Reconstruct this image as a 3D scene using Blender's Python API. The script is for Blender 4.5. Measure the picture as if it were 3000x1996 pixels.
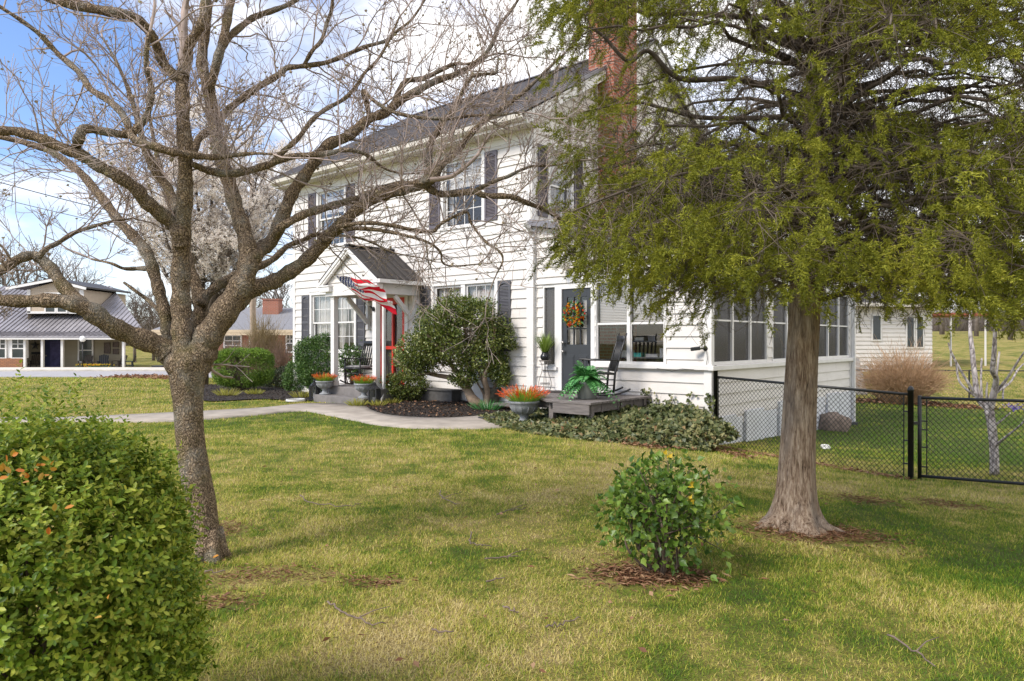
import bpy, math, random
import numpy as np
from mathutils import Vector, Matrix
random.seed(7); rng = np.random.default_rng(11)
SC = bpy.context.scene
COL = SC.collection
for o in list(bpy.data.objects): bpy.data.objects.remove(o)
R = math.radians
# ---------------------------------------------------------------- camera
F = 2100.0; CX, CY, CAMZ = 1500.0, 998.0, 1.5
cam = bpy.data.cameras.new('camera'); cam.sensor_width = 36; cam.lens = 36*F/3000
cam.clip_start = .05; cam.clip_end = 3000
camo = bpy.data.objects.new('camera', cam); COL.objects.link(camo)
camo.location = (0, 0, CAMZ); camo.rotation_euler = (R(90), 0, 0); SC.camera = camo
# ---------------------------------------------------------------- light
SUN = Vector((-.74, -.52, .80)).normalized()
sl = bpy.data.lights.new('sun', 'SUN'); sl.energy = 2.0; sl.angle = R(20); sl.color = (1, .93, .82)
so = bpy.data.objects.new('sun', sl); COL.objects.link(so)
so.rotation_euler = (-SUN).to_track_quat('-Z', 'Y').to_euler()
W = bpy.data.worlds.new('World'); SC.world = W; W.use_nodes = True
nt = W.node_tree; nt.nodes.clear(); N = nt.nodes.new; Lk = nt.links.new
wo = N('ShaderNodeOutputWorld'); bg = N('ShaderNodeBackground'); sky = N('ShaderNodeTexSky')
sky.sky_type = 'NISHITA'; sky.sun_disc = False
sky.sun_elevation = math.asin(SUN.z); sky.sun_rotation = math.atan2(SUN.x, SUN.y)
sky.air_density = 1.0; sky.dust_density = .8; sky.ozone_density = 2.0
tc = N('ShaderNodeTexCoord'); mp = N('ShaderNodeMapping'); mp.inputs['Scale'].default_value = (1.0, 1.0, 2.6)
n1 = N('ShaderNodeTexNoise'); n1.inputs['Scale'].default_value = 2.1; n1.inputs['Detail'].default_value = 9; n1.inputs['Roughness'].default_value = .58; n1.inputs['Distortion'].default_value = .3
cr = N('ShaderNodeValToRGB'); cr.color_ramp.elements[0].position = .44; cr.color_ramp.elements[1].position = .70
cr.color_ramp.interpolation = 'EASE'
Lk(tc.outputs['Generated'], mp.inputs['Vector']); mp.inputs['Location'].default_value = (.55, .1, .3)
Lk(mp.outputs[0], n1.inputs['Vector']); Lk(n1.outputs['Fac'], cr.inputs['Fac'])
# more cloud toward the right and toward the horizon
sx = N('ShaderNodeSeparateXYZ'); Lk(tc.outputs['Generated'], sx.inputs[0])
mr = N('ShaderNodeMapRange'); mr.inputs[1].default_value = -.55; mr.inputs[2].default_value = .45; mr.inputs[3].default_value = -.12; mr.inputs[4].default_value = .75
Lk(sx.outputs['X'], mr.inputs[0])
mh = N('ShaderNodeMapRange'); mh.inputs[1].default_value = .02; mh.inputs[2].default_value = .30; mh.inputs[3].default_value = .25; mh.inputs[4].default_value = .0
Lk(sx.outputs['Z'], mh.inputs[0])
a1 = N('ShaderNodeMath'); a1.operation = 'ADD'; Lk(mr.outputs[0], a1.inputs[0]); Lk(mh.outputs[0], a1.inputs[1])
a2 = N('ShaderNodeMath'); a2.operation = 'MULTIPLY_ADD'; a2.use_clamp = True; a2.inputs[1].default_value = .85
Lk(cr.outputs['Color'], a2.inputs[0]); Lk(a1.outputs[0], a2.inputs[2])
mx = N('ShaderNodeMixRGB'); Lk(a2.outputs[0], mx.inputs['Fac'])
sc_ = N('ShaderNodeMixRGB'); sc_.blend_type = 'MULTIPLY'; sc_.inputs['Fac'].default_value = 1
SKYGAIN = (.66, .72, .86, 1)
Lk(sky.outputs[0], sc_.inputs[1]); sc_.inputs[2].default_value = SKYGAIN
Lk(sc_.outputs[0], mx.inputs[1]); mx.inputs[2].default_value = (5.4, 5.3, 5.25, 1)
Lk(mx.outputs[0], bg.inputs['Color']); bg.inputs['Strength'].default_value = .14
Lk(bg.outputs[0], wo.inputs['Surface'])
SC.view_settings.view_transform = 'Standard'; SC.view_settings.look = 'None'
SC.view_settings.exposure = 1.04; SC.view_settings.gamma = 1
SC.render.film_transparent = False
SC.cycles.max_bounces = 6; SC.cycles.diffuse_bounces = 3; SC.cycles.glossy_bounces = 3
SC.cycles.transmission_bounces = 4; SC.cycles.transparent_max_bounces = 10
SC.cycles.caustics_reflective = False; SC.cycles.caustics_refractive = False
SC.cycles.use_denoising = True

# ---------------------------------------------------------------- helpers
def set_tag(o, label=None, cat=None, group=None, kind=None):
    if label: o['label'] = label
    if cat: o['category'] = cat
    if group: o['group'] = group
    if kind: o['kind'] = kind
    return o
def empty(name, loc=(0, 0, 0), rz=0, label=None, cat=None, group=None):
    o = bpy.data.objects.new(name, None); COL.objects.link(o); o.location = loc; o.rotation_euler = (0, 0, rz)
    o.empty_display_size = .1
    return set_tag(o, label, cat, group)
def link_mesh(name, me, mat, parent=None, smooth=False):
    o = bpy.data.objects.new(name, me); COL.objects.link(o)
    if mat: me.materials.append(mat)
    if parent: o.parent = parent
    if smooth: me.polygons.foreach_set('use_smooth', np.ones(len(me.polygons), dtype=bool))
    return o
def np_mesh(name, V, faces, mat, parent=None, smooth=False):
    """V (n,3); faces: list of int arrays (m,k)"""
    me = bpy.data.meshes.new(name)
    V = np.asarray(V, dtype=np.float32)
    faces = [np.asarray(f, dtype=np.int32) for f in faces if len(f)]
    nl = sum(f.size for f in faces); npol = sum(len(f) for f in faces)
    me.vertices.add(len(V)); me.vertices.foreach_set('co', V.ravel())
    me.loops.add(nl); me.polygons.add(npol)
    me.loops.foreach_set('vertex_index', np.concatenate([f.ravel() for f in faces]))
    tot = np.concatenate([np.full(len(f), f.shape[1], dtype=np.int32) for f in faces])
    st = np.concatenate([[0], np.cumsum(tot)[:-1]]).astype(np.int32)
    me.polygons.foreach_set('loop_start', st)
    me.update(calc_edges=True)
    return link_mesh(name, me, mat, parent, smooth)
class MB:
    """collects shapes for ONE mesh object"""
    def __init__(s, T=None): s.v = []; s.f = []; s.T = T; s.n = 0
    def add(s, V, Fs, T=None):
        V = np.asarray(V, float).reshape(-1, 3)
        for t in (T, s.T):
            if t is not None:
                A = np.array(t); V = V @ A[:3, :3].T + A[:3, 3]
                if np.linalg.det(A[:3, :3]) < 0: Fs = [tuple(reversed(f)) for f in Fs]
        s.v.append(V); s.f += [tuple(i + s.n for i in f) for f in Fs]; s.n += len(V); return s
    def box(s, x0, x1, y0, y1, z0, z1, T=None):
        if x0 > x1: x0, x1 = x1, x0
        if y0 > y1: y0, y1 = y1, y0
        if z0 > z1: z0, z1 = z1, z0
        return s.add([(x0, y0, z0), (x1, y0, z0), (x1, y1, z0), (x0, y1, z0), (x0, y0, z1), (x1, y0, z1), (x1, y1, z1), (x0, y1, z1)],
              [(0, 3, 2, 1), (4, 5, 6, 7), (0, 1, 5, 4), (1, 2, 6, 5), (2, 3, 7, 6), (3, 0, 4, 7)], T)
    def beam(s, p, q, w, h, up=(0, 0, 1)):
        p = Vector(p); q = Vector(q); d = (q - p); L = d.length; d.normalize(); u = Vector(up)
        x = d.cross(u); 
        if x.length < 1e-4: x = d.cross(Vector((1, 0, 0)))
        x.normalize(); z = x.cross(d)
        V = []
        for b in (p, q):
            for sx, sz in ((-1, -1), (1, -1), (1, 1), (-1, 1)): V.append(b + x*(sx*w/2) + z*(sz*h/2))
        return s.add([tuple(v) for v in V], [(3, 2, 1, 0), (4, 5, 6, 7), (0, 1, 5, 4), (1, 2, 6, 5), (2, 3, 7, 6), (3, 0, 4, 7)])
    def prism(s, poly, z0, z1):
        n = len(poly)
        a = sum(poly[i][0]*poly[(i+1) % n][1] - poly[(i+1) % n][0]*poly[i][1] for i in range(n))
        if a < 0: poly = poly[::-1]
        V = [(x, y, z0) for x, y in poly] + [(x, y, z1) for x, y in poly]
        return s.add(V, [tuple(range(n))[::-1], tuple(range(n, 2*n))] + [(i, (i+1) % n, n+(i+1) % n, n+i) for i in range(n)])
    def lathe(s, prof, c=(0, 0, 0), n=20, cap=True):
        V = []; Fs = []
        for r, z in prof:
            for k in range(n):
                a = 2*math.pi*k/n; V.append((c[0]+r*math.cos(a), c[1]+r*math.sin(a), c[2]+z))
        for j in range(len(prof)-1):
            for k in range(n):
                k2 = (k+1) % n; Fs.append((j*n+k, j*n+k2, (j+1)*n+k2, (j+1)*n+k))
        if cap: Fs.append(tuple(range(n))[::-1]); Fs.append(tuple((len(prof)-1)*n+k for k in range(n)))
        return s.add(V, Fs)
    def tube(s, P, r, n=6, cap=True, tip=False):
        P = np.asarray(P, float); m = len(P)
        r = np.full(m, r) if np.isscalar(r) else np.asarray(r, float)
        T = np.gradient(P, axis=0); T /= np.linalg.norm(T, axis=1)[:, None] + 1e-9
        ref = np.array((0, 0, 1.)) if abs(T[0, 2]) < .85 else np.array((1., 0, 0))
        U = np.cross(T, ref); U /= np.linalg.norm(U, axis=1)[:, None] + 1e-9
        B = np.cross(T, U)
        a = np.arange(n)*2*math.pi/n
        V = P[:, None] + r[:, None, None]*(np.cos(a)[None, :, None]*U[:, None] + np.sin(a)[None, :, None]*B[:, None])
        Fs = []
        for j in range(m-1):
            o0 = j*n; o1 = o0+n
            for k in range(n): k2 = (k+1) % n; Fs.append((o0+k, o0+k2, o1+k2, o1+k))
        if cap: Fs.append(tuple(range(n))[::-1]); Fs.append(tuple(range((m-1)*n, m*n)))
        return s.add(V.reshape(-1, 3), Fs)
    def build(s, name, mat, parent=None, smooth=False, label=None):
        me = bpy.data.meshes.new(name)
        me.from_pydata(np.concatenate(s.v).tolist(), [], s.f); me.update()
        o = link_mesh(name, me, mat, parent, smooth)
        if label: o['label'] = label
        return o
def ico(c, r, sub=1):
    import bmesh
    bm = bmesh.new(); bmesh.ops.create_icosphere(bm, subdivisions=sub, radius=1)
    V = np.array([v.co for v in bm.verts]); Fs = [tuple(v.index for v in f.verts) for f in bm.faces]; bm.free()
    return V*np.asarray(r) + np.asarray(c), Fs
def bevel(o, w=.01, seg=2):
    m = o.modifiers.new('bevel', 'BEVEL'); m.width = w; m.segments = seg; m.limit_method = 'ANGLE'; return o
def copy_tree(o, parent=None):
    c = o.copy(); COL.objects.link(c)
    if parent: c.parent = parent
    for ch in list(o.children): copy_tree(ch, c)
    return c
def catmull(P, k=6):
    P = np.asarray(P, float)
    Q = np.vstack([2*P[0]-P[1], P, 2*P[-1]-P[-2]]); out = []
    for i in range(1, len(Q)-2):
        p0, p1, p2, p3 = Q[i-1:i+3]
        for t in np.linspace(0, 1, k, endpoint=False):
            out.append(.5*((2*p1) + (-p0+p2)*t + (2*p0-5*p1+4*p2-p3)*t*t + (-p0+3*p1-3*p2+p3)*t**3))
    out.append(P[-1]); return np.array(out)
def px(x, y, d): return np.array(((x-CX)/F*d, d, CAMZ-(y-CY)/F*d))
def unit(v): return v/(np.linalg.norm(v, axis=-1, keepdims=True)+1e-9)
def rots(D, Nn):
    """rotation matrices whose columns are (D, side, normal)"""
    D = unit(D); S = unit(np.cross(Nn, D)); Nn = np.cross(D, S)
    return np.stack([D, S, Nn], axis=-1)
def scatter(templates, P, Rm, S):
    """instances templates (V,[faces]) -> V, faces"""
    P = np.asarray(P); n = len(P); pick = rng.integers(0, len(templates), n); Vs = []; Fd = {}; off = 0
    S = np.asarray(S); S = S[:, None] if S.ndim == 1 else S
    for t, (tv, tf) in enumerate(templates):
        idx = np.where(pick == t)[0]
        if not len(idx): continue
        tv = np.asarray(tv, float); loc = tv[None]*S[idx][:, None, :]
        V = np.einsum('nij,nkj->nki', Rm[idx], loc) + P[idx][:, None]
        Vs.append(V.reshape(-1, 3)); k = len(tv)
        base = off + np.arange(len(idx))*k
        for f in tf:
            f = np.asarray(f); Fd.setdefault(f.shape[1], []).append((base[:, None, None] + f[None]).reshape(-1, f.shape[1]))
        off += len(idx)*k
    return np.concatenate(Vs), [np.concatenate(a) for a in Fd.values()]
def rand_dir(n):
    return unit(rng.normal(size=(n, 3)))
# leaf templates: length along x, width along y, normal z
LEAF = (np.array([(0, 0, 0), (.45, -.5, .06), (.5, 0, -.06), (.45, .5, .06), (1, 0, -.05)]), [np.array([(0, 1, 2), (0, 2, 3), (1, 4, 2), (2, 4, 3)])])
BLADE = (np.array([(0, -.5, 0), (0, .5, 0), (.5, .4, .0), (.5, -.4, .0), (1, 0, -.14)]), [np.array([(0, 1, 2, 3)]), np.array([(3, 2, 4)])])
OVAL = (np.array([(0, 0, 0), (.28, -.40, .05), (.68, -.46, .04), (1, 0, -.05), (.68, .46, .04), (.28, .40, .05), (.5, 0, -.05)]), [np.array([(0, 1, 6), (1, 2, 6), (2, 3, 6), (3, 4, 6), (4, 5, 6), (5, 0, 6)])])
TRI = (np.array([(0, -.5, 0), (0, .5, 0), (1, 0, 0)]), [np.array([(0, 1, 2)])])
def multi(items):
    """join (V,faces) of transformed templates into one template"""
    Vs = []; Fd = {}; off = 0
    for V, Fs in items:
        Vs.append(V)
        for f in Fs: f = np.asarray(f); Fd.setdefault(f.shape[1], []).append(f+off)
        off += len(V)
    return np.concatenate(Vs), [np.concatenate(a) for a in Fd.values()]
def xf(t, p, D, Nn, s):
    r = rots(np.array([D], float), np.array([Nn], float))[0]
    return (np.asarray(t[0])*np.asarray(s)) @ r.T + np.asarray(p), t[1]

# ---------------------------------------------------------------- materials
def newmat(name):
    m = bpy.data.materials.new(name); m.use_nodes = True; m.node_tree.nodes.clear(); return m, m.node_tree
def ramp(nt, fac, cols, pos=None):
    c = nt.nodes.new('ShaderNodeValToRGB'); e = c.color_ramp.elements
    pos = pos or [i/(len(cols)-1) for i in range(len(cols))]
    while len(e) < len(cols): e.new(.5)
    for i, (p, col) in enumerate(zip(pos, cols)): e[i].position = p; e[i].color = (*col, 1)
    nt.links.new(fac, c.inputs['Fac']); return c.outputs['Color']
def noise(nt, vec, scale, detail=4, rough=.55, dist=0):
    n = nt.nodes.new('ShaderNodeTexNoise'); n.inputs['Scale'].default_value = scale; n.inputs['Detail'].default_value = detail
    n.inputs['Roughness'].default_value = rough; n.inputs['Distortion'].default_value = dist
    if vec is not None: nt.links.new(vec, n.inputs['Vector'])
    return n.outputs['Fac']
def mixc(nt, fac, a, b, mode='MIX'):
    m = nt.nodes.new('ShaderNodeMixRGB'); m.blend_type = mode
    for s, v in ((m.inputs['Fac'], fac), (m.inputs[1], a), (m.inputs[2], b)):
        if isinstance(v, (int, float)): s.default_value = v
        elif isinstance(v, tuple): s.default_value = (*v, 1)
        else: nt.links.new(v, s)
    return m.outputs[0]
def mathn(nt, op, a, b=None, clamp=False):
    m = nt.nodes.new('ShaderNodeMath'); m.operation = op; m.use_clamp = clamp
    for s, v in zip(m.inputs, (a, b)):
        if v is None: continue
        if isinstance(v, (int, float)): s.default_value = v
        else: nt.links.new(v, s)
    return m.outputs[0]
def objvec(nt, scale=(1, 1, 1)):
    t = nt.nodes.new('ShaderNodeTexCoord')
    if scale == (1, 1, 1): return t.outputs['Object']
    m = nt.nodes.new('ShaderNodeMapping'); m.inputs['Scale'].default_value = scale
    nt.links.new(t.outputs['Object'], m.inputs['Vector']); return m.outputs[0]
def posvec(nt): return nt.nodes.new('ShaderNodeNewGeometry').outputs['Position']
def finish(nt, col, rough=.6, metal=0, bumpf=None, bump=0, bdist=.01, trans=None, spec=.5):
    p = nt.nodes.new('ShaderNodeBsdfPrincipled'); o = nt.nodes.new('ShaderNodeOutputMaterial')
    if isinstance(col, tuple): p.inputs['Base Color'].default_value = (*col, 1)
    else: nt.links.new(col, p.inputs['Base Color'])
    if isinstance(rough, (int, float)): p.inputs['Roughness'].default_value = rough
    else: nt.links.new(rough, p.inputs['Roughness'])
    p.inputs['Metallic'].default_value = metal; p.inputs['Specular IOR Level'].default_value = spec
    if bumpf is not None:
        b = nt.nodes.new('ShaderNodeBump'); b.inputs['Strength'].default_value = bump; b.inputs['Distance'].default_value = bdist
        nt.links.new(bumpf, b.inputs['Height']); nt.links.new(b.outputs[0], p.inputs['Normal'])
    out = p.outputs[0]
    if trans:
        t = nt.nodes.new('ShaderNodeBsdfTranslucent'); mix = nt.nodes.new('ShaderNodeMixShader'); mix.inputs[0].default_value = trans
        if isinstance(col, tuple): t.inputs[0].default_value = (*col, 1)
        else: nt.links.new(col, t.inputs[0])
        nt.links.new(out, mix.inputs[1]); nt.links.new(t.outputs[0], mix.inputs[2]); out = mix.outputs[0]
    nt.links.new(out, o.inputs['Surface'])
def plain(name, c, rough=.5, var=.12, scale=6, bump=0, bscale=80, metal=0, stretch=(1, 1, 1), spec=.5, bdist=.004):
    m, nt = newmat(name); v = objvec(nt, stretch)
    n = noise(nt, v, scale, 6, .6)
    col = ramp(nt, n, [tuple(x*(1-var) for x in c), tuple(min(1, x*(1+var)) for x in c)], [.3, .7])
    bf = noise(nt, v, bscale, 4) if bump else None
    finish(nt, col, rough, metal, bf, bump, bdist, spec=spec); return m
def leafmat(name, cols, pos=None, rough=.45, trans=.25, nscale=2.5, amt=.5, spec=.4):
    m, nt = newmat(name); g = nt.nodes.new('ShaderNodeNewGeometry')
    n = noise(nt, g.outputs['Position'], nscale, 3)
    n2 = mathn(nt, 'MULTIPLY_ADD', n, 1.8); nt.nodes[-1].inputs[2].default_value = -.4
    f = mathn(nt, 'ADD', mathn(nt, 'MULTIPLY', g.outputs['Random Per Island'], 1-amt), mathn(nt, 'MULTIPLY', n2, amt), True)
    finish(nt, ramp(nt, f, cols, pos), rough, trans=trans, spec=spec); return m
# ---------------------------------------------------------------- terrain
HO = np.array((.40, 14.9)); HX = np.array((.7526, -.6585)); HY = np.array((.6584, .7527)); HANG = math.atan2(-.6585, .7526)
def H(x, y, z=None):
    p = HO + HX*x + HY*y
    return (p[0], p[1]) if z is None else (p[0], p[1], z)
CP = [(-4, 0, 0), (0, 0, 0), (4, 0, -.02), (-4, 5, 0), (0, 5, 0), (2.44, 6.0, -.07), (4.2, 4, -.13), (6.5, 6, -.33), (-9, 8, 0), (9, 3, -.35),
      (5.47, 9.85, -.41), (3.5, 12.2, -.30), (8.5, 17.8, -.62), (8.5, 11, -.52), (2.0, 10.8, -.06), (0, 9.5, 0), (1.2, 12.2, .0),
      (.2, 13.3, .03), (-3.5, 15.5, .03), (-5, 17.2, .03), (-8, 13, 0), (-13, 12, 0), (-6.5, 20.5, .02), (0, 15.5, .1),
      (-9, 25, -.05), (-20, 27, -.05), (-16, 33, -.2), (-30, 45, -.4), (-10, 46, -.42), (0, 46, -.4), (-60, 45, -.4), (0, 80, .3), (-60, 90, .3),
      (14, 22, -.66), (14, 26, -.62), (20, 26, -.68), (18, 32, .02), (24, 36, .25), (30, 60, 1.3), (50, 60, 1.5), (40, 90, 2.6), (16, 14, -.75), (24, 20, -.8)]
CP = np.array(CP, float)
def _U(r2): return np.where(r2 > 1e-9, r2*np.log(np.maximum(r2, 1e-9)), 0)
def _tps():
    n = len(CP); A = np.zeros((n+3, n+3)); d = CP[:, None, :2]-CP[None, :, :2]
    A[:n, :n] = _U((d**2).sum(-1)) + np.eye(n)*.3
    A[:n, n] = 1; A[:n, n+1:] = CP[:, :2]; A[n:, :n] = A[:n, n:].T
    b = np.zeros(n+3); b[:n] = CP[:, 2]; return np.linalg.solve(A, b)
TW = _tps()
def gz(x, y):
    x = np.asarray(x, float); y = np.asarray(y, float); sh = x.shape
    P = np.stack([x.ravel(), y.ravel()], 1); n = len(CP); out = np.empty(len(P))
    for i in range(0, len(P), 20000):
        Q = P[i:i+20000]; d = ((Q[:, None]-CP[None, :, :2])**2).sum(-1)
        out[i:i+20000] = _U(d) @ TW[:n] + TW[n] + Q @ TW[n+1:]
    r = np.hypot(P[:, 0], P[:, 1]-20)
    k = np.clip((r-70)/60, 0, 1)
    out = out*(1-k) + k*np.clip(out, -1, 2.2)
    return out.reshape(sh) if sh else float(out[0])
def pg(x, y):
    """ground point seen at photograph pixel x,y"""
    z = 0.
    for _ in range(25):
        d = (CAMZ-z)*F/(y-CY); X = (x-CX)/F*d; z = .5*z + .5*gz(X, d)
    return np.array((X, d, gz(X, d)))
# ground colour shared by soil sheet and grass blades
def lawn_nodes(nt, blade):
    P = posvec(nt)
    big = noise(nt, P, .55, 4, .6, .4); mid = noise(nt, P, 2.3, 4, .6); fine = noise(nt, P, 7.5, 4, .65)
    s = mathn(nt, 'ADD', mathn(nt, 'MULTIPLY', big, .46), mathn(nt, 'MULTIPLY', mid, .62))
    s = mathn(nt, 'ADD', s, mathn(nt, 'MULTIPLY', mathn(nt, 'SUBTRACT', fine, .5), .26))
    # worn straw patches and lush green patches where the photograph has them
    sep = nt.nodes.new('ShaderNodeSeparateXYZ'); nt.links.new(P, sep.inputs[0])
    def spot(cx, cy, r, amt):
        c = nt.nodes.new('ShaderNodeCombineXYZ'); c.inputs[0].default_value = cx; c.inputs[1].default_value = cy
        nt.links.new(sep.outputs[2], c.inputs[2])
        d = nt.nodes.new('ShaderNodeVectorMath'); d.operation = 'DISTANCE'; nt.links.new(P, d.inputs[0]); nt.links.new(c.outputs[0], d.inputs[1])
        m = nt.nodes.new('ShaderNodeMapRange'); m.inputs[1].default_value = 0; m.inputs[2].default_value = r; m.inputs[3].default_value = amt; m.inputs[4].default_value = 0
        m.interpolation_type = 'SMOOTHSTEP'
        nt.links.new(d.outputs['Value'], m.inputs[0]); return m.outputs[0]
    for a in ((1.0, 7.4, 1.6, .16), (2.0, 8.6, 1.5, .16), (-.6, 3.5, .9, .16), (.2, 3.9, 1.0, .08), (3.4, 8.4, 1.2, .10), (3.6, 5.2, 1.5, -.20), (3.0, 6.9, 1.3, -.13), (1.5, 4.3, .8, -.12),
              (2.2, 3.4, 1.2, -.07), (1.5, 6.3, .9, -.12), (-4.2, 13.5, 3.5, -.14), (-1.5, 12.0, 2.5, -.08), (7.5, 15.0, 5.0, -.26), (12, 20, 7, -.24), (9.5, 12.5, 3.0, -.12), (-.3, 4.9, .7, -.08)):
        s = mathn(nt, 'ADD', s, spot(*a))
    if blade:
        g = nt.nodes.new('ShaderNodeNewGeometry')
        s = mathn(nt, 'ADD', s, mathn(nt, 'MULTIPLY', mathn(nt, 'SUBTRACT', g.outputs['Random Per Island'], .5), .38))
    return s
def lawn_mats():
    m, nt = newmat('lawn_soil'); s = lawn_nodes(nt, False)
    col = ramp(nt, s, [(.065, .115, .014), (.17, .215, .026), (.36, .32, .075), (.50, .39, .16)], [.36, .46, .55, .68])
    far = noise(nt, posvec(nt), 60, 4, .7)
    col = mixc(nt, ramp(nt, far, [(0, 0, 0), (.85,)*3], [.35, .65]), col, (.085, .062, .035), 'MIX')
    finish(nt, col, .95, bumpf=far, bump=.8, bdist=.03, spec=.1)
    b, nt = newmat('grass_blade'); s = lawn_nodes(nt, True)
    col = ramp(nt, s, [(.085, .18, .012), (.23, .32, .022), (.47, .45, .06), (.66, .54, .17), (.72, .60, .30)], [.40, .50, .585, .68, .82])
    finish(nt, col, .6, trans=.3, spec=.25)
    return m, b
M_SOIL, M_BLADE = lawn_mats()
def axis(lo, hi, core0, core1, step, grow=1.16):
    a = list(np.arange(core0, core1+1e-6, step)); s = step; x = core0
    while x > lo: s *= grow; x -= s; a.insert(0, max(x, lo))
    s = step; x = core1
    while x < hi: s *= grow; x += s; a.append(min(x, hi))
    return np.array(a)
ax_ = axis(-900, 900, -12, 14, .4); ay_ = axis(-120, 1500, 0, 32, .4)
GX, GY = np.meshgrid(ax_, ay_); GZ = gz(GX, GY)
r_ = np.clip((9-np.hypot(GX, GY-5))/9, 0, 1)
nx, ny = len(ax_), len(ay_); ii = np.arange(nx*ny).reshape(ny, nx)
q = np.stack([ii[:-1, :-1], ii[:-1, 1:], ii[1:, 1:], ii[1:, :-1]], -1).reshape(-1, 4)
set_tag(np_mesh('ground', np.stack([GX, GY, GZ], -1).reshape(-1, 3), [q], M_SOIL, smooth=True), 'gently sloping lawn ground around the white house', 'ground', kind='structure')
def ribbon(name, left, right, mat, lift, label, cat, k=8, sub=3, kind='structure', thick=.0):
    L = catmull(np.array(left), k); Rr = catmull(np.array(right), k)
    rows = [L*(1-t)+Rr*t for t in np.linspace(0, 1, sub+1)]
    P = np.stack(rows, 1)[:, :, :2]; Z = gz(P[..., 0], P[..., 1]) + lift
    V = np.concatenate([P, Z[..., None]], -1); m, n = V.shape[:2]
    i = np.arange(m*n).reshape(m, n); fs = np.stack([i[:-1, :-1], i[:-1, 1:], i[1:, 1:], i[1:, :-1]], -1).reshape(-1, 4)
    V = V.reshape(-1, 3)
    if thick:
        bt = V.copy(); bt[:, 2] -= thick; off = len(V); ring = list(i[:, 0]) + list(i[-1, 1:]) + list(i[::-1, -1][1:]) + list(i[0, ::-1][1:-1])
        side = np.array([(ring[a], ring[(a+1) % len(ring)], ring[(a+1) % len(ring)]+off, ring[a]+off) for a in range(len(ring))])
        V = np.vstack([V, bt]); fs = np.vstack([fs, side])
    return set_tag(np_mesh(name, V, [fs], mat, smooth=False), label, cat, kind=kind)
M_CONC = plain('concrete', (.34, .295, .245), .85, .22, 3, .25, 90)
M_CONC2 = plain('light_concrete', (.60, .55, .48), .85, .15, 2, .2, 60)
M_ASPH = plain('road_asphalt', (.34, .33, .34), .9, .12, 3, .3, 60)
M_MULCH = plain('dark_mulch', (.030, .022, .017), .95, .6, 25, .9, 60, bdist=.03)
M_CHIP = leafmat('mulch_chip', [(.012, .009, .007), (.035, .024, .018), (.07, .05, .035), (.16, .10, .06)], [0, .5, .88, 1], .9, 0, 3, .2)
M_DRY = leafmat('dry_leaf', [(.10, .045, .025), (.22, .10, .05), (.30, .17, .09), (.42, .27, .16)], None, .8, .15, 3, .2)
# path in plan: far edge / near edge picked from the photograph and laid on the ground
far_e = [pg(-300, 1228), pg(60, 1226), pg(215, 1224), pg(500, 1211), pg(760, 1197), pg(905, 1184), pg(1062, 1189), pg(1090, 1204), pg(1150, 1219), pg(1280, 1227), pg(1400, 1221), pg(1500, 1209)]
near_e = [pg(-300, 1243), pg(60, 1241), pg(215, 1237), pg(500, 1237), pg(740, 1219), pg(880, 1206), pg(960, 1218), pg(1070, 1241), pg(1150, 1252), pg(1230, 1257), pg(1400, 1258), pg(1520, 1252)]
ribbon('garden_path', far_e, near_e, M_CONC, .022, 'curving pale concrete walk to the front steps', 'path', thick=.08)
PATH_POLY = np.vstack([catmull(np.array(far_e), 6), catmull(np.array(near_e), 6)[::-1]])[:, :2]
# mulch beds
bedR_near = [pg(1068, 1187), pg(1090, 1204), pg(1150, 1219), pg(1280, 1227), pg(1400, 1221), pg(1500, 1207)]
bedR_far = [H(-3.15, -.03), H(-2.9, -.03), H(-2.2, -.03), H(-1.3, -.03), H(-.3, -.03), H(.35, -.03)]
bedR_far = [np.array((*p, 0)) for p in bedR_far]
bedL_near = [pg(585, 1176), pg(640, 1178), pg(760, 1172), pg(860, 1176), pg(925, 1177)]
bedL_far = [pg(590, 1131), pg(640, 1128), pg(760, 1125), np.array((*H(-8.9, -.03), 0)), np.array((*H(-5.6, -.1), 0))]
def bed(name, near, far, label, nchip):
    o = ribbon(name, far, near, M_MULCH, .03, label, 'mulch', kind='stuff')
    return np.vstack([catmull(np.array(far), 6), catmull(np.array(near), 6)[::-1]])[:, :2]
BEDR = bed('mulch_bed', bedR_near, bedR_far, 'dark bark mulch under the big shrub by the red door', 0)
BEDL = bed('mulch_bed', bedL_near, bedL_far, 'dark bark mulch around the clipped hedge', 0)
def inpoly(x, y, poly):
    c = np.zeros(len(x), bool); j = len(poly)-1
    for i in range(len(poly)):
        xi, yi = poly[i]; xj, yj = poly[j]
        t = ((yi > y) != (yj > y)) & (x < (xj-xi)*(y-yi)/(yj-yi+1e-12)+xi); c ^= t; j = i
    return c
def sample_poly(poly, n):
    lo = poly.min(0); hi = poly.max(0); out = np.zeros((0, 2))
    while len(out) < n:
        p = rng.uniform(lo, hi, (n*2, 2)); out = np.vstack([out, p[inpoly(p[:, 0], p[:, 1], poly)]])
    return out[:n]
def strew(name, P2, L, Wd, mat, label, cat, lift=.035, tilt=.5, tmpl=LEAF, kind='stuff'):
    n = len(P2); a = rng.uniform(0, 2*math.pi, n); D = np.stack([np.cos(a), np.sin(a), rng.normal(0, tilt*.5, n)], 1)
    Nn = np.stack([rng.normal(0, tilt, n), rng.normal(0, tilt, n), np.ones(n)], 1)
    P = np.column_stack([P2, gz(P2[:, 0], P2[:, 1]) + lift + np.abs(rng.normal(0, .008, n))])
    s = rng.uniform(.6, 1.3, n); S = np.stack([s*L, s*Wd, s*L], 1)
    V, fs = scatter([tmpl], P, rots(D, Nn), S)
    return set_tag(np_mesh(name, V, fs, mat), label, cat, kind=kind)
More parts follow.
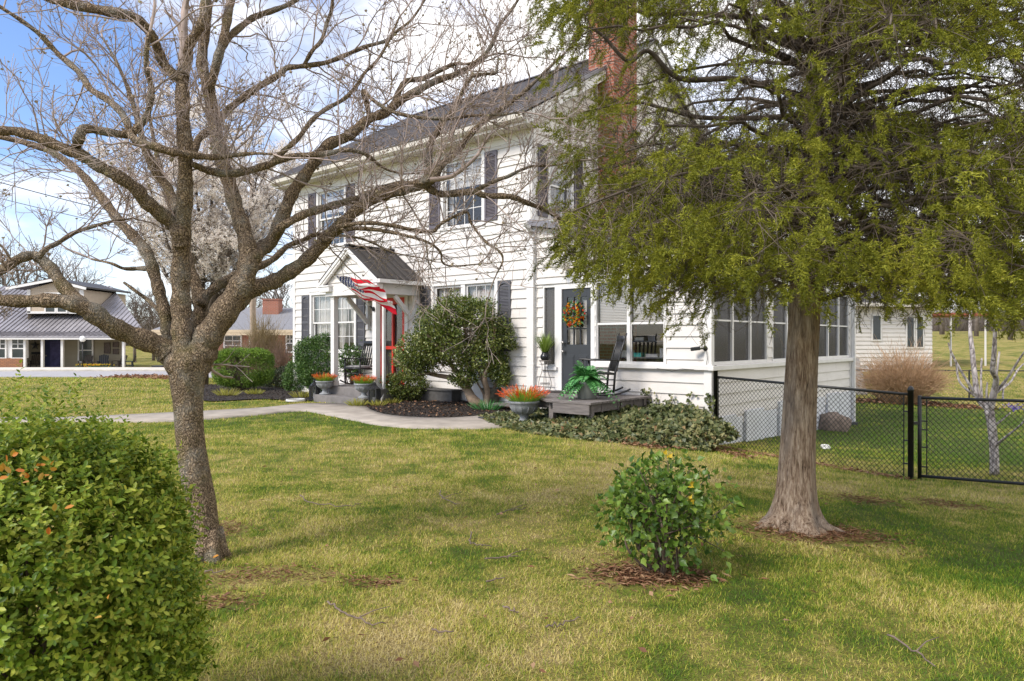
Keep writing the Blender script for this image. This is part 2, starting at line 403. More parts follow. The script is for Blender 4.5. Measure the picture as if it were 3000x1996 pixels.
strew('mulch_chips', np.vstack([sample_poly(BEDR, 9000), sample_poly(BEDL, 7000)]), .05, .016, M_CHIP, 'loose dark bark chips on the beds', 'mulch', .034, .6, TRI)
# road, kerb and far pavement by the neighbours
def strip(name, y0, y1, z, mat, label, cat, x0=-90, x1=12, h=.0):
    V = []; xs = np.linspace(x0, x1, 40)
    m = MB(); 
    for a, b in zip(xs[:-1], xs[1:]):
        za = gz(a, (y0+y1)/2)+z; zb = gz(b, (y0+y1)/2)+z
        m.add([(a, y0, za), (b, y0, zb), (b, y1, zb), (a, y1, za), (a, y0, za-.3), (b, y0, zb-.3)], [(0, 1, 2, 3), (4, 5, 1, 0)])
    return set_tag(m.build(name, mat), label, cat, kind='structure')
strip('road', 32.5, 38.2, .10, M_ASPH, 'pale grey street between the lawn and the neighbours', 'road')
strip('pavement', 38.4, 41.8, .27, M_CONC2, 'raised pale pavement on the far side of the street', 'pavement')
# ---------------------------------------------------------------- lawn blades
HOUSE = np.array([H(-8.95, -.02), H(3.99, -.02), H(3.99, 8), H(0, 9.5), H(-8.95, 9.5)])
STEPS = np.array([H(-5.45, -1.66), H(-3.2, -1.66), H(-3.2, 0), H(-5.45, 0)])
DECK = np.array([H(.4, 0), H(3.0, 0), H(3.0, -2.0), H(2.0, -2.0), H(.4, -.9)])
def lawn_mask(P):
    ok = np.ones(len(P), bool)
    for poly in (HOUSE, STEPS, PATH_POLY, BEDR, BEDL): ok &= ~inpoly(P[:, 0], P[:, 1], poly)
    return ok
def sn(x, y, s, seed):
    r = np.random.default_rng(seed); out = 0
    for k in range(5):
        a = r.uniform(0, 2*math.pi); f = s*r.uniform(.6, 1.7); out = out + np.sin(f*(x*math.cos(a)+y*math.sin(a))+r.uniform(0, 6.3))
    return out/5
BARE = [(*pg(1900, 1690)[:2], .50, .30), (*pg(740, 1690)[:2], .55, .2), (*pg(2355, 1560)[:2], .62, .42), (*pg(2540, 1468)[:2], .35, .3), (*pg(1090, 1710)[:2], .2, .1), (*pg(650, 1560)[:2], .2, .3), (*pg(2780, 1480)[:2], .45, .3), (*pg(640, 1770)[:2], .25, .15)]
def blades(Y0, Y1, dens, hgt, wid, tmpl, margin=1.3):
    area_w = lambda Y: Y*1500/F + margin
    n = int(dens*(Y1-Y0)*2*area_w((Y0+Y1)/2)); Y = np.sqrt(rng.uniform(Y0**2, Y1**2, n)); X = rng.uniform(-1, 1, n)*area_w(Y)
    P = np.stack([X, Y], 1); ok = lawn_mask(P)
    c = sn(X, Y, 2.2, 3)*.5 + sn(X, Y, 6, 4)*.5
    ok &= rng.uniform(0, 1, n) < .80 + c*.55
    for bx, by, ba, bb in BARE:
        d = ((X-bx)/ba)**2 + ((Y-by)/bb)**2 + sn(X, Y, 9, 5)*.5; ok &= ~((d < 1) & (rng.uniform(0, 1, n) < .9))
    P = P[ok]; n = len(P); c = c[ok]
    a = rng.uniform(0, 2*math.pi, n); lean = rng.uniform(.25, 1.5, n)
    D = np.stack([np.cos(a)*lean, np.sin(a)*lean, np.ones(n)], 1); Nn = np.stack([-np.cos(a), -np.sin(a), lean], 1)+rng.normal(0, .4, (n, 3))
    z = gz(P[:, 0], P[:, 1]) - .004
    s = rng.uniform(.5, 1.25, n)*(1+.35*c); S = np.stack([s*hgt, wid*rng.uniform(.7, 1.3, n), s*hgt], 1)
    return scatter([tmpl], np.column_stack([P, z]), rots(D, Nn), S)
def join(parts):
    Vs = []; Fs = {}; off = 0
    for V, fs in parts:
        Vs.append(V); 
        for f in fs: Fs.setdefault(f.shape[1], []).append(f+off)
        off += len(V)
    return np.concatenate(Vs), [np.concatenate(a) for a in Fs.values()]
for bx_, by_, ba_, bb_ in BARE[1:]:
    q_ = rng.normal(0, .5, (int(2600*ba_*bb_)+60, 2)); strew('bare_ring', np.stack([bx_+q_[:, 0]*ba_*1.1, by_+q_[:, 1]*bb_*1.1], 1), .045, .008, M_DRY, 'dry brown litter on a bare spot of the lawn', 'leaf litter', .006, .4)
if not globals().get('NOGRASS'):
    V, fs = join([blades(2.3, 5, 13500, .034, .0026, BLADE), blades(5, 8, 7000, .036, .0036, BLADE), blades(8, 13, 1800, .05, .0065, TRI), blades(13, 21, 420, .06, .012, TRI), blades(21, 32.3, 120, .07, .024, TRI)])
    set_tag(np_mesh('lawn_grass', V, fs, M_BLADE), 'short patchy green and straw coloured lawn grass', 'grass', kind='stuff')
# ---------------------------------------------------------------- the white house
def sidingmat():
    m, nt = newmat('white_siding'); v = objvec(nt, (1, 1, 1))
    n = noise(nt, objvec(nt, (.8, .8, 3)), 1.6, 6, .6); st = noise(nt, objvec(nt, (5, 5, .5)), 1.8, 5, .65)
    col = ramp(nt, n, [(.61, .57, .53), (.70, .665, .625)], [.3, .7])
    col = mixc(nt, mathn(nt, 'MULTIPLY', ramp(nt, st, [(0, 0, 0), (1, 1, 1)], [.52, .78]), .25), col, (.60, .56, .50))
    finish(nt, col, .45, bumpf=noise(nt, v, 7, 3), bump=.12, bdist=.02, spec=.4); return m
M_SIDE = sidingmat()
M_WHITE = plain('white_trim', (.70, .68, .655), .45, .06, 5, .05, 30)
M_CREAM = plain('cream_gutter', (.62, .575, .51), .45, .10, 5)
def roofmat(name, c, rough):
    m, nt = newmat(name); n = noise(nt, objvec(nt, (1, 1, 1)), .9, 5, .6)
    finish(nt, ramp(nt, n, [tuple(x*.75 for x in c), tuple(x*1.25 for x in c)], [.3, .7]), rough, .35, spec=.5); return m
M_ROOF = roofmat('grey_metal_roof', (.20, .19, .20), .45)
M_ROOFD = roofmat('dark_bronze_roof', (.055, .048, .045), .55)
M_SHUT = plain('grey_shutter', (.085, .083, .092), .5, .15, 4)
M_SHUTP = plain('faded_shutter', (.115, .10, .115), .5, .15, 4)
M_RED = plain('red_paint', (.62, .045, .025), .4, .08, 4)
M_CHAR = plain('charcoal_door', (.032, .035, .040), .4, .1, 4)
M_BLACK = plain('black_metal', (.015, .015, .017), .4, .2, 6)
M_DARK = plain('dark_interior', (.060, .052, .047), .8, .2, 2)
M_MID = plain('interior_wall', (.30, .27, .24), .8, .1, 1)
M_STEP = plain('grey_painted_steps', (.17, .155, .145), .8, .25, 5, .2, 70)
M_FOUND = plain('pale_foundation', (.66, .66, .66), .8, .12, 3, .2, 40)
M_PANEL = plain('grey_white_panel', (.62, .63, .66), .6, .10, 3)
def glassmat(name, refl=.10, tint=(1, 1, 1)):
    m, nt = newmat(name); t = nt.nodes.new('ShaderNodeBsdfTransparent'); t.inputs[0].default_value = (*tint, 1)
    g = nt.nodes.new('ShaderNodeBsdfGlossy'); g.inputs['Roughness'].default_value = .02; g.inputs[0].default_value = (.95, .97, 1, 1)
    lw = nt.nodes.new('ShaderNodeLayerWeight'); lw.inputs[0].default_value = .14
    f = mathn(nt, 'ADD', lw.outputs['Fresnel'], refl, True); mx = nt.nodes.new('ShaderNodeMixShader')
    nt.links.new(f, mx.inputs[0]); nt.links.new(t.outputs[0], mx.inputs[1]); nt.links.new(g.outputs[0], mx.inputs[2])
    o = nt.nodes.new('ShaderNodeOutputMaterial'); nt.links.new(mx.outputs[0], o.inputs[0]); return m
M_GLASS = glassmat('window_glass', .03)
def screenmat():
    m, nt = newmat('insect_screen'); t = nt.nodes.new('ShaderNodeBsdfTransparent'); d = nt.nodes.new('ShaderNodeBsdfDiffuse'); d.inputs[0].default_value = (.12, .115, .115, 1)
    g = nt.nodes.new('ShaderNodeBsdfGlossy'); g.inputs[1].default_value = .15; g.inputs[0].default_value = (.6, .6, .6, 1)
    m1 = nt.nodes.new('ShaderNodeMixShader'); m1.inputs[0].default_value = .10; nt.links.new(d.outputs[0], m1.inputs[1]); nt.links.new(g.outputs[0], m1.inputs[2])
    mx = nt.nodes.new('ShaderNodeMixShader'); mx.inputs[0].default_value = .50; nt.links.new(t.outputs[0], mx.inputs[1]); nt.links.new(m1.outputs[0], mx.inputs[2])
    o = nt.nodes.new('ShaderNodeOutputMaterial'); nt.links.new(mx.outputs[0], o.inputs[0]); return m
M_SCREEN = screenmat()
def clothmat(name, c, tr=.35):
    m, nt = newmat(name); finish(nt, c, .9, trans=tr, spec=.1); return m
M_CURT = clothmat('white_curtain', (.72, .69, .65))
M_CURTG = clothmat('grey_curtain', (.42, .39, .37))
def brickmat(name, a, b, mortar, sc=1.0):
    m, nt = newmat(name); t = nt.nodes.new('ShaderNodeTexCoord'); s = nt.nodes.new('ShaderNodeSeparateXYZ'); nt.links.new(t.outputs['Object'], s.inputs[0])
    c = nt.nodes.new('ShaderNodeCombineXYZ'); nt.links.new(mathn(nt, 'ADD', s.outputs[0], s.outputs[1]), c.inputs[0]); nt.links.new(s.outputs[2], c.inputs[1])
    br = nt.nodes.new('ShaderNodeTexBrick'); nt.links.new(c.outputs[0], br.inputs['Vector']); br.inputs['Scale'].default_value = sc
    br.inputs['Color1'].default_value = (*a, 1); br.inputs['Color2'].default_value = (*b, 1); br.inputs['Mortar'].default_value = (*mortar, 1)
    br.inputs['Mortar Size'].default_value = .009; br.inputs['Brick Width'].default_value = .215; br.inputs['Row Height'].default_value = .075
    col = mixc(nt, mathn(nt, 'MULTIPLY', noise(nt, t.outputs['Object'], 9, 5), .35), br.outputs['Color'], (.30, .17, .12))
    finish(nt, col, .9, bumpf=br.outputs['Fac'], bump=-.6, bdist=.01, spec=.2); return m
M_BRICK = brickmat('red_brick', (.36, .105, .060), (.27, .085, .055), (.33, .26, .22))

house = empty('farmhouse', (HO[0], HO[1], 0), HANG, 'white two storey sided house with dark metal roof, red door and glazed sunroom', 'house')
def wallT(o, a, out): return Matrix(((a[0], out[0], 0, o[0]), (a[1], out[1], 0, o[1]), (0, 0, 1, 0), (0, 0, 0, 1)))
T_F = wallT((0, 0), (1, 0), (0, -1)); T_SF = wallT((0, .02), (1, 0), (0, -1)); T_SS = wallT((3.976, 0), (0, 1), (1, 0)); T_G = wallT((0, 0), (0, 1), (1, 0))
EXPO = .203
def siding(mb, T, a0, a1, z0, z1, holes=(), lo=None, hi=None, base=.356, expo=EXPO, proj=.027):
    """clapboards; lo/hi give the side limits as functions of z for gables"""
    lo = lo or (lambda z: a0); hi = hi or (lambda z: a1)
    k = math.floor((z0-base)/expo + 1e-6)
    while base+k*expo < z1-1e-6:
        zc = base+k*expo; zs = [max(zc, z0), min(zc+expo, z1)]
        for h in holes:
            for z in h[2:4]:
                if zs[0]+1e-5 < z < zs[-1]-1e-5: zs.append(z)
        zs = sorted(set(zs))
        for za, zb in zip(zs[:-1], zs[1:]):
            zm = (za+zb)/2; segs = [(None, None)]; cuts = sorted((h[0], h[1]) for h in holes if h[2] < zm < h[3])
            L = []; cur = None
            for c0, c1 in cuts: L.append((cur, c0)); cur = c1
            L.append((cur, None))
            oa = .003+proj*(1-(za-zc)/expo); ob = .003+proj*(1-(zb-zc)/expo)
            rj = np.random.default_rng(int(abs(k)*7+abs(a0)*100)); jo = a0+rj.uniform(.4, 3.6); L2 = []
            for s0, s1 in L:
                cur = s0; jj = jo
                while jj < a1-.3:
                    if (lo(za) if s0 is None else s0)+.2 < jj < (hi(za) if s1 is None else s1)-.2: L2.append((cur, jj-.0015)); cur = jj+.0015
                    jj += 3.66
                L2.append((cur, s1))
            for s0, s1 in L2:
                A0, B0 = (lo(za), lo(zb)) if s0 is None else (s0, s0); A1, B1 = (hi(za), hi(zb)) if s1 is None else (s1, s1)
                if A1-A0 < .01: continue
                if B1 < B0: B0 = B1 = (B0+B1)/2
                mb.add([(A0, oa, za), (A1, oa, za), (B1, ob, zb), (B0, ob, zb), (A0, -.01, za), (A1, -.01, za)], [(0, 1, 2, 3)[::-1], (4, 5, 1, 0)[::-1]], T)
        k += 1
W2 = [(-7.761, -6.381, 4.04, 5.70), (-2.717, -1.309, 4.04, 5.70)]
W1 = [(-8.09, -5.934, 1.16, 2.86), (-3.045, -.919, 1.16, 2.86)]
DOOR = (-4.95, -3.98, .40, 2.56)
GW = [(.52, 1.45, 4.04, 5.70), (5.2, 6.2, 4.04, 5.70)]
inset = lambda w: (w[0]+.09, w[1]-.09, w[2]+.07, w[3]-.09)
mb = MB()
siding(mb, T_F, -8.9, 0, .20, 5.92, [inset(w) for w in W2+W1]+[DOOR])
mb.box(-8.9, -5.6, .0, .2, -.6, .356); mb.box(-3.2, 0, .0, .2, -.6, .356); mb.box(-5.6, -3.2, .02, .2, -.6, .39)
RIDGE_Y, RIDGE_Z, EAVE_Z = 4.708, 9.10, 6.05
rk = (RIDGE_Z-EAVE_Z)/(RIDGE_Y+.45)
glo = lambda z: max(0, (z-EAVE_Z)/rk-.45+.08); ghi = lambda z: 9.416-glo(z)
siding(mb, T_G, 0, 9.416, -.1, 8.95, [inset(w) for w in GW], glo, ghi)
# left and rear of the main block
mb.add([(-8.9, 0, -.6), (-8.9, 9.416, -.6), (-8.9, 9.416, 6), (-8.9, 4.7, 9), (-8.9, 0, 6)], [(0, 1, 2, 3, 4)])
mb.add([(-8.9, 9.416, -.6), (0, 9.416, -.6), (0, 9.416, 6), (-8.9, 9.416, 6)], [(0, 1, 2, 3)])
mb.build('wall', M_SIDE, house)
mb = MB()
SWIN = (1.614, 3.139, 1.06, 2.64); SDOOR = (.70, 1.60, .5, 2.62); SSC = (.31, .70, .98, 2.62)
BANKS = [(.08, 2.47, 1.08, 2.64), (2.73, 5.12, 1.08, 2.64), (5.36, 7.74, 1.08, 2.64)]
roofz = lambda x: 3.86-.19*x
siding(mb, T_SF, 0.05, 3.976, -.05, 3.86, [SWIN, SDOOR, SSC], None, lambda z: min(3.976, max(.06, (3.86-z)/.19)))
siding(mb, T_SS, 0, 7.96, .0, 3.08, BANKS)
mb.add([(0, 7.96, -.8), (3.976, 7.96, -.8), (3.976, 7.96, 3.1), (0, 7.96, 3.8)], [(0, 1, 2, 3)])
mb.build('sunroom_wall', M_SIDE, house)
# foundation panels under the sunroom
mb = MB()
mb.box(.1, 3.95, .06, .2, -.8, .1); mb.box(3.80, 3.93, .1, 7.9, -1.1, .02)
mb.build('foundation', M_FOUND, house)
mb = MB()
for y0, y1, zt, out in ((.12, .95, .17, .06), (1.02, 1.28, .10, .03), (1.36, 2.2, .20, .07), (2.22, 2.95, .12, .03), (3.0, 3.85, .26, .07), (3.87, 4.1, .16, .03), (4.2, 5.0, .28, .06), (5.1, 5.9, .20, .03), (6.0, 6.85, .25, .06), (6.95, 7.85, .22, .04)):
    mb.box(3.94, 3.976+out, y0, y1, -1.1, zt)
bevel(mb.build('skirt_panel', M_PANEL, house), .008)
# corner boards, sills, frieze
mb = MB()
for bxs in (((-.10, .012, -.035, .0, .2, 5.9), (.013, .035, -.02, .11, 3.9, 5.9)), ((-8.93, -8.83, -.035, 0, .2, 5.9), (-8.935, -8.905, -.033, .12, .2, 5.9)), ((.05, .15, -.022, .02, .2, 3.8),), ((3.87, 4.012, -.018, .02, -.1, 3.1), (3.98, 4.008, .018, .075, -.1, 3.1)), ((3.976, 4.010, 7.80, 7.96, -.7, 3.1),)):
    m = MB(); [m.box(*b) for b in bxs]; m.build('corner_board', M_WHITE, house)
mb.box(-8.9, -.1, -.030, -.0, 5.70, 5.90); mb.box(-8.95, -.1, -.05, -.03, 5.83, 5.90); mb.build('frieze_board', M_WHITE, house)
mb = MB()
mb.box(1.6, 4.06, -.075, -.002, .99, 1.07); mb.box(3.98, 4.075, -.078, 7.99, .985, 1.065); mb.box(.29, .70, -.06, -.002, .90, .97)
mb.box(.13, 3.9, -.034, -.004, 2.645, 2.74); mb.box(3.98, 4.02, .0, 7.9, 2.645, 2.75)
bevel(mb.build('sill', M_WHITE, house), .006)
# eaves
mb = MB(); mb.box(-9.2, .2, -.42, .0, 5.90, 5.93); mb.box(-9.2, .2, -.44, -.40, 5.88, 6.03); mb.box(-9.22, -9.19, -.44, 0, 5.86, 6.02)
mb.build('soffit', M_CREAM, house)
mb = MB()
gp = [(-.44, 5.94), (-.50, 5.94), (-.555, 5.98), (-.57, 6.07), (-.555, 6.07), (-.545, 6.02), (-.50, 5.96), (-.44, 5.96)]
V = [(-9.25, y, z) for y, z in gp]+[(.22, y, z) for y, z in gp]; n = len(gp)
mb.add(V, [(i, (i+1) % n, n+(i+1) % n, n+i) for i in range(n)]+[tuple(range(n)), tuple(range(n, 2*n))[::-1]])
mb.build('gutter', M_CREAM, house)
mb = MB(); mb.box(.055, .13, -.095, -.03, .30, 3.7); mb.beam((.09, -.06, .32), (.20, -.18, .16), .07, .06); mb.beam((.09, -.06, 3.68), (.09, -.3, 3.9), .07, .06)
for z in (1.0, 2.6): mb.box(.045, .14, -.099, -.03, z, z+.03)
mb.build('downspout', M_WHITE, house)
mb = MB(); mb.box(4.02, 4.10, 7.86, 7.94, -.62, 3.0); mb.beam((4.06, 7.9, -.6), (4.22, 7.72, -.68), .08, .07); mb.build('downspout', M_WHITE, house)
# roof
mb = MB(); x0, x1 = -9.22, .26; sl_ = rk; T_ = .05
def slope_slab(mb, x0, x1, yA, zA, yB, zB, t, ribs, rib=(.022, .028)):
    L = math.hypot(yB-yA, zB-zA); ny, nz = -(zB-zA)/L*np.sign(yB-yA), abs(yB-yA)/L
    V = []
    for x in (x0, x1): V += [(x, yA, zA), (x, yB, zB), (x, yB+ny*t, zB+nz*t), (x, yA+ny*t, zA+nz*t)]
    mb.add(V, [(0, 1, 2, 3), (7, 6, 5, 4), (0, 4, 5, 1), (1, 5, 6, 2), (2, 6, 7, 3), (3, 7, 4, 0)])
    k = int((x1-x0)/ribs)
    for i in range(k+1):
        x = x0+.02+i*(x1-x0-.04)/k
        mb.beam((x, yA+ny*(t+rib[1]/2-.002), zA+nz*(t+rib[1]/2-.002)), (x, yB+ny*(t+rib[1]/2-.002), zB+nz*(t+rib[1]/2-.002)), rib[0], rib[1], up=(0, ny, nz))
slope_slab(mb, x0, x1, -.56, EAVE_Z+.02-.0, RIDGE_Y, RIDGE_Z, .045, .23)
slope_slab(mb, x0, x1, 9.98, EAVE_Z+.02, RIDGE_Y+.01, RIDGE_Z, .045, .6)
mb.beam((x0, RIDGE_Y, RIDGE_Z+.06), (x1, RIDGE_Y, RIDGE_Z+.06), .26, .03)
roof = mb.build('roof', M_ROOF, house)
for xx in (.22, -9.18):
    mb = MB()
    if xx > 0: mb.beam((.11, -.44, EAVE_Z-.03), (.11, RIDGE_Y, RIDGE_Z-.05), .2, .02)
    mb.beam((xx, -.44, EAVE_Z-.08), (xx, RIDGE_Y, RIDGE_Z-.10), .03, .2); mb.beam((xx, 9.86, EAVE_Z-.08), (xx, RIDGE_Y+.01, RIDGE_Z-.10), .028, .198)
    mb.build('rake_board', M_WHITE, house)
mb = MB()
V = [(.02, -.16, roofz(.02)+.02), (4.12, -.16, roofz(4.12)), (4.12, 8.1, roofz(4.12)), (.02, 8.1, roofz(.02)+.02)]
mb.add(V+[(x, y, z+.10) for x, y, z in V], [(3, 2, 1, 0), (4, 5, 6, 7), (0, 1, 5, 4), (1, 2, 6, 5), (2, 3, 7, 6), (3, 0, 4, 7)])
for i in range(14): y = -.1+i*.62; mb.beam((.04, y, roofz(0)+.13), (4.1, y, roofz(4.1)+.11), .03, .03)
mb.build('sunroom_roof', M_ROOF, house)
mb = MB(); mb.box(.0, .45, 2.42, 3.42, -.5, 10.2); mb.box(-.25, .0, 2.42, 3.42, 6.2, 10.2)
mb.box(-.30, .50, 2.37, 3.47, 10.2, 10.28); mb.box(-.26, .46, 2.41, 3.43, 10.28, 10.45)
mb.build('chimney', M_BRICK, roof)
# ------------------------------------------------ windows
def win_frame(mb, T, w, cas=.09, d=.032):
    a0, a1, z0, z1 = w
    for q in ((a0, a0+cas, z0+.03, z1), (a1-cas, a1, z0+.03, z1), (a0+cas, a1-cas, z1-cas, z1)): mb.box(q[0], q[1], .004, d, q[2], q[3], T)
    mb.box(a0-.03, a1+.03, .0, .06, z0, z0+.045, T); mb.box(a0-.02, a1+.02, .0, .045, z1, z1+.025, T)
    mb.box(a0, a1, .004, .026, z0-.07, z0, T)
    # jamb returns
    i0, i1, j0, j1 = a0+cas, a1-cas, z0+.045, z1-cas
    mb.box(i0, i0+.012, -.09, .004, j0, j1, T); mb.box(i1-.012, i1, -.09, .004, j0, j1, T); mb.box(i0, i1, -.09, .004, j1-.012, j1, T); mb.box(i0, i1, -.09, .004, j0, j0+.012, T)
def sash(mb, T, a0, a1, z0, z1, out, cols, rows, st=.042):
    mb.box(a0, a0+st, out-.03, out, z0, z1, T); mb.box(a1-st, a1, out-.03, out, z0, z1, T)
    mb.box(a0+st, a1-st, out-.03, out, z0, z0+st, T); mb.box(a0+st, a1-st, out-.03, out, z1-st, z1, T)
    for i in range(1, cols): a = a0+st+(a1-a0-2*st)*i/cols; mb.box(a-.008, a+.008, out-.022, out-.006, z0+st, z1-st, T)
    for i in range(1, rows): z = z0+st+(z1-z0-2*st)*i/rows; mb.box(a0+st, a1-st, out-.0215, out-.0065, z-.008, z+.008, T)
def curtain(mb, T, a0, a1, z0, z1, out, folds, depth=.02, flare=None):
    n = max(8, int((a1-a0)*60)); V = []; Fs = []
    for k in range(n+1):
        t = k/n; o = out+depth*math.sin(t*folds*2*math.pi+.6*math.sin(9*t))
        aT = a0+(a1-a0)*t; aB = aT if flare is None else flare[0]+(flare[1]-flare[0])*t
        for j in range(5):
            s = j/4; e = s**2; V.append((aT*(1-e)+aB*e, o, z1+(z0-z1)*s))
    for k in range(n):
        for j in range(4): i = k*5+j; Fs.append((i, i+1, i+6, i+5))
    mb.add(V, Fs, T)
def hung_window(T, w, units, cols, rows, curt, label=None):
    a0, a1, z0, z1 = w; mb = MB(); win_frame(mb, T, w); i0, i1, j0, j1 = a0+.102, a1-.102, z0+.057, z1-.102
    mul = .13; wd = (i1-i0-mul*(units-1))/units
    for k in range(1, units): a = i0+k*wd+(k-1)*mul; mb.box(a, a+mul, -.08, .028, j0, j1, T)
    f = mb.build('window', M_WHITE, house); mid = (j0+j1)/2
    for k in range(units):
        b0 = i0+k*(wd+mul); b1 = b0+wd; m = MB()
        sash(m, T, b0, b1, mid-.02, j1, -.02, cols, rows); sash(m, T, b0, b1, j0, mid+.02, -.053, cols, rows); m.build('sash', M_WHITE, f)
        p = MB(); p.box(b0+.03, b1-.03, -.036, -.033, mid, j1-.03, T); p.box(b0+.03, b1-.03, -.069, -.066, j0+.03, mid, T); p.build('pane', M_GLASS, f)
        c = MB(); curt(c, T, b0, b1, j0, j1, k); c.build('curtain', M_CURT, f)
    return f
def curt_open(c, T, b0, b1, z0, z1, k):
    w = b1-b0
    curtain(c, T, b0, b0+w*.42, z0, z1, -.16, 4, .02, (b0, b0+w*.22)); curtain(c, T, b1-w*.42, b1, z0, z1, -.16, 4, .02, (b1-w*.22, b1))
    curtain(c, T, b0, b1, z1-.42, z1, -.14, 7, .015)
def curt_full(c, T, b0, b1, z0, z1, k):
    if k == 1: return curt_open(c, T, b0, b1, z0, z1, k)
    curtain(c, T, b0, b1, z0, z1, -.16, 8, .022)
def curt_blind(c, T, b0, b1, z0, z1, k): curtain(c, T, b0, b1, (z0+z1)/2+.15, z1, -.13, 1, .003); curtain(c, T, b0, b0+.14, z0, z1, -.17, 2, .02); curtain(c, T, b1-.14, b1, z0, z1, -.17, 2, .02)
hung_window(T_F, W2[0], 1, 4, 2, curt_blind); hung_window(T_F, W2[1], 1, 4, 2, curt_blind)
hung_window(T_F, W1[0], 2, 3, 2, curt_full); hung_window(T_F, W1[1], 2, 3, 2, curt_open)
for w in GW: hung_window(T_G, w, 1, 3, 2, curt_blind)
def shutter(T, a0, a1, z0, z1, mat):
    mb = MB(); st = .045
    mb.box(a0, a0+st, .02, .05, z0, z1, T); mb.box(a1-st, a1, .02, .05, z0, z1, T)
    zm = z0+(z1-z0)*.47
    for q in ((z0, z0+.07), (zm, zm+.06)): mb.box(a0+st, a1-st, .022, .049, q[0], q[1], T)
    # arched top rail
    n = 10; V = []; Fs = []
    for k in range(n+1):
        t = k/n; a = a0+st+(a1-a0-2*st)*t; zb = z1-.10+.055*math.sin(math.pi*t)
        V += [(a, .049, zb), (a, .049, z1), (a, .022, zb), (a, .022, z1)]
    for k in range(n): i = k*4; Fs += [(i, i+4, i+5, i+1), (i+1, i+5, i+7, i+3), (i+2, i, i+4, i+6)]
    mb.add(V, Fs, T)
    mb.box(a0+st-.005, a1-st+.005, .018, .024, z0, z1-.01, T)
    z = z0+.085
    while z < z1-.10:
        if not (zm-.025 < z < zm+.06):
            mb.add([(a0+st, .045, z), (a1-st, .045, z), (a1-st, .027, z+.024), (a0+st, .027, z+.024), (a0+st, .026, z), (a1-st, .026, z)], [(0, 1, 2, 3), (4, 5, 1, 0)], T)
        z += .031
    mb.build('shutter', mat, house)
for w in W2:
    shutter(T_F, w[0]-.375, w[0]-.012, 4.12, 5.62, M_SHUTP); shutter(T_F, w[1]+.012, w[1]+.375, 4.12, 5.62, M_SHUTP)
for w in W1:
    shutter(T_F, w[0]-.375, w[0]-.012, 1.27, 2.77, M_SHUT); shutter(T_F, w[1]+.012, w[1]+.375, 1.27, 2.77, M_SHUT)
for w in GW: shutter(T_G, w[0]-.33, w[0]-.012, 4.12, 5.62, M_SHUTP); shutter(T_G, w[1]+.012, w[1]+.33, 4.12, 5.62, M_SHUTP)
# rooms behind the glass
mb = MB()
mb.add([(-8.8, .22, .4), (-.12, .22, .4), (-.12, 4.2, .4), (-8.8, 4.2, .4), (-8.8, .22, 2.95), (-.12, .22, 2.95), (-.12, 4.2, 2.95), (-8.8, 4.2, 2.95)], [(0, 1, 2, 3), (4, 5, 6, 7), (2, 3, 7, 6), (1, 2, 6, 5), (0, 3, 7, 4)])
mb.add([(-8.8, .22, 3.2), (-.3, .22, 3.2), (-.3, 4.2, 3.2), (-8.8, 4.2, 3.2), (-8.8, .22, 5.75), (-.3, .22, 5.75), (-.3, 4.2, 5.75), (-8.8, 4.2, 5.75)], [(0, 1, 2, 3), (4, 5, 6, 7), (2, 3, 7, 6), (1, 2, 6, 5), (0, 3, 7, 4)])
mb.build('interior', M_MID, house)
mb = MB(); mb.box(.03, 3.93, .05, 7.9, .40, .49); mb.box(.03, 3.93, .05, 7.9, 2.80, 2.86); mb.box(.03, .06, .05, 7.9, .49, 2.80); mb.box(.06, 3.9, 7.8, 7.9, .49, 2.8)
mb.box(1.62, 3.1, .06, .10, .5, 1.05); mb.box(3.88, 3.93, .1, 7.8, .5, 1.05)
mb.build('sunroom_interior', plain('sunroom_inside', (.20, .18, .16), .8, .2, 2), house)
# front door
mb = MB(); a0, a1 = DOOR[0], DOOR[1]
mb.box(a0-.12, a0, .002, .045, .40, 2.62, T_F); mb.box(a1, a1+.12, .002, .045, .40, 2.62, T_F); mb.box(a0, a1, .002, .045, 2.56, 2.66, T_F); mb.build('door_casing', M_WHITE, house)
mb = MB(); mb.box(a0, a0+.10, -.05, .03, .40, 2.56, T_F); mb.box(a1-.10, a1, -.05, .03, .40, 2.56, T_F); mb.box(a0+.1, a1-.1, -.05, .03, 2.40, 2.56, T_F); mb.box(a0+.1, a1-.1, -.05, .025, .40, .62, T_F)
mb.box(-4.49, -4.44, -.03, .024, .62, 2.40, T_F); mb.box(a0+.1, a1-.1, -.03, .023, 1.28, 1.36, T_F)
fd = mb.build('front_door', M_RED, house)
mb = MB(); mb.box(a0+.1, a1-.1, -.04, -.036, .62, 2.4, T_F); mb.build('pane', M_GLASS, fd)
mb = MB(); mb.box(a0+.02, a1-.02, -.10, -.06, .4, 2.5, T_F); mb.build('inner_door', M_DARK, fd)
# portico
PXc, PH, PD = -4.475, 1.145, 1.387
mb = MB()
for sgn in (-1, 1):
    V = []; zE, zA = 2.86, 3.675; t = .05
    e = PXc+sgn*PH
    for y in (-PD, .0): V += [(e, y, zE), (PXc, y, zA), (PXc, y, zA+t*1.2), (e, y, zE+t*1.2)]
    mb.add(V, [(0, 1, 2, 3), (7, 6, 5, 4), (0, 4, 5, 1), (1, 5, 6, 2), (2, 6, 7, 3), (3, 7, 4, 0)])
    for i in range(7):
        y = -PD+.02+i*(PD-.06)/6
        mb.beam((e, y, zE+t*1.2+.012), (PXc, y, zA+t*1.2+.012), .022, .03)
mb.beam((PXc, -PD-.01, 3.75), (PXc, 0, 3.75), .18, .03)
mb.build('portico_roof', M_ROOFD, house)
mb = MB()
T_P = wallT((PXc, -1.24), (1, 0), (0, -1)); g0 = lambda z: -max(.02, (3.64-z)/(3.675-2.86)*PH); g1 = lambda z: -g0(z)
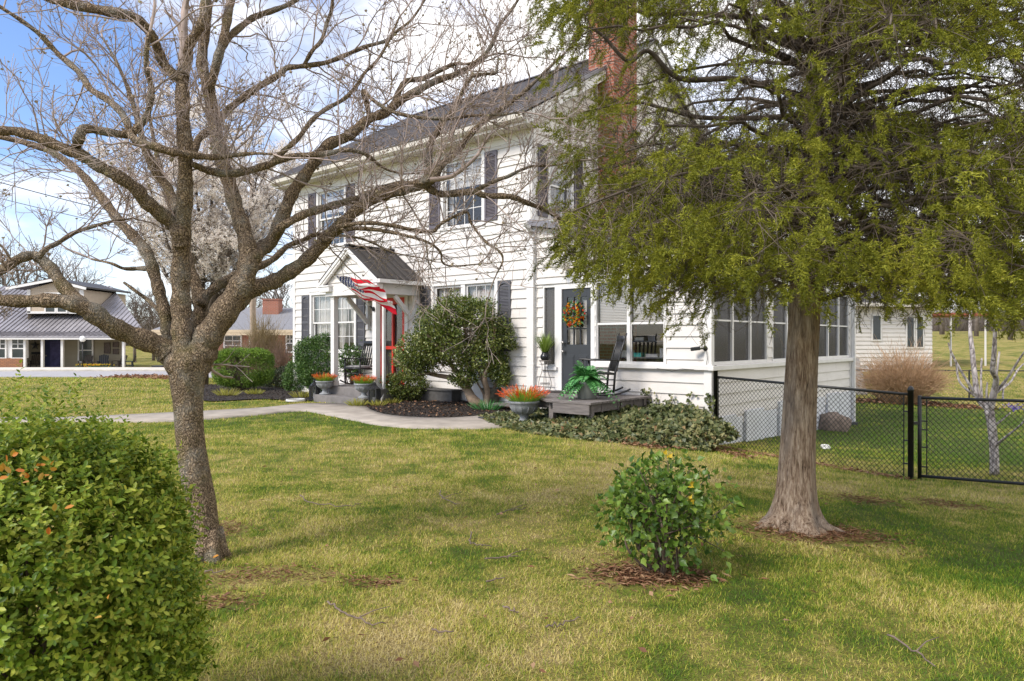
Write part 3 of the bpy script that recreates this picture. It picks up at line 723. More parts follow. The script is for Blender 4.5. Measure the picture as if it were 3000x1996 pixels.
siding(mb, T_P, -1, 1, 2.80, 3.63, (), g0, g1, base=2.69)
mb.build('portico_gable', M_SIDE, house)
mb = MB()
for sgn in (-1, 1):
    e = PXc+sgn*PH
    mb.beam((e, -1.335, 2.80), (PXc, -1.335, 3.615), .08, .10); mb.beam((e, -1.385, 2.845), (PXc, -1.385, 3.66), .025, .07)
    mb.box(e-sgn*.02, e-sgn*.42, -1.38, -1.20, 2.68, 2.80); mb.box(e-sgn*.0, e-sgn*.44, -1.40, -1.19, 2.80, 2.835)
    mb.box(PXc+sgn*1.00, PXc+sgn*.88, -1.24, .0, 2.57, 2.80)     # side beams
    mb.box(e, PXc+sgn*1.0, -1.2, .0, 2.80, 2.83)
    # brackets against the wall
    xb = PXc+sgn*.90
    mb.box(xb-.04, xb+.04, -.11, -.022, 1.78, 2.57); mb.beam((xb, -.09, 1.95), (xb, -.70, 2.56), .08, .10)
mb.box(PXc-1.0, PXc+1.0, -1.28, -1.13, 2.57, 2.80); mb.box(PXc-.88, PXc+.88, -1.13, -.02, 2.74, 2.77)
bevel(mb.build('portico_beam', M_WHITE, house), .006)
for sgn in (-1, 1):
    mb = MB(); e = PXc+sgn*PH; mb.box(e-.005*sgn, e+sgn*.09, -PD, -.0, 2.80, 2.885); mb.build('portico_gutter', M_WHITE, house)
mb = MB(); mb.box(PXc+.98, PXc+1.04, -1.12, -1.06, .25, 2.8); mb.beam((PXc+1.01, -1.09, .30), (PXc+1.08, -1.25, .10), .06, .06)
mb.build('portico_downspout', M_WHITE, house)
for xx in (-5.288, -3.66):
    mb = MB(); mb.box(xx-.065, xx+.065, -1.215, -1.085, .40, 2.57); mb.box(xx-.08, xx+.08, -1.23, -1.07, .40, .52); mb.box(xx-.075, xx+.075, -1.225, -1.075, 2.50, 2.57); bevel(mb.build('porch_post', M_WHITE, house), .006)
mb = MB(); mb.box(-5.60, -3.42, -1.30, -.0, -.4, .398); mb.box(-5.42, -3.46, -1.66, -1.30, -.4, .205); bevel(mb.build('front_steps', M_STEP, house), .012)
# sunroom door, big windows, screens
mb = MB(); T = T_SF
for q in ((.70, .795), (1.505, 1.60)): mb.box(q[0], q[1], -.06, .03, .5, 2.62, T)
mb.box(.795, 1.505, -.06, .03, 2.53, 2.62, T); mb.box(.62, .70, -.05, .026, .5, 2.62, T)
mb.build('door_casing', M_WHITE, house)
mb = MB(); mb.box(.795, 1.505, -.04, 0, .5, 1.42, T); mb.box(.795, .91, -.04, 0, 1.42, 2.53, T); mb.box(1.39, 1.505, -.04, 0, 1.42, 2.53, T); mb.box(.91, 1.39, -.04, 0, 2.36, 2.53, T)
for i in (1, 2): a = .91+.48*i/3; mb.box(a-.012, a+.012, -.035, -.002, 1.42, 2.36, T); z = 1.42+.94*i/3; mb.box(.91, 1.39, -.034, -.003, z-.012, z+.012, T)
for b0 in (.88, 1.20):
    mb.box(b0, b0+.22, 0, .006, .66, 1.22, T); mb.box(b0+.03, b0+.19, .006, .014, .69, 1.19, T)
bd = bevel(mb.build('side_door', M_CHAR, house), .006)
mb = MB(); mb.box(.90, 1.40, -.024, -.02, 1.41, 2.37, T); mb.build('pane', M_GLASS, bd)
M_STEEL = plain('satin_steel', (.45, .43, .40), .3, .1, 5, metal=.9)
for z in (1.28, 1.46): V, Fs = ico((.85, -.04, z), .032, 2); m = MB(); m.add(V, Fs); m.build('knob', M_STEEL, bd, True)
mb = MB(); curtain(mb, T, .91, 1.06, 1.4, 2.3, -.10, 3, .01); curtain(mb, T, 1.24, 1.39, 1.4, 2.3, -.10, 3, .01); mb.build('curtain', M_CURT, bd)
mb = MB(); mb.box(.31, .345, -.05, .02, .98, 2.62, T); mb.box(.615, .62, -.05, .02, .98, 2.62, T); mb.box(.345, .62, -.05, .02, 2.58, 2.62, T); mb.box(.345, .62, -.05, .02, .98, 1.02, T)
nw = mb.build('window', M_WHITE, house); m = MB(); m.box(.345, .62, -.03, -.026, 1.02, 2.58, T); m.build('screen', M_SCREEN, nw); m = MB(); curtain(m, T, .35, .61, 1.02, 2.58, -.12, 3, .02); m.build('curtain', M_CURTG, nw)
mb = MB(); a0, a1, z0, z1 = SWIN
mb.box(a0, a0+.02, -.06, .025, z0, z1, T); mb.box(a1-.05, a1, -.06, .025, z0, z1, T); mb.box(a0, a1, -.06, .025, z1-.03, z1, T); mb.box(a0, a1, -.06, .03, z0, z0+.05, T)
mb.box(2.32, 2.386, -.06, .024, z0+.05, z1-.03, T)
for b0, b1 in ((a0+.02, 2.32), (2.386, a1-.05)): mb.box(b0, b1, -.045, .0, 1.80, 1.84, T); mb.box(b0, b0+.02, -.05, .0, z0+.05, 1.8, T); mb.box(b1-.02, b1, -.05, .0, z0+.05, 1.8, T)
big = mb.build('window', M_WHITE, house)
M_BLIND = clothmat('slatted_blind', (.50, .475, .45), .2)
for b0, b1 in ((a0+.03, 2.31), (2.396, a1-.06)):
    m = MB(); m.box(b0, b1, -.03, -.026, z0+.05, z1-.03, T); m.build('pane', M_GLASS, big)
    m = MB(); z = 1.80
    while z < z1-.05: m.add([(b0, -.075, z), (b1, -.075, z), (b1, -.10, z+.028), (b0, -.10, z+.028)], [(0, 1, 2, 3)], T); z += .030
    m.build('blind', M_BLIND, big)
T = T_SS
for n_, (b0, b1, z0, z1) in enumerate(BANKS):
    mb = MB(); mb.box(b0, b1, -.06, .02, z0, z0+.05, T); mb.box(b0, b1, -.06, .02, z1-.04, z1, T); w = (b1-b0-.04*2-.06*2)/3; xs = [b0+.04+i*(w+.06) for i in range(3)]
    mb.box(b0, b0+.04, -.06, .022, z0, z1, T); mb.box(b1-.04, b1, -.06, .022, z0, z1, T)
    for i in (1, 2): mb.box(xs[i]-.06, xs[i], -.06, .021, z0+.05, z1-.04, T)
    for x in xs: mb.box(x, x+w, -.04, -.0, 1.84, 1.87, T)
    f = mb.build('window', M_WHITE, house)
    for x in xs:
        m = MB(); m.box(x, x+w, -.025, -.021, z0+.05, z1-.04, T); m.build('screen', M_SCREEN, f)
        m = MB(); curtain(m, T, x+.05, x+w*.55, 1.1, 2.6, -.14, 4, .02); m.build('curtain', M_CURTG if n_ != 1 else M_CURT, f)
# small fittings on the wall
m = MB(); m.box(3.50, 3.60, .0, .012, .60, .68, T_SF); m.box(3.62, 3.70, .0, .012, .60, .68, T_SF)
bevel(m.build('vent_cover', plain('grey_vent', (.20, .18, .16), .6), house), .004)
m = MB(); V, Fs = ico((.95, -.02, 2.93), (.06, .03, .06), 2); m.add(V, Fs); m.beam((.95, -.03, 2.93), (.95, -.14, 2.90), .04, .04); m.box(.86, 1.04, -.24, -.12, 2.93, 3.05); m.beam((.95, -.18, 2.9), (.95, -.22, 2.82), .06, .06)
bevel(m.build('floodlight', M_CREAM, house), .006)
# ---------------------------------------------------------------- things around the house
M_DECK = plain('grey_deck_wood', (.155, .135, .125), .8, .3, 4, .4, 40, stretch=(1, 8, 8))
M_URN = plain('grey_stone_urn', (.25, .26, .265), .75, .25, 14, .25, 70)
M_POT = plain('grey_green_pot', (.155, .165, .15), .5, .12, 5)
M_WOODB = plain('black_painted_wood', (.020, .019, .019), .4, .25, 8)
M_WIRE = plain('dark_iron', (.035, .028, .024), .5, .3, 20)
M_SPIKE = leafmat('lime_grass', [(.12, .28, .02), (.25, .42, .04), (.42, .55, .08)], None, .45, .3)
M_REDT = leafmat('red_orange_spikes', [(.60, .03, .02), (.75, .12, .03), (.80, .30, .04)], None, .5, .2)
M_FERN = leafmat('bright_fern', [(.03, .13, .035), (.07, .24, .06), (.15, .38, .12), (.30, .50, .26)], [0, .45, .8, 1], .35, .2)
M_TALL = leafmat('tall_reed', [(.12, .20, .02), (.22, .32, .04), (.35, .42, .09)], None, .45, .25)
def loc(x, y, z): return (*H(x, y), z)
# deck by the sunroom door
deck = empty('deck', loc(1.6, -1.0, .0), HANG, 'low grey wooden deck at the sunroom door with one clipped corner', 'deck')
DO = (1.6, -1.0)
def dk(x): return x-DO[0]
mb = MB(); y = -.02
edge = lambda yy: .45 if yy > -.8 else .45+(-.8-yy)/1.15*1.5
while y > -1.93:
    y2 = max(y-.135, -1.95); e = random.uniform(-.012, .012); xr = 2.85+e
    mb.prism([(edge(y)-1.6, y+1), (xr-1.6, y+1), (xr-1.6, y2+1), (edge(y2)-1.6, y2+1)], .455, .495); y = y2-.007
bevel(mb.build('boards', M_DECK, deck), .004, 1)
mb = MB()
mb.beam((2.08-1.6, -1.925+1, .372), (2.82-1.6, -1.925+1, .372), .04, .162); mb.beam((2.75-1.6, -1.88+1, .385), (2.75-1.6, -.02+1, .385), .04, .135); mb.beam((.56-1.6, -.76+1, .40), (1.98-1.6, -1.84+1, .40), .04, .10)
for yy in (-.5, -1.0, -1.5): mb.beam((.9-1.6 if yy > -1 else 1.3-1.6, yy+1, .375), (2.78-1.6, yy+1, .375), .04, .14)
mb.build('joist', M_DECK, deck)
for xx, yy in ((2.75, -1.8), (2.75, -.9), (.6, -.7), (1.95, -1.78), (2.75, -.15)):
    m = MB(); m.box(xx-1.645, xx-1.555, yy+.955, yy+1.045, -.45, .455); m.build('post', M_DECK, deck)
mat_ = MB(); mat_.box(-.33, .33, -.20, .20, 0, .012); o = bevel(mat_.build('doormat', plain('charcoal_mat', (.035, .028, .024), .95, .3, 40, .5, 200)), .004)
o.location = loc(1.15, -.42, .497); o.rotation_euler.z = HANG; set_tag(o, 'dark doormat on the grey deck in front of the charcoal door', 'doormat')
# step and round mat at the path end
w0 = pg(1470, 1203); m = MB(); m.box(-.30, .45, -.17, .17, .10, .14); m.box(-.28, -.22, -.15, .15, -.1, .1); m.box(.36, .42, -.15, .15, -.1, .1)
o = m.build('low_step', M_DECK); o.location = (w0[0]+.1, w0[1], w0[2]); o.rotation_euler.z = HANG+.35; set_tag(o, 'small grey plank step beside the grey urn at the end of the walk', 'step')
w0 = pg(1458, 1229); m = MB(); m.lathe([(.02, 0), (.36, 0), (.37, .008), (.34, .014), (.02, .014)], n=36); o = m.build('round_mat', plain('dark_grey_mat', (.055, .055, .058), .9, .2, 30, .4, 150)); o.scale = (1.0, .62, 1)
o.location = (w0[0], w0[1], w0[2]+.03); set_tag(o, 'dark oval mat lying on the end of the concrete walk', 'mat')
# rocking chair
def rocking_chair(name, mat, label, seat_mat, cushion=True):
    root = empty(name, label=label, cat='rocking chair', group='black rocking chairs by the house')
    def part(nm, f, mt=mat): m = MB(); f(m); o = m.build(nm, mt, root, True); return o
    for s in (-.26, .26):
        t = np.linspace(-1, 1, 15)
        part('rocker', lambda m: m.tube([(s, .05+.46*a, .02+.11*a*a) for a in t], .018, 6))
    for s in (-.255, .255):
        part('post', lambda m: m.tube([(s, .20, .06), (s*1.0, .23, .42), (s*1.02, .34, .80), (s*1.02, .44, 1.13)], [.02, .021, .019, .014], 8))
        part('leg', lambda m: m.tube([(s, -.25, .05), (s, -.25, .40), (s, -.25, .64)], [.018, .022, .018], 8))
        part('arm', lambda m: (m.beam((s*1.05, -.32, .655), (s*1.05, .27, .645), .075, .025)))
        part('side_rail', lambda m: (m.tube([(s, -.25, .20), (s, .21, .20)], .010, 6), m.tube([(s, -.25, .30), (s, .22, .30)], .010, 6)))
    part('seat', lambda m: m.beam((0, -.28, .42), (0, .24, .40), .54, .035))
    def slats(m):
        for i in range(6): x = -.19+i*.076; m.beam((x, .25, .44), (x, .40, .99), .032, .014, up=(0, -1, 0))
    part('slats', slats)
    def rails(m): m.tube([(-.255, .26, .47), (0, .285, .47), (.255, .26, .47)], .02, 6); m.beam((-.26, .405, 1.03), (.26, .405, 1.03), .03, .12)
    part('back_rail', rails)
    part('front_stretcher', lambda m: (m.tube([(-.255, -.25, .20), (.255, -.25, .20)], .011, 6), m.tube([(-.255, -.25, .30), (.255, -.25, .30)], .011, 6)))
    if cushion:
        def cu(m):
            for i in range(13): x = -.23+i*.0385; V, Fs = ico((x, -.02, .455), (.026, .24, .035), 2); m.add(V, Fs)
        part('cushion', cu, seat_mat)
    return root
M_CUSH = plain('grey_check_cushion', (.30, .29, .29), .9, .75, 26)
rc = rocking_chair('rocking_chair', M_WOODB, 'black slatted rocking chair with grey cushion on the front porch', M_CUSH)
rc.location = loc(-4.98, -.62, .40); rc.rotation_euler.z = HANG+R(8)
rc2 = rocking_chair('rocking_chair', M_WOODB, 'thin black rocking chair seen side-on behind the fern on the grey deck', M_CUSH, False)
rc2.location = loc(2.12, -.62, .50); rc2.rotation_euler.z = R(-84)
# urns of red and green spikes
def spikes(m, n, r, hgt, spread, w, z0, tips=None, tl=.4):
    V1 = []; 
    a = rng.uniform(0, 6.283, n); q = np.sqrt(rng.uniform(0, 1, n)); P = np.stack([q*r*np.cos(a), q*r*np.sin(a), np.full(n, z0)], 1)
    tilt = q*spread + rng.normal(0, .08, n); D = np.stack([np.cos(a)*np.sin(tilt), np.sin(a)*np.sin(tilt), np.cos(tilt)], 1)
    L = hgt*rng.uniform(.7, 1.1, n); Nn = np.stack([-np.cos(a)*np.cos(tilt), -np.sin(a)*np.cos(tilt), np.sin(tilt)], 1)+rng.normal(0, .3, (n, 3))
    return P, D, Nn, L
def urn(name, where, label, sc=1.0):
    root = empty(name, where, random.uniform(0, 3), label, 'urn', 'grey urns of red tipped spikes'); root.scale = (sc, sc, sc)
    m = MB(); m.lathe([(.13, 0), (.135, .02), (.11, .035), (.075, .05), (.055, .09), (.065, .125), (.10, .145), (.165, .19), (.20, .25), (.205, .29), (.225, .30), (.225, .325), (.20, .33), (.185, .30), (.05, .29)], n=32)
    b = m.build('bowl', M_URN, root, True)
    g = MB()
    for i in range(12):
        a = i*math.pi/6; g.tube([(.10*math.cos(a), .10*math.sin(a), .147), (.168*math.cos(a), .168*math.sin(a), .19), (.203*math.cos(a), .203*math.sin(a), .25)], .007, 5)
    g.build('fluting', M_URN, b, True)
    P, D, Nn, L = spikes(None, 420, .15, .23 if sc < 1.1 else .27, .78 if sc < 1.1 else 1.0, .012, .29)
    V, fs = scatter([BLADE], P, rots(D, Nn), np.stack([L*.95, np.full(len(L), .013), L*.7], 1)); np_mesh('green_blades', V, fs, M_SPIKE, root)
    k = rng.random(len(P)) < .02+.70*np.clip(np.hypot(P[:, 0], P[:, 1])/.15, 0, 1)**1.6; P2 = P[k]+D[k]*(L[k]*.62)[:, None]+np.array((0, 0, .005))
    items = multi([xf(LEAF, (i*.11, 0, 0), (1, .55*math.cos(i*2.4), .55*math.sin(i*2.4)), (0, math.sin(i), 1), (.34, .16, .2)) for i in range(8)])
    V, fs = scatter([items], P2, rots(D[k], Nn[k]), np.stack([L[k]*.42, L[k]*.22, L[k]*.22], 1)); np_mesh('red_tips', V, fs, M_REDT, root)
    return root
urn('urn_planter', loc(-5.22, -1.47, .205), 'stone grey urn of red spikes beside the left porch post', 1.0)
urn('urn_planter', loc(-3.66, -1.50, .205), 'stone grey urn of red spikes between the porch steps and the black lantern', 1.0)
w0 = pg(1535, 1243); urn('urn_planter', tuple(w0), 'pale grey urn of red spikes standing by the ivy and grey deck', 1.25)
# lanterns
def lantern(where, label, s=1.0):
    root = empty('lantern', where, HANG+.4, label, 'lantern', 'black lanterns flanking the steps'); root.scale = (s, s, s)
    m = MB(); m.box(-.10, .10, -.10, .10, 0, .025); m.box(-.09, .09, -.09, .09, .34, .36)
    for sx in (-1, 1):
        for sy in (-1, 1): m.box(sx*.09-.013, sx*.09+.013, sy*.09-.013, sy*.09+.013, .025, .34)
        [(m.box(sx*.09-.007, sx*.09+.007, t_-.007, t_+.007, .025, .34), m.box(t_-.007, t_+.007, sx*.09-.007, sx*.09+.007, .025, .34)) for t_ in (-.04, .0, .04)]
    m.build('frame', M_BLACK, root)
    m = MB(); m.lathe([(.145, .36), (.10, .40), (.055, .43), (.05, .47), (.02, .50)], n=4); m.build('roof', M_BLACK, root)
    m = MB(); a = np.linspace(0, 2*math.pi, 13); m.tube([(.035*math.cos(t), 0, .53+.035*math.sin(t)) for t in a], .005, 5); m.build('ring', M_BLACK, root)
    m = MB(); m.lathe([(.035, .026), (.036, .16), (.03, .165), (.005, .16)], n=16); m.build('candle', M_WHITE, root)
    m = MB(); m.box(-.086, .086, -.086, -.084, .03, .34); m.box(-.086, .086, .084, .086, .03, .34); m.build('glass', M_GLASS, root)
lantern((px(1097, 998, 15.9)[0], 15.9, .075), 'large black lantern with a white candle right of the steps', 1.0)
lantern((px(922, 998, 17.6)[0], 17.6, .06), 'black lantern half hidden behind the left urn of the steps', .95)
# fern in pot
w0 = loc(2.38, -1.37, .497); fern = empty('potted_fern', w0, 0, 'big bright green fern in a grey pot on the deck', 'potted plant')
m = MB(); m.lathe([(.15, 0), (.165, .02), (.175, .14), (.19, .26), (.20, .30), (.185, .30), (.17, .25), (.02, .25)], n=32); m.build('pot', M_POT, fern, True)
tv = []; 
for f in range(70):
    a = rng.uniform(0, 6.283); q = rng.uniform(.12, 1); L = rng.uniform(.42, .66)*(.75+.25*q); n = 15; t = np.linspace(0, 1, n)
    r = L*(t*(.30+.70*q)); z = L*(t*(1.25-1.0*q)-t**2.2*(.32+.62*q)) + .28
    P = np.stack([r*math.cos(a), r*math.sin(a), z], 1); D = np.gradient(P, axis=0); side = np.array((-math.sin(a), math.cos(a), 0.)); up = unit(np.cross(np.repeat(side[None], n, 0), D)*-1)
    for sg in (-1, 1):
        Dl = unit(side[None]*sg + .55*unit(D) - .25*up*rng.uniform(0, 1)); w = .105*np.sin(math.pi*np.clip(t*.92+.08, 0, 1))**.7
        tv.append((P[1:], Dl[1:], up[1:], w[1:]))
P = np.concatenate([x[0] for x in tv]); D = np.concatenate([x[1] for x in tv]); U = np.concatenate([x[2] for x in tv]); Lw = np.concatenate([x[3] for x in tv])
V, fs = scatter([LEAF], P, rots(D, U+rng.normal(0, .15, U.shape)), np.stack([Lw+.012, np.full(len(Lw), .036), Lw], 1)); np_mesh('fronds', V, fs, M_FERN, fern)
# plant stand, black pot and reed
w0 = loc(.50, -.17, .497); st = empty('plant_stand', w0, HANG, 'tall thin iron plant stand beside the narrow sunroom window', 'plant stand'); st.scale = (.8, .8, .73)
m = MB(); a = np.linspace(0, 2*math.pi, 25)
m.lathe([(.01, .80), (.15, .80), (.155, .815), (.15, .83), (.01, .83)], n=24); m.build('top', plain('stone_top', (.16, .14, .12), .6, .4, 30), st)
for k in range(4):
    b = k*math.pi/2+.5; t = np.linspace(0, 1, 12); r = .115+.045*np.sin(t*2*math.pi*.95+.2); m = MB(); m.tube(np.stack([r*math.cos(b), r*math.sin(b), t*.80], 1), .007, 5); m.build('leg', M_WIRE, st, True)
m = MB()
for z in (.17, .20): m.tube([(.13*math.cos(t), .13*math.sin(t), z) for t in a], .005, 5)
m.tube([(.14*math.cos(t), .14*math.sin(t), .72) for t in a], .005, 5); m.build('ring', M_WIRE, st, True)
pp = empty('potted_reed', (w0[0], w0[1], .497+.608), 0, 'tall green reed plant in a ribbed black pot on the iron stand', 'potted plant'); pp.scale = (.78, .78, .78)
prof = [(.07, 0)]+[(.075+.045*math.sin(math.pi*min(1, i/20+.12))+.004*(i % 2), .01+i*.0095) for i in range(20)]+[(.10, .205), (.085, .205), (.02, .18)]
m = MB(); m.lathe(prof, n=28); m.build('pot', plain('black_pot', (.012, .013, .016), .25, .2, 9), pp, True)
P, D, Nn, L = spikes(None, 170, .05, .62, .62, .012, .17)
V, fs = scatter([BLADE], P, rots(D, Nn), np.stack([L, np.full(len(L), .016), L*.8], 1)); np_mesh('blades', V, fs, M_TALL, pp)
# wreath on the side door
wr = empty('wreath', loc(1.15, -.045, 2.02), HANG, 'round wreath of orange, red and yellow tulips on the charcoal door', 'wreath')
def ring_pts(n, R0, r0):
    a = rng.uniform(0, 6.283, n); b = rng.uniform(-1.9, 1.9, n); rr = r0*rng.uniform(.6, 1.05, n)
    P = np.stack([(R0+rr*np.sin(b))*np.cos(a), -.03-rr*np.cos(b)*.8, (R0+rr*np.sin(b))*np.sin(a)], 1); O = np.stack([np.sin(b)*np.cos(a), -np.cos(b), np.sin(b)*np.sin(a)], 1); return P, O
P, O = ring_pts(260, .165, .06); V, fs = scatter([LEAF], P, rots(O+rng.normal(0, .8, O.shape), rand_dir(len(P))), np.stack([np.full(260, .09), np.full(260, .022), np.full(260, .09)], 1)); np_mesh('green_leaves', V, fs, M_FERN, wr)
cup = multi([xf(LEAF, (0, 0, 0), (1, .45*math.cos(i*1.257), .45*math.sin(i*1.257)), (0.2, -math.cos(i*1.257), -math.sin(i*1.257)), (.052, .040, .07)) for i in range(5)])
for nm, cc, nn in (('orange_tulips', [(.80, .17, .01), (.85, .30, .02)], 42), ('red_tulips', [(.62, .03, .015), (.75, .09, .02)], 44), ('yellow_tulips', [(.85, .42, .02), (.85, .55, .04)], 34)):
    P, O = ring_pts(nn, .165, .062); V, fs = scatter([cup], P, rots(O+rng.normal(0, .5, O.shape), rand_dir(nn)), np.full(nn, 1.0)); np_mesh(nm, V, fs, leafmat(nm, cc, None, .5, .2, 9), wr)['kind'] = 'stuff'
# flag
pole_a = np.array(loc(-3.66, -1.235, 2.22)); pole_b = np.array(loc(-3.72, -2.30, 2.95))
fl = empty('flag', tuple(pole_a), 0, 'stars and stripes flag blowing from a pole on the right porch post', 'flag')
m = MB(); m.tube([(0, 0, 0), tuple((pole_b-pole_a)*1.0)], .012, 8); m.build('pole', M_WHITE, fl, True)
V, Fs = ico((pole_b-pole_a)*1.012, .022, 2); m = MB(); m.add(V, Fs); m.build('finial', M_WHITE, fl, True)
m = MB(); m.tube([(0, 0, 0), tuple((pole_b-pole_a)*.09)], .022, 8); V, Fs = ico((0, 0, 0), (.04, .04, .055), 2); m.add(V, Fs); m.build('bracket', M_BLACK, fl, True)
nu, nv = 90, 52; u = np.linspace(0, 1, nu); v = np.linspace(0, 1, nv); Ug, Vg = np.meshgrid(u, v, indexing='ij')
pd = unit(pole_b-pole_a); Lp = np.linalg.norm(pole_b-pole_a); right = np.array((.97, -.12, -.03)); right = unit(right); nrm = unit(np.cross(pd, right))
hoist = .84*(1-.16*Ug); start = Lp*.985
down = unit(np.array((.0, 0, -1.)))
fold = .055*np.sin(Vg*13+Ug*4.2)*(.25+Ug) + .035*np.sin(Vg*23-Ug*7)*(.15+Ug) + .03*np.sin(Ug*9+Vg*3)*Ug
Pf = (pd*start)[None, None]-pd[None, None]*(Vg*hoist)[..., None] + right[None, None]*(Ug*.98)[..., None] + nrm[None, None]*fold[..., None] + down[None, None]*(.10*np.sin(Ug*math.pi*.6)+.06*Ug*Ug*(1-Vg)+.015*np.sin(Ug*14+Vg*6))[..., None] + pd[None, None]*(.07*Ug*np.sin(Vg*9)*.5)[..., None] + down[None, None]*(.26*Ug*Vg)[..., None]
i = np.arange(nu*nv).reshape(nu, nv); fs = np.stack([i[:-1, :-1], i[:-1, 1:], i[1:, 1:], i[1:, :-1]], -1).reshape(-1, 4)
fm, nt = newmat('flag_cloth'); fo = np_mesh('cloth', Pf.reshape(-1, 3), [fs], fm, fl, True)
uvl = fo.data.uv_layers.new(name='UVMap'); li = np.zeros(len(fo.data.loops), dtype=np.int32); fo.data.loops.foreach_get('vertex_index', li)
UV = np.stack([Ug.ravel(), Vg.ravel()], 1)[li].astype(np.float32); uvl.data.foreach_set('uv', UV.ravel())
t = nt.nodes.new('ShaderNodeUVMap'); sp = nt.nodes.new('ShaderNodeSeparateXYZ'); nt.links.new(t.outputs[0], sp.inputs[0]); uu, vv = sp.outputs[0], sp.outputs[1]
st1 = mathn(nt, 'MODULO', mathn(nt, 'FLOOR', mathn(nt, 'MULTIPLY', vv, 12.999)), 2)
col = mixc(nt, st1, (.66, .018, .035), (.84, .83, .80))
can = mathn(nt, 'MULTIPLY', mathn(nt, 'LESS_THAN', uu, .40), mathn(nt, 'LESS_THAN', vv, 7/13))
# star field: rows of small discs
def star(ox, oy):
    a = mathn(nt, 'SUBTRACT', mathn(nt, 'FRACT', mathn(nt, 'ADD', mathn(nt, 'MULTIPLY', uu, 6/.40), ox)), .5); b = mathn(nt, 'SUBTRACT', mathn(nt, 'FRACT', mathn(nt, 'ADD', mathn(nt, 'MULTIPLY', vv, 5/(7/13)), oy)), .5)
    r2 = mathn(nt, 'ADD', mathn(nt, 'MULTIPLY', a, a), mathn(nt, 'MULTIPLY', b, b)); ang = mathn(nt, 'ARCTAN2', a, b)
    lim = mathn(nt, 'MULTIPLY_ADD', mathn(nt, 'COSINE', mathn(nt, 'MULTIPLY', ang, 5)), .028); nt.nodes[-1].inputs[2].default_value = .05
    return mathn(nt, 'LESS_THAN', r2, lim)
s = mathn(nt, 'MAXIMUM', star(0, 0), star(.5, .5)); col = mixc(nt, can, col, mixc(nt, s, (.02, .035, .15), (.8, .8, .8)))
finish(nt, col, .8, trans=.3, spec=.1)
# security camera with cable
cm = empty('security_camera', loc(3.90, -.03, 1.36), HANG, 'black security camera on the white corner board of the sunroom', 'camera')
m = MB(); m.lathe([(.045, 0), (.045, .02), (.03, .03), (.015, .03)], n=20); o = m.build('mount', M_BLACK, cm, True); o.rotation_euler.x = R(90); o.location = (0, .03, 0)
m = MB(); m.tube([(0, 0, 0), (-.03, -.06, .0), (-.06, -.08, 0)], .014, 8); m.build('arm', M_BLACK, cm, True)
m = MB(); m.beam((-.05, -.07, .01), (-.20, -.14, -.012), .065, .065); bevel(m.build('housing', M_BLACK, cm), .012)
m = MB(); m.tube([(.03, -.01, -.03), (.05, -.015, -.18), (.02, -.02, -.32), (-.05, -.03, -.37), (-.4, -.06, -.355), (-.6, -.07, -.40), (-.9, -.06, -.36)], .005, 5); m.build('cable', M_WIRE, cm, True)
# storage shelf with boxes seen through the sunroom glass
M_SHELF = plain('shelf_metal', (.10, .10, .11), .5, .15, 5)
sh = empty('storage_shelf', loc(2.45, .95, .49), HANG, 'dark shelf unit standing behind the big sunroom window', 'shelf')
for sx in (-.85, .85):
    for sy in (-.15, .15): m = MB(); m.box(sx-.02, sx+.02, sy-.02, sy+.02, 0, 1.35); m.build('upright', M_SHELF, sh)
for z in (.30, .66, .98): m = MB(); m.box(-.86, .86, -.17, .17, z, z+.025); m.build('board', M_SHELF, sh)
bc = [('cardboard_box', (.42, .29, .16), 'brown cardboard box'), ('paper_stack', (.66, .64, .60), 'white paper stack'), ('file_box', (.55, .54, .53), 'pale file box'), ('teal_box', (.05, .40, .34), 'teal plastic box'), ('tan_box', (.52, .38, .25), 'tan box'), ('book_row', (.40, .18, .13), 'row of reddish books'), ('grey_box', (.22, .22, .24), 'grey box')]
lst = [(0, -.7, .98, .24, .16), (1, -.38, .98, .2, .07), (6, -.1, .98, .16, .11), (4, .15, .98, .1, .1), (2, .42, .98, .2, .17), (5, .70, .98, .24, .22), (2, -.72, .66, .2, .12), (3, -.42, .66, .17, .08), (1, -.1, .66, .26, .06), (2, .2, .66, .24, .17), (1, .50, .66, .2, .14), (3, .74, .66, .15, .1), (6, -.6, .30, .3, .2), (0, -.1, .30, .34, .22), (6, .5, .30, .4, .2)]
lvl = {.98: 'top', .66: 'middle', .30: 'bottom'}; seen = {}
for k, x, z, w, h in lst:
    nm, c, lb = bc[k]; m = MB(); m.box(-w/2, w/2, -.11, .11, 0, h)
    if nm == 'book_row':
        m = MB()
        for q in range(7): m.box(-w/2+q*w/7+.002, -w/2+(q+1)*w/7-.002, -.10, .08, 0, h*random.uniform(.75, 1))
    else: m.box(-w/2-.004, w/2+.004, -.114, .114, h*.8, h*1.02)
    o = m.build(nm, bpy.data.materials.get(nm) or plain(nm, c, .7, .1)); o.location = loc(2.45+x, .95, .49+z+.026); o.rotation_euler.z = HANG
    side = 'left' if x < -.3 else ('right' if x > .3 else 'middle')
    set_tag(o, f'{lb} on the {side} of the {lvl[z]} shelf behind the sunroom glass', 'box' if 'book' not in nm else 'books', 'boxes on the sunroom shelf')
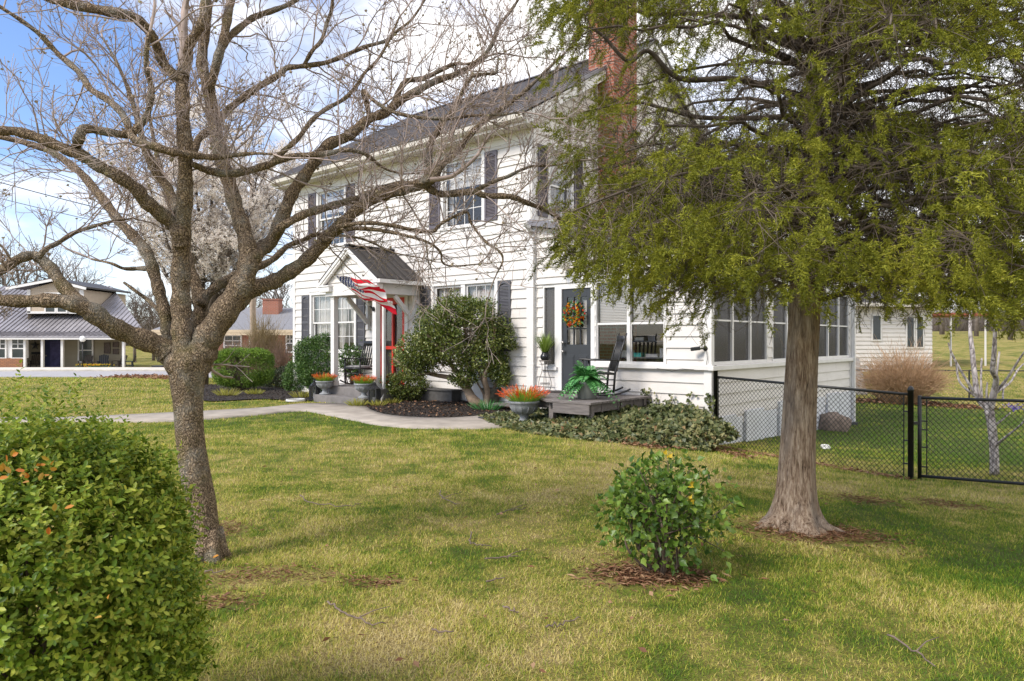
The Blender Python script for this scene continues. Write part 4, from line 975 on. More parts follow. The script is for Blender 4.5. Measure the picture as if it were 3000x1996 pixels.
# hose ring, stones, planter box
w0 = pg(866, 1178); m = MB(); a = np.linspace(0, 2*math.pi, 33)
for k in range(3): m.tube([(.22*math.cos(t)*(1-.02*k), .22*math.sin(t), .012+.016*k) for t in a], .010, 6)
o = m.build('hose_coil', plain('white_hose', (.62, .61, .60), .5), None, True); o.location = tuple(w0+np.array((0, 0, .02))); set_tag(o, 'small white coil of hose on the ground left of the steps', 'hose')
w0 = np.array(loc(-2.55, -.22, .10)); m = MB(); m.box(-.55, .55, -.14, .14, 0, .26); m.box(-.58, .58, -.17, .17, .26, .30)
o = bevel(m.build('planter_box', plain('weathered_planter', (.07, .065, .06), .8, .3, 8)), .01); o.location = tuple(w0); o.rotation_euler.z = HANG; set_tag(o, 'long dark planter box against the siding under the big shrub', 'planter')
w0 = np.array(loc(-.95, -.20, .16)); m = MB(); m.lathe([(.16, 0), (.20, .30), (.21, .32), (.19, .32), (.17, .28), (.02, .27)], n=20); o = m.build('stone_pot', plain('mossy_pot', (.12, .11, .08), .9, .4, 10), None, True); o.location = tuple(w0); set_tag(o, 'dull brown pot standing against the siding behind the big shrub', 'pot')
def rock(name, where, s, label, mat, seed, cat='stone', group=None):
    V, Fs = ico((0, 0, 0), (1, 1, 1), 3); r = np.random.default_rng(seed); k = r.normal(0, 2.2, (5, 3)); ph = r.uniform(0, 6, 5); d = 1+.13*np.sin(V@k.T+ph).sum(1)/1.6; V = np.sign(V)*np.abs(V)**.75; V = V*d[:, None]*np.array(s)
    m = MB(); m.add(V+np.array((0, 0, s[2]*.6)), Fs); o = m.build(name, mat, None, True); o.location = where; o.rotation_euler.z = seed; return set_tag(o, label, cat, group)
M_ROCK = plain('grey_brown_rock', (.20, .15, .12), .9, .4, 9, .6, 30)
w0 = pg(2440, 1262); rock('rock', tuple(w0), (.33, .2, .24), 'large brown rock against the rear corner of the sunroom', M_ROCK, 3)
w0 = pg(2175, 1290); rock('rock', (w0[0]+.05, w0[1]+.3, w0[2]), (.22, .14, .20), 'grey brown rock behind the ivy by the skirt panels', M_ROCK, 5)
w0 = pg(2500, 1247); m = MB(); m.box(-.35, .35, -.08, .08, 0, .07); o = m.build('splash_block', plain('dark_block', (.06, .06, .06), .8)); o.location = tuple(w0+np.array((-.2, .1, 0))); o.rotation_euler.z = .2; set_tag(o, 'flat dark block on the ground by the rear downspout', 'block')
rock('rock', tuple(pg(2418, 1315)), (.08, .06, .05), 'small pale stone on the grass just right of the cedar trunk', M_FOUND, 9)
# edging plants by the steps
M_LIME = leafmat('yellow_green_tuft', [(.18, .22, .03), (.38, .36, .06), (.50, .42, .12)], None, .6, .25)
for (x, y), s, lb in (((1048, 1192), .17, 'yellowish grass tuft at the mulch edge right of the steps'), ((1107, 1193), .14, 'yellow green tuft just right of the big black lantern'), ((1149, 1186), .13, 'small bright tuft in the mulch before the planter box'), ((885, 1168), .2, 'low yellow green plant left of the hidden lantern'), ((1430, 1205), .22, 'dark strappy leaves beside the small plank step'), ((665, 1162), .22, 'yellowed grass tuft in the mulch before the clipped hedge'), ((745, 1158), .16, 'dry grass tuft at the right foot of the clipped hedge')):
    w0 = pg(x, y); n = 110; a = rng.uniform(0, 6.283, n); q = np.sqrt(rng.uniform(0, 1, n)); P = np.stack([q*s*1.1*np.cos(a), q*s*.8*np.sin(a), np.zeros(n)], 1); tl = q*.9+.1
    D = np.stack([np.cos(a)*np.sin(tl), np.sin(a)*np.sin(tl), np.cos(tl)], 1); V, fs = scatter([BLADE], P, rots(D, rand_dir(n)), np.stack([np.full(n, s*1.1), np.full(n, .014), np.full(n, s)], 1))
    o = np_mesh('grass_tuft', V, fs, M_FERN if 'strappy' in lb else M_LIME); o.location = tuple(w0+np.array((0, 0, .03))); set_tag(o, lb, 'plant', 'small plants edging the beds')
# ---------------------------------------------------------------- fence and gate
M_FENCE = plain('black_vinyl_fence', (.012, .013, .013), .45, .2, 12)
def chain_mesh(m, p, q, zt, dip=.02, w=.0078, s=.070):
    """diamond wires from p to q (xy), between bottom and top heights given by functions of t"""
    p = np.array(p); q = np.array(q); L = np.linalg.norm(q-p); zb, zt_ = zt
    n = int(L/s)+1; H_ = zt_(0)-zb(0)
    def pt(a, z01):
        t = a/L; x = p+(q-p)*t; return (x[0], x[1], zb(t)+(zt_(t)-zb(t))*z01)
    k = H_  # 45 degree wires: horizontal run equals height
    def line(a0, sg):
        a1 = a0+sg*k*.92; z0, z1 = 0., 1.
        lo, hi = (a0, a1) if sg > 0 else (a1, a0)
        if hi < 0 or lo > L: return
        def clip(a, b):
            ta, tb = 0., 1.
            for lim in (0, L):
                if abs(b-a) > 1e-9:
                    t = (lim-a)/(b-a)
                    if 0 < t < 1:
                        if (a < lim) if lim == 0 else (a > lim): ta = max(ta, t)
                        else: tb = min(tb, t)
            return ta, tb
        ta, tb = clip(a0, a1)
        A = pt(a0+(a1-a0)*ta, ta); B = pt(a0+(a1-a0)*tb, tb)
        m.tube([A, B], w/2, 3, cap=False)
    a = -k
    while a < L+k: line(a, 1); line(a+s*.5, -1); a += s
A_ = np.array((3.50, 12.32)); B_ = np.array((5.49, 9.87))
fe = empty('chain_link_fence', (A_[0], A_[1], 0), 0, 'black chain link fence running from the sunroom corner to the gate', 'fence')
rel = lambda P: (P[0]-A_[0], P[1]-A_[1])
zA0, zA1 = gz(*A_)+.03, .875; zB0, zB1 = gz(*B_)+.03, .755
def fpost(parent, P, z0, z1, r):
    m = MB(); x, y = rel(P); m.lathe([(r, z0), (r, z1), (r*1.12, z1), (r*1.12, z1+.03), (r*.8, z1+.06), (r*.2, z1+.075)], (x, y, 0), 16); return m.build('post', M_FENCE, parent, True)
fpost(fe, A_, zA0-.3, 1.0, .037); fpost(fe, B_, zB0-.3, .80, .037)
m = MB(); m.tube([(*rel(A_), zA1), (*rel(B_), zB1)], .021, 10); m.build('top_rail', M_FENCE, fe, True)
m = MB(); chain_mesh(m, rel(A_+.045*unit(B_-A_)), rel(B_-.09*unit(B_-A_)), (lambda t: zA0+(zB0-zA0)*t, lambda t: zA1+(zB1-zA1)*t)); 
for P, z0, z1, o_ in ((A_, zA0, zA1, .055), (B_, zB0, zB1, -.09)):
    x, y = rel(P+o_*unit(B_-A_)); m.tube([(x, y, z0), (x, y, z1)], .008, 6)
m.build('wire_mesh', M_FENCE, fe)
m = MB()
for z in (.18, .5, .9): x, y = rel(B_); m.beam((x, y, zB0+z), (*rel(B_-.10*unit(B_-A_)), zB0+z), .012, .02)
for z in (.15, .9): x, y = rel(A_); m.beam((x, y, zA0+z), (*rel(A_+.07*unit(B_-A_)), zA0+z), .012, .02)
m.build('tension_band', M_FENCE, fe)
G0 = np.array((5.63, 9.90)); G1 = np.array((8.9, 8.60))
ga = empty('gate', (A_[0], A_[1], 0), 0, 'wide black chain link gate right of the thick fence post', 'gate')
gb0, gt0, gb1, gt1 = gz(*G0)+.03, .71, gz(*G0)-.03, .69
def gp_(t, z): P = G0+(G1-G0)*t; return (*rel(P), z)
m = MB(); m.tube([gp_(0, gb0-.02), gp_(0, gt0+.03)], .026, 10); m.tube([gp_(1, gb1), gp_(1, gt1)], .026, 10); m.tube([gp_(0, gt0), gp_(1, gt1)], .021, 10); m.tube([gp_(0, gb0+.02), gp_(1, gb1+.02)], .021, 10); m.build('frame', M_FENCE, ga, True)
m = MB(); chain_mesh(m, rel(G0+.09*unit(G1-G0)), rel(G1), (lambda t: gb0+(gb1-gb0)*t, lambda t: gt0+(gt1-gt0)*t)); x, y = rel(G0+.085*unit(G1-G0)); m.tube([(x, y, gb0), (x, y, gt0)], .008, 6); m.build('wire_mesh', M_FENCE, ga)
m = MB()
for z in (.15, .42, .66, .78): m.beam(gp_(0, gb0+z), gp_(.028, gb0+z), .012, .018)
m.beam((*rel(B_), .36), gp_(.0, .36), .02, .04); m.build('hinge', M_FENCE, ga)
bf = empty('chain_link_fence', (0, 0, 0), 0, 'thin black fence across the back yard before the tan bush', 'fence')
b0 = pg(2480, 1176); b1 = np.array((19.5, 26.6, 0)); b0 = np.array((11.8, 26.2, 0))
def bpt(t): P = b0+(b1-b0)*t; return P[0], P[1], gz(P[0], P[1])
m = MB(); Q = [bpt(t) for t in np.linspace(-.1, 1, 8)]; m.tube([(x, y, z+1.0) for x, y, z in Q], .022, 8); m.build('top_rail', M_FENCE, bf)
for t in (.05, .34, .66, .98): x, y, z = bpt(t); m = MB(); m.tube([(x, y, z-.2), (x, y, z+1.03)], .03, 8); m.build('post', M_FENCE, bf)
m = MB(); zz = lambda t: bpt(t)[2]; chain_mesh(m, b0[:2], b1[:2], (lambda t: zz(t), lambda t: zz(t)+1.), w=.005, s=.11); m.build('wire_mesh', M_FENCE, bf)

# ---------------------------------------------------------------- dogwood
def barkmat(name, dark, light, lichen, scale, stretch, lich=.25, moss=(.12, .12, .03)):
    m, nt = newmat(name); v = objvec(nt, stretch)
    wob = nt.nodes.new('ShaderNodeTexNoise'); wob.inputs['Scale'].default_value = scale*.35; nt.links.new(v, wob.inputs['Vector'])
    mv = nt.nodes.new('ShaderNodeMixRGB'); mv.inputs[0].default_value = .12; nt.links.new(v, mv.inputs[1]); nt.links.new(wob.outputs['Color'], mv.inputs[2])
    vo = nt.nodes.new('ShaderNodeTexVoronoi'); vo.feature = 'DISTANCE_TO_EDGE'; vo.inputs['Scale'].default_value = scale; nt.links.new(mv.outputs[0], vo.inputs['Vector'])
    f = mathn(nt, 'MULTIPLY', vo.outputs['Distance'], 3.2, True)
    n = noise(nt, v, scale*2.2, 5, .7)
    f2 = mathn(nt, 'ADD', mathn(nt, 'MULTIPLY', f, .42), mathn(nt, 'MULTIPLY', n, .68), True)
    col = ramp(nt, f2, [tuple(x*.6 for x in dark), light, tuple(x*1.3 for x in light)], [.30, .55, .85])
    big = noise(nt, objvec(nt), 3.2, 4, .65)
    col = mixc(nt, ramp(nt, big, [(0, 0, 0), (lich,)*3], [.50, .66]), col, lichen)
    big2 = noise(nt, objvec(nt, (1.3, 1.1, .9)), 4.5, 4, .65)
    col = mixc(nt, ramp(nt, big2, [(0, 0, 0), (.55,)*3], [.52, .7]), col, moss)
    finish(nt, col, .9, bumpf=f2, bump=1, bdist=.035, spec=.15); return m
M_BARKD = barkmat('dogwood_bark', (.075, .052, .036), (.40, .295, .195), (.48, .48, .43), 52, (1, 1, .62), .5, (.17, .15, .05))
M_TWIG = plain('grey_twig', (.36, .285, .25), .85, .35, 9)
M_BUD = leafmat('pale_bud', [(.30, .22, .15), (.44, .36, .26), (.46, .45, .22)], None, .8, .1)
TR = 1/2.614
DOG = [  # (points x,y,width) in photograph pixels, depth start, depth end
 ('trunk', [(617, 1652, 84), (614, 1620, 76), (603, 1540, 74), (590, 1470, 80), (575, 1406, 82), (558, 1290, 80), (551, 1180, 82), (549, 1125, 92), (549, 1095, 104), (550, 1068, 112), (551, 1045, 100), (553, 1020, 62), (554, 1005, 20)], 4.9, 4.9),
 ('A', [(548, 1112, 50), (530, 1080, 70), (502, 1042, 72), (460, 1012, 62), (383, 982, 58), (325, 955, 56), (268, 914, 56), (214, 891, 46), (153, 881, 42), (76, 883, 38), (0, 880, 36), (-90, 876, 34), (-220, 850, 26), (-330, 800, 16)], 4.88, 4.3),
 ('A', [(300, 938, 46), (252, 904, 42), (230, 883, 40), (184, 837, 36), (153, 791, 34), (115, 757, 30), (88, 749, 28), (46, 764, 28), (0, 795, 26), (-60, 830, 22), (-140, 800, 14)], 4.72, 4.5),
 ('s', [(112, 755, 18), (134, 730, 15), (172, 711, 14), (214, 684, 13), (268, 665, 11), (325, 650, 8), (390, 640, 5)], 4.6, 5.0),
 ('d', [(363, 828, 8), (400, 855, 10), (440, 885, 12), (478, 925, 14), (500, 965, 14)], 5.25, 5.05),
 ('B', [(540, 1075, 70), (534, 1000, 58), (531, 944, 56), (530, 868, 54), (530, 791, 53), (532, 696, 50), (540, 600, 45), (543, 459, 42), (536, 344, 40), (534, 249, 38), (536, 205, 34)], 4.88, 4.8),
 ('B', [(536, 232, 32), (512, 222, 30), (478, 184, 28), (455, 126, 28), (432, 88, 28), (390, 50, 29), (317, 34, 29), (214, 15, 26), (145, -5, 24), (60, -40, 18), (-60, -60, 12)], 4.8, 4.3),
 ('B', [(536, 225, 32), (548, 172, 30), (556, 130, 28), (580, 90, 26), (596, 50, 26), (600, 0, 25), (602, -80, 22), (598, -220, 14)], 4.8, 4.9),
 ('S', [(556, 1112, 60), (572, 1068, 90), (590, 1030, 88), (606, 995, 78), (643, 937, 76), (688, 868, 70), (719, 810, 62), (727, 765, 56), (723, 715, 48), (708, 657, 45), (688, 600, 42), (670, 530, 42), (650, 470, 40), (631, 383, 38), (620, 306, 36), (608, 249, 34), (592, 191, 32), (597, 115, 30), (606, 38, 29), (604, -30, 26), (600, -160, 18)], 4.95, 5.35),
 ('s', [(566, 460, 22), (570, 440, 22), (584, 405, 22), (622, 375, 22), (666, 325, 22), (738, 268, 20), (800, 230, 19), (823, 214, 18), (842, 199, 17), (877, 195, 15), (953, 184, 14), (1014, 161, 13), (1068, 138, 12), (1133, 119, 10), (1163, 92, 9), (1206, 57, 7), (1240, 8, 6), (1270, -40, 5)], 5.15, 5.8),
 ('s', [(890, 193, 12), (915, 149, 12), (942, 119, 12), (957, 69, 11), (972, 23, 10), (976, -40, 8)], 5.4, 5.5),
 ('s', [(612, 270, 24), (640, 165, 26), (652, 130, 26), (662, 77, 25), (673, 19, 24), (684, -40, 20), (700, -160, 12)], 5.3, 5.5),
 ('s', [(646, 150, 20), (669, 112, 20), (708, 77, 19), (746, 50, 18), (800, 31, 16), (860, 5, 13), (930, -50, 9)], 5.35, 5.8),
 ('G', [(568, 1060, 56), (574, 1010, 52), (585, 944, 48), (588, 887, 42), (574, 837, 34), (560, 795, 30), (546, 740, 26), (530, 690, 22), (500, 600, 18), (470, 500, 14), (445, 380, 10), (430, 280, 6)], 5.1, 5.9),
 ('G', [(588, 892, 36), (602, 868, 30), (650, 829, 28), (690, 808, 26), (754, 783, 22), (800, 760, 19), (842, 722, 16), (883, 706, 14), (928, 687, 12), (990, 690, 9), (1060, 700, 7), (1130, 730, 5)], 5.1, 5.9),
 ('C', [(512, 1060, 40), (498, 1010, 36), (490, 967, 36), (486, 925, 36), (470, 868, 34), (455, 814, 34), (440, 764, 34), (421, 726, 32), (383, 684, 30), (344, 642, 28), (314, 600, 26), (275, 551, 24), (230, 501, 22), (184, 467, 20), (153, 447, 18), (96, 425, 18), (0, 400, 16), (-80, 380, 12)], 5.0, 5.6),
 ('s', [(440, 790, 18), (432, 787, 16), (405, 787, 14), (363, 787, 10), (325, 772, 8), (270, 760, 6)], 5.1, 5.3),
 ('D', [(530, 720, 42), (522, 682, 42), (508, 660, 42), (490, 642, 42), (451, 611, 42), (421, 585, 40), (400, 555, 38), (344, 516, 36), (287, 486, 34), (245, 459, 34), (214, 447, 32), (172, 429, 32), (115, 405, 30), (50, 386, 28), (0, 383, 26), (-80, 372, 22), (-180, 330, 14)], 4.86, 4.2),
 ('D', [(218, 455, 30), (224, 430, 28), (233, 402, 30), (249, 378, 27), (306, 386, 24), (363, 394, 24), (392, 385, 24), (415, 360, 22), (432, 333, 20), (444, 268, 18), (432, 210, 17), (428, 160, 14), (440, 90, 10)], 4.5, 4.5),
 ('D', [(380, 392, 22), (402, 413, 22), (459, 432, 25), (500, 445, 24), (535, 451, 22), (612, 461, 19), (670, 457, 15), (740, 450, 10), (800, 452, 6)], 4.5, 4.75),
 ('D', [(566, 482, 16), (612, 501, 22), (670, 509, 23), (727, 501, 22), (790, 482, 20), (857, 459, 18), (953, 451, 16), (1014, 440, 14), (1068, 451, 12), (1125, 493, 8), (1180, 510, 5)], 4.7, 5.3),
 ('s', [(790, 482, 16), (835, 440, 16), (873, 406, 15), (915, 352, 14), (953, 321, 13), (1007, 291, 12), (1045, 252, 11), (1068, 214, 10), (1106, 176, 9), (1144, 111, 7), (1170, 50, 5)], 5.0, 5.6),
 ('D', [(400, 420, 22), (380, 380, 22), (367, 350, 22), (345, 318, 21), (306, 287, 20), (264, 260, 19), (230, 210, 18), (172, 160, 16), (115, 100, 14), (57, 57, 12), (0, 20, 10), (-60, -20, 7)], 4.7, 4.9),
 ('s', [(523, 620, 26), (493, 554, 26), (459, 509, 26), (432, 451, 24), (415, 400, 20), (400, 340, 16), (375, 260, 12), (340, 180, 9), (300, 110, 6)], 4.9, 5.4),
 ('R', [(724, 780, 52), (740, 755, 48), (765, 730, 44), (800, 699, 41), (842, 600, 38), (861, 558, 36), (892, 516, 35), (926, 467, 34), (961, 425, 33), (1014, 402, 31), (1049, 375, 29), (1083, 348, 27), (1133, 329, 26), (1163, 302, 25), (1213, 272, 24), (1278, 237, 20), (1336, 218, 18), (1385, 191, 15), (1427, 153, 13), (1450, 111, 12), (1462, 76, 11), (1500, 27, 9), (1530, -20, 7)], 4.97, 5.9),
 ('s', [(1155, 308, 18), (1171, 264, 18), (1194, 237, 17), (1240, 230, 15), (1297, 203, 13), (1336, 187, 11), (1374, 187, 8), (1430, 165, 6)], 5.5, 5.8),
 ('s', [(1083, 348, 16), (1075, 306, 16), (1064, 268, 14), (1095, 295, 11), (1144, 325, 11), (1221, 344, 11), (1316, 348, 10), (1374, 340, 9), (1450, 337, 7), (1520, 330, 5)], 5.4, 5.2),
 ('s', [(808, 690, 30), (820, 668, 26), (839, 656, 24), (877, 635, 24), (916, 620, 24), (963, 606, 23), (1002, 595, 22), (1050, 582, 21), (1078, 568, 20), (1117, 555, 20), (1164, 541, 19), (1220, 537, 18), (1257, 528, 16)], 5.05, 5.35),
 ('R', [(566, 1112, 56), (590, 1050, 70), (614, 1005, 62), (634, 970, 56), (665, 925, 52), (708, 875, 50), (746, 845, 48), (800, 826, 45), (833, 807, 42), (883, 774, 40), (924, 737, 38), (966, 687, 36), (1007, 650, 34), (1049, 612, 33), (1107, 578, 31), (1164, 562, 29), (1203, 551, 30), (1240, 535, 34), (1265, 524, 30), (1280, 505, 26), (1292, 485, 24), (1315, 462, 22), (1343, 439, 21), (1372, 401, 19), (1401, 371, 17), (1430, 346, 16), (1489, 306, 14), (1546, 260, 11), (1600, 207, 8), (1650, 160, 5)], 4.9, 5.7),
 ('s', [(1250, 530, 24), (1256, 490, 22), (1257, 455, 20), (1263, 416, 19), (1280, 388, 18), (1296, 359, 17), (1328, 321, 16), (1355, 268, 13), (1381, 226, 11), (1420, 217, 10), (1448, 216, 9), (1456, 200, 8), (1460, 170, 6)], 5.35, 5.7),
 ('s', [(1240, 540, 26), (1263, 556, 22), (1286, 568, 20), (1315, 568, 20), (1363, 564, 20), (1391, 562, 19), (1420, 573, 17), (1477, 575, 17), (1506, 579, 16), (1535, 591, 15), (1573, 606, 14), (1600, 617, 13), (1660, 650, 11), (1730, 670, 8), (1800, 668, 5)], 5.35, 5.5),
 ('s', [(1385, 563, 14), (1410, 550, 13), (1449, 531, 12), (1487, 518, 11), (1525, 499, 9), (1563, 487, 8), (1620, 485, 6), (1700, 470, 5)], 5.4, 5.6),
 ('s', [(990, 665, 16), (1024, 658, 13), (1090, 654, 12), (1152, 662, 12), (1214, 675, 12), (1268, 679, 11), (1285, 662, 9), (1320, 640, 9), (1368, 622, 8), (1380, 654, 8), (1422, 708, 8), (1463, 737, 7), (1473, 765, 6), (1455, 803, 4)], 5.1, 5.4),
 ('s', [(950, 705, 18), (978, 687, 15), (1032, 670, 13), (1111, 675, 12), (1173, 687, 10), (1248, 708, 8), (1289, 737, 7), (1297, 770, 6), (1330, 780, 5), (1401, 774, 4)], 5.1, 5.3),
]
random.seed(21)
dog = empty('dogwood_tree', (px(617, 1640, 4.9)[0], 4.9, 0), 0, 'leafless budding tree with spreading lichen covered limbs on the left of the lawn', 'tree')
DB = np.array((px(617, 1640, 4.9)[0], 4.9, 0))
mt_ = MB(); ml_ = MB(); mtw = MB(); budP = []
def wig(P, amp):
    P = P.copy(); n = len(P); P[1:-1] += np.cumsum(rng.normal(0, amp, (n-2, 3)), 0)*.35 + rng.normal(0, amp, (n-2, 3)); return P
def twig(p, d, L, r, lvl, acc, buds, curl=.5, kids=(5, 3), rmin=.0018, budrate=.7):
    n = max(4, int(L/.07)); P = [np.array(p, float)]; dd = unit(np.array(d, float)); step = L/(n-1)
    for i in range(n-1):
        dd = unit(dd + rng.normal(0, .19, 3) + np.array((0, 0, curl*.22*(i/n)))); P.append(P[-1]+dd*step)
    P = np.array(P); rr = np.linspace(r, max(rmin, r*.45), n)
    acc.tube(P, rr, 4 if r > .004 else 3, cap=False)
    if lvl > 0:
        k = kids[0] if lvl > 1 else kids[1]; k = rng.poisson(k) + 1
        for _ in range(k):
            t = rng.uniform(.2, 1); i = min(n-2, int(t*(n-1))); q = P[i]; td = unit(P[i+1]-P[i])
            sd = unit(np.cross(td, rng.normal(size=3))); nd = unit(td*.75+sd*.75+np.array((0, 0, .28)))
            twig(q, nd, L*rng.uniform(.32, .62), max(rmin, rr[i]*.62), lvl-1, acc, buds, curl*1.3, kids, rmin, budrate)
    else:
        if rng.random() < budrate: buds.append(P[-1])
FORK = px(552, 1050, 4.9)-DB
for key, pts, d0, d1 in DOG:
    pts = np.array(pts, float); n = len(pts); s = np.r_[0, np.cumsum(np.hypot(*np.diff(pts[:, :2], axis=0).T))]; s /= s[-1]
    dep = d0+(d1-d0)*s + (.10*np.sin(s*7+pts[0, 0]) * (s > .05) if key not in 'trunk' else 0)
    P = np.array([px(x, y, d) for (x, y, _), d in zip(pts, dep)]) - DB; r = pts[:, 2]/2*dep/F
    k = 6; C = catmull(np.column_stack([P, r]), k); Pc, rc_ = C[:, :3], C[:, 3]
    if key == 'trunk':
        nn = 22; Pn = Pc.copy(); mt_.tube(Pn, rc_*(1+.02*np.sin(np.arange(len(rc_))*.35)), nn)
        for a_ in (2.6, 4.2, 5.4, .3): mt_.tube([(0+.05*math.cos(a_), .05*math.sin(a_), .22), (.075*math.cos(a_), .075*math.sin(a_), .06), (.14*math.cos(a_), .14*math.sin(a_), -.02)], [.03, .04, .02], 7)
        continue
    rc2_ = rc_*(1+.09*np.sin(np.arange(len(rc_))*.9+pts[0, 0])+.04*np.sin(np.arange(len(rc_))*2.3))
    big = rc_.max() > .03
    (mt_ if key in 'BSG' and big else ml_).tube(Pc, rc2_, 14 if big else 9)
    Ls = np.r_[0, np.cumsum(np.linalg.norm(np.diff(Pc, axis=0), axis=1))]; tot = Ls[-1]
    a = tot*(.30 if big else .12) + .05
    while a < tot:
        i = min(len(Pc)-2, int(np.searchsorted(Ls, a)-1)); q = Pc[i]; td = unit(Pc[i+1]-Pc[i])
        fr = a/tot; sd = unit(np.cross(td, rng.normal(size=3))); nd = unit(td*.5+sd*.85+np.array((0, 0, .30)))
        low = q[2] < 2.0
        if np.linalg.norm(q-FORK) < 1.0: a += .1; continue
        twig(q, nd, rng.uniform(.35, .95)*(1-.3*fr)*(.6 if low else 1), min(rc_[i]*.5, rng.uniform(.004, .008)), 2, mtw, budP, .55, (4, 3))
        a += rng.uniform(.05, .13) if fr > .35 else rng.uniform(.12, .26)
    twig(Pc[-1], unit(Pc[-1]-Pc[-2]), .6, rc_[-1], 2, mtw, budP, .5, (4, 3))
trk = mt_.build('trunk', M_BARKD, dog, True); ml_.build('limbs', M_BARKD, dog, True); mtw.build('twigs', M_TWIG, dog, True)
budP = np.array(budP); sel = rng.random(len(budP)) < .16
B = budP[sel]; cupb = multi([xf(LEAF, (0, 0, 0), (1, .7*math.cos(i*1.57), .7*math.sin(i*1.57)), (0.2, -math.cos(i*1.57), -math.sin(i*1.57)), (.8, .8, .8)) for i in range(4)])
V, fs = scatter([cupb], B, rots(np.tile((0, 0, 1.), (len(B), 1))+rng.normal(0, .3, (len(B), 3)), rand_dir(len(B))), rng.uniform(.014, .030, len(B))); bo = np_mesh('buds', V, fs, M_BUD, dog)
bo['kind'] = 'stuff'
# ---------------------------------------------------------------- cedar
def cedarbark():
    m, nt = newmat('cedar_bark'); v = objvec(nt, (1, 1, .10)); v2 = objvec(nt, (1, 1, .22))
    a = noise(nt, v, 62, 7, .75, .9); b = noise(nt, v2, 20, 6, .7, .5); c = noise(nt, objvec(nt, (1, 1, .5)), 4, 4)
    f = mathn(nt, 'ADD', mathn(nt, 'MULTIPLY', a, .65), mathn(nt, 'MULTIPLY', b, .35))
    col = ramp(nt, f, [(.045, .028, .018), (.31, .21, .14), (.58, .44, .32), (.72, .60, .48)], [.38, .46, .55, .68])
    col = mixc(nt, ramp(nt, c, [(0, 0, 0), (.6,)*3], [.45, .7]), col, mixc(nt, f, (.17, .145, .125), (.50, .45, .40)))
    finish(nt, col, .95, bumpf=f, bump=1.0, bdist=.06, spec=.1); return m
M_CEDB = cedarbark()
M_CEDT = plain('cedar_twig', (.115, .088, .066), .9, .4, 9)
M_CEDF = leafmat('cedar_foliage', [(.055, .068, .014), (.14, .158, .022), (.27, .28, .030), (.42, .40, .05), (.38, .26, .11)], [0, .3, .58, .85, 1], .6, .3, 1.6, .45, .2)
CB = np.array((2.43, 6.03, -.07))
ced = empty('cedar_tree', tuple(CB), 0, 'big olive green cedar with a shaggy straight trunk on the right of the lawn', 'tree')
prof = [(-.12, .255), (0, .215), (.06, .19), (.14, .172), (.25, .158), (.42, .146), (.7, .137), (1.0, .131), (1.4, .126), (1.8, .120), (2.3, .112), (3.0, .098), (3.8, .08), (4.8, .06), (6.2, .03)]
axis_x = lambda z: -.055+.045*z if z < 1.2 else -.001+.05*(z-1.2)
nz, na = 150, 64; zs = np.concatenate([np.linspace(-.12, 1.2, 70), np.linspace(1.25, 6.2, 80)]); r0 = np.interp(zs, [p[0] for p in prof], [p[1] for p in prof])
an = np.arange(na)*2*math.pi/na
ZZ, AA = np.meshgrid(zs, an, indexing='ij'); RR = r0[:, None]*np.ones_like(AA)
fl_ = np.exp(-np.clip(ZZ, 0, 9)/.13)
RR = RR*(1+.05*np.sin(3*AA+1.2+.3*ZZ)+.035*np.sin(5*AA+.5*ZZ)+.018*np.sin(11*AA+2*np.sin(ZZ*2))+.012*np.sin(23*AA+3*np.sin(ZZ*1.5))) + .10*fl_*np.maximum(0, np.sin(2.5*AA+2.2))**2 + .06*fl_*np.maximum(0, np.sin(4*AA+.6))
tx = np.array([axis_x(z) for z in zs])[:, None]
V = np.stack([tx+RR*np.cos(AA), RR*np.sin(AA), ZZ], -1).reshape(-1, 3); i = np.arange(len(zs)*na).reshape(len(zs), na); j = np.roll(i, -1, 1)
np_mesh('trunk', V, [np.stack([i[:-1], j[:-1], j[1:], i[1:]], -1).reshape(-1, 4)], M_CEDB, ced, True)
m = MB()
for a_, L in ((3.3, .55), (3.9, .46), (5.75, .46), (5.2, .36), (.3, .45), (4.5, .38), (2.8, .4), (6.1, .40)):
    t = np.linspace(0, 1, 8); rr_ = .13+t*(L-.13)
    m.tube(np.stack([rr_*np.cos(a_+.25*t)-.05, rr_*np.sin(a_+.25*t), .10*(1-t)**2.0-.015-.01*t], 1), np.linspace(.055, .010, 8)*(1+.12*np.sin(np.arange(8)*2.)), 9)
m.build('roots', M_CEDB, ced, True)
DENS = ["577654434788886555", "233222233433564366", "345432235531123678", "433222347886336889", "355556677887878889", "123566788644778899",
        "167778888777788899", "178768999988899999", "014355764345688888", "000112100000123443", "000000000000001221"]
DG = np.array([[int(c) for c in s[:17]] for s in DENS], float)   # 100 px cells, x from 1500
def dens(x, y):
    gx = np.clip((x-1550)/100, 0, 15.999); gy = np.clip((y-50)/100, 0, 9.999); a = gx.astype(int); b = gy.astype(int); fx = gx-a; fy = gy-b
    d = DG[b, a]*(1-fx)*(1-fy)+DG[b, a+1]*fx*(1-fy)+DG[b+1, a]*(1-fx)*fy+DG[b+1, a+1]*fx*fy
    return np.where(y < -250, 0, d)
NCL = 11000; P3 = []
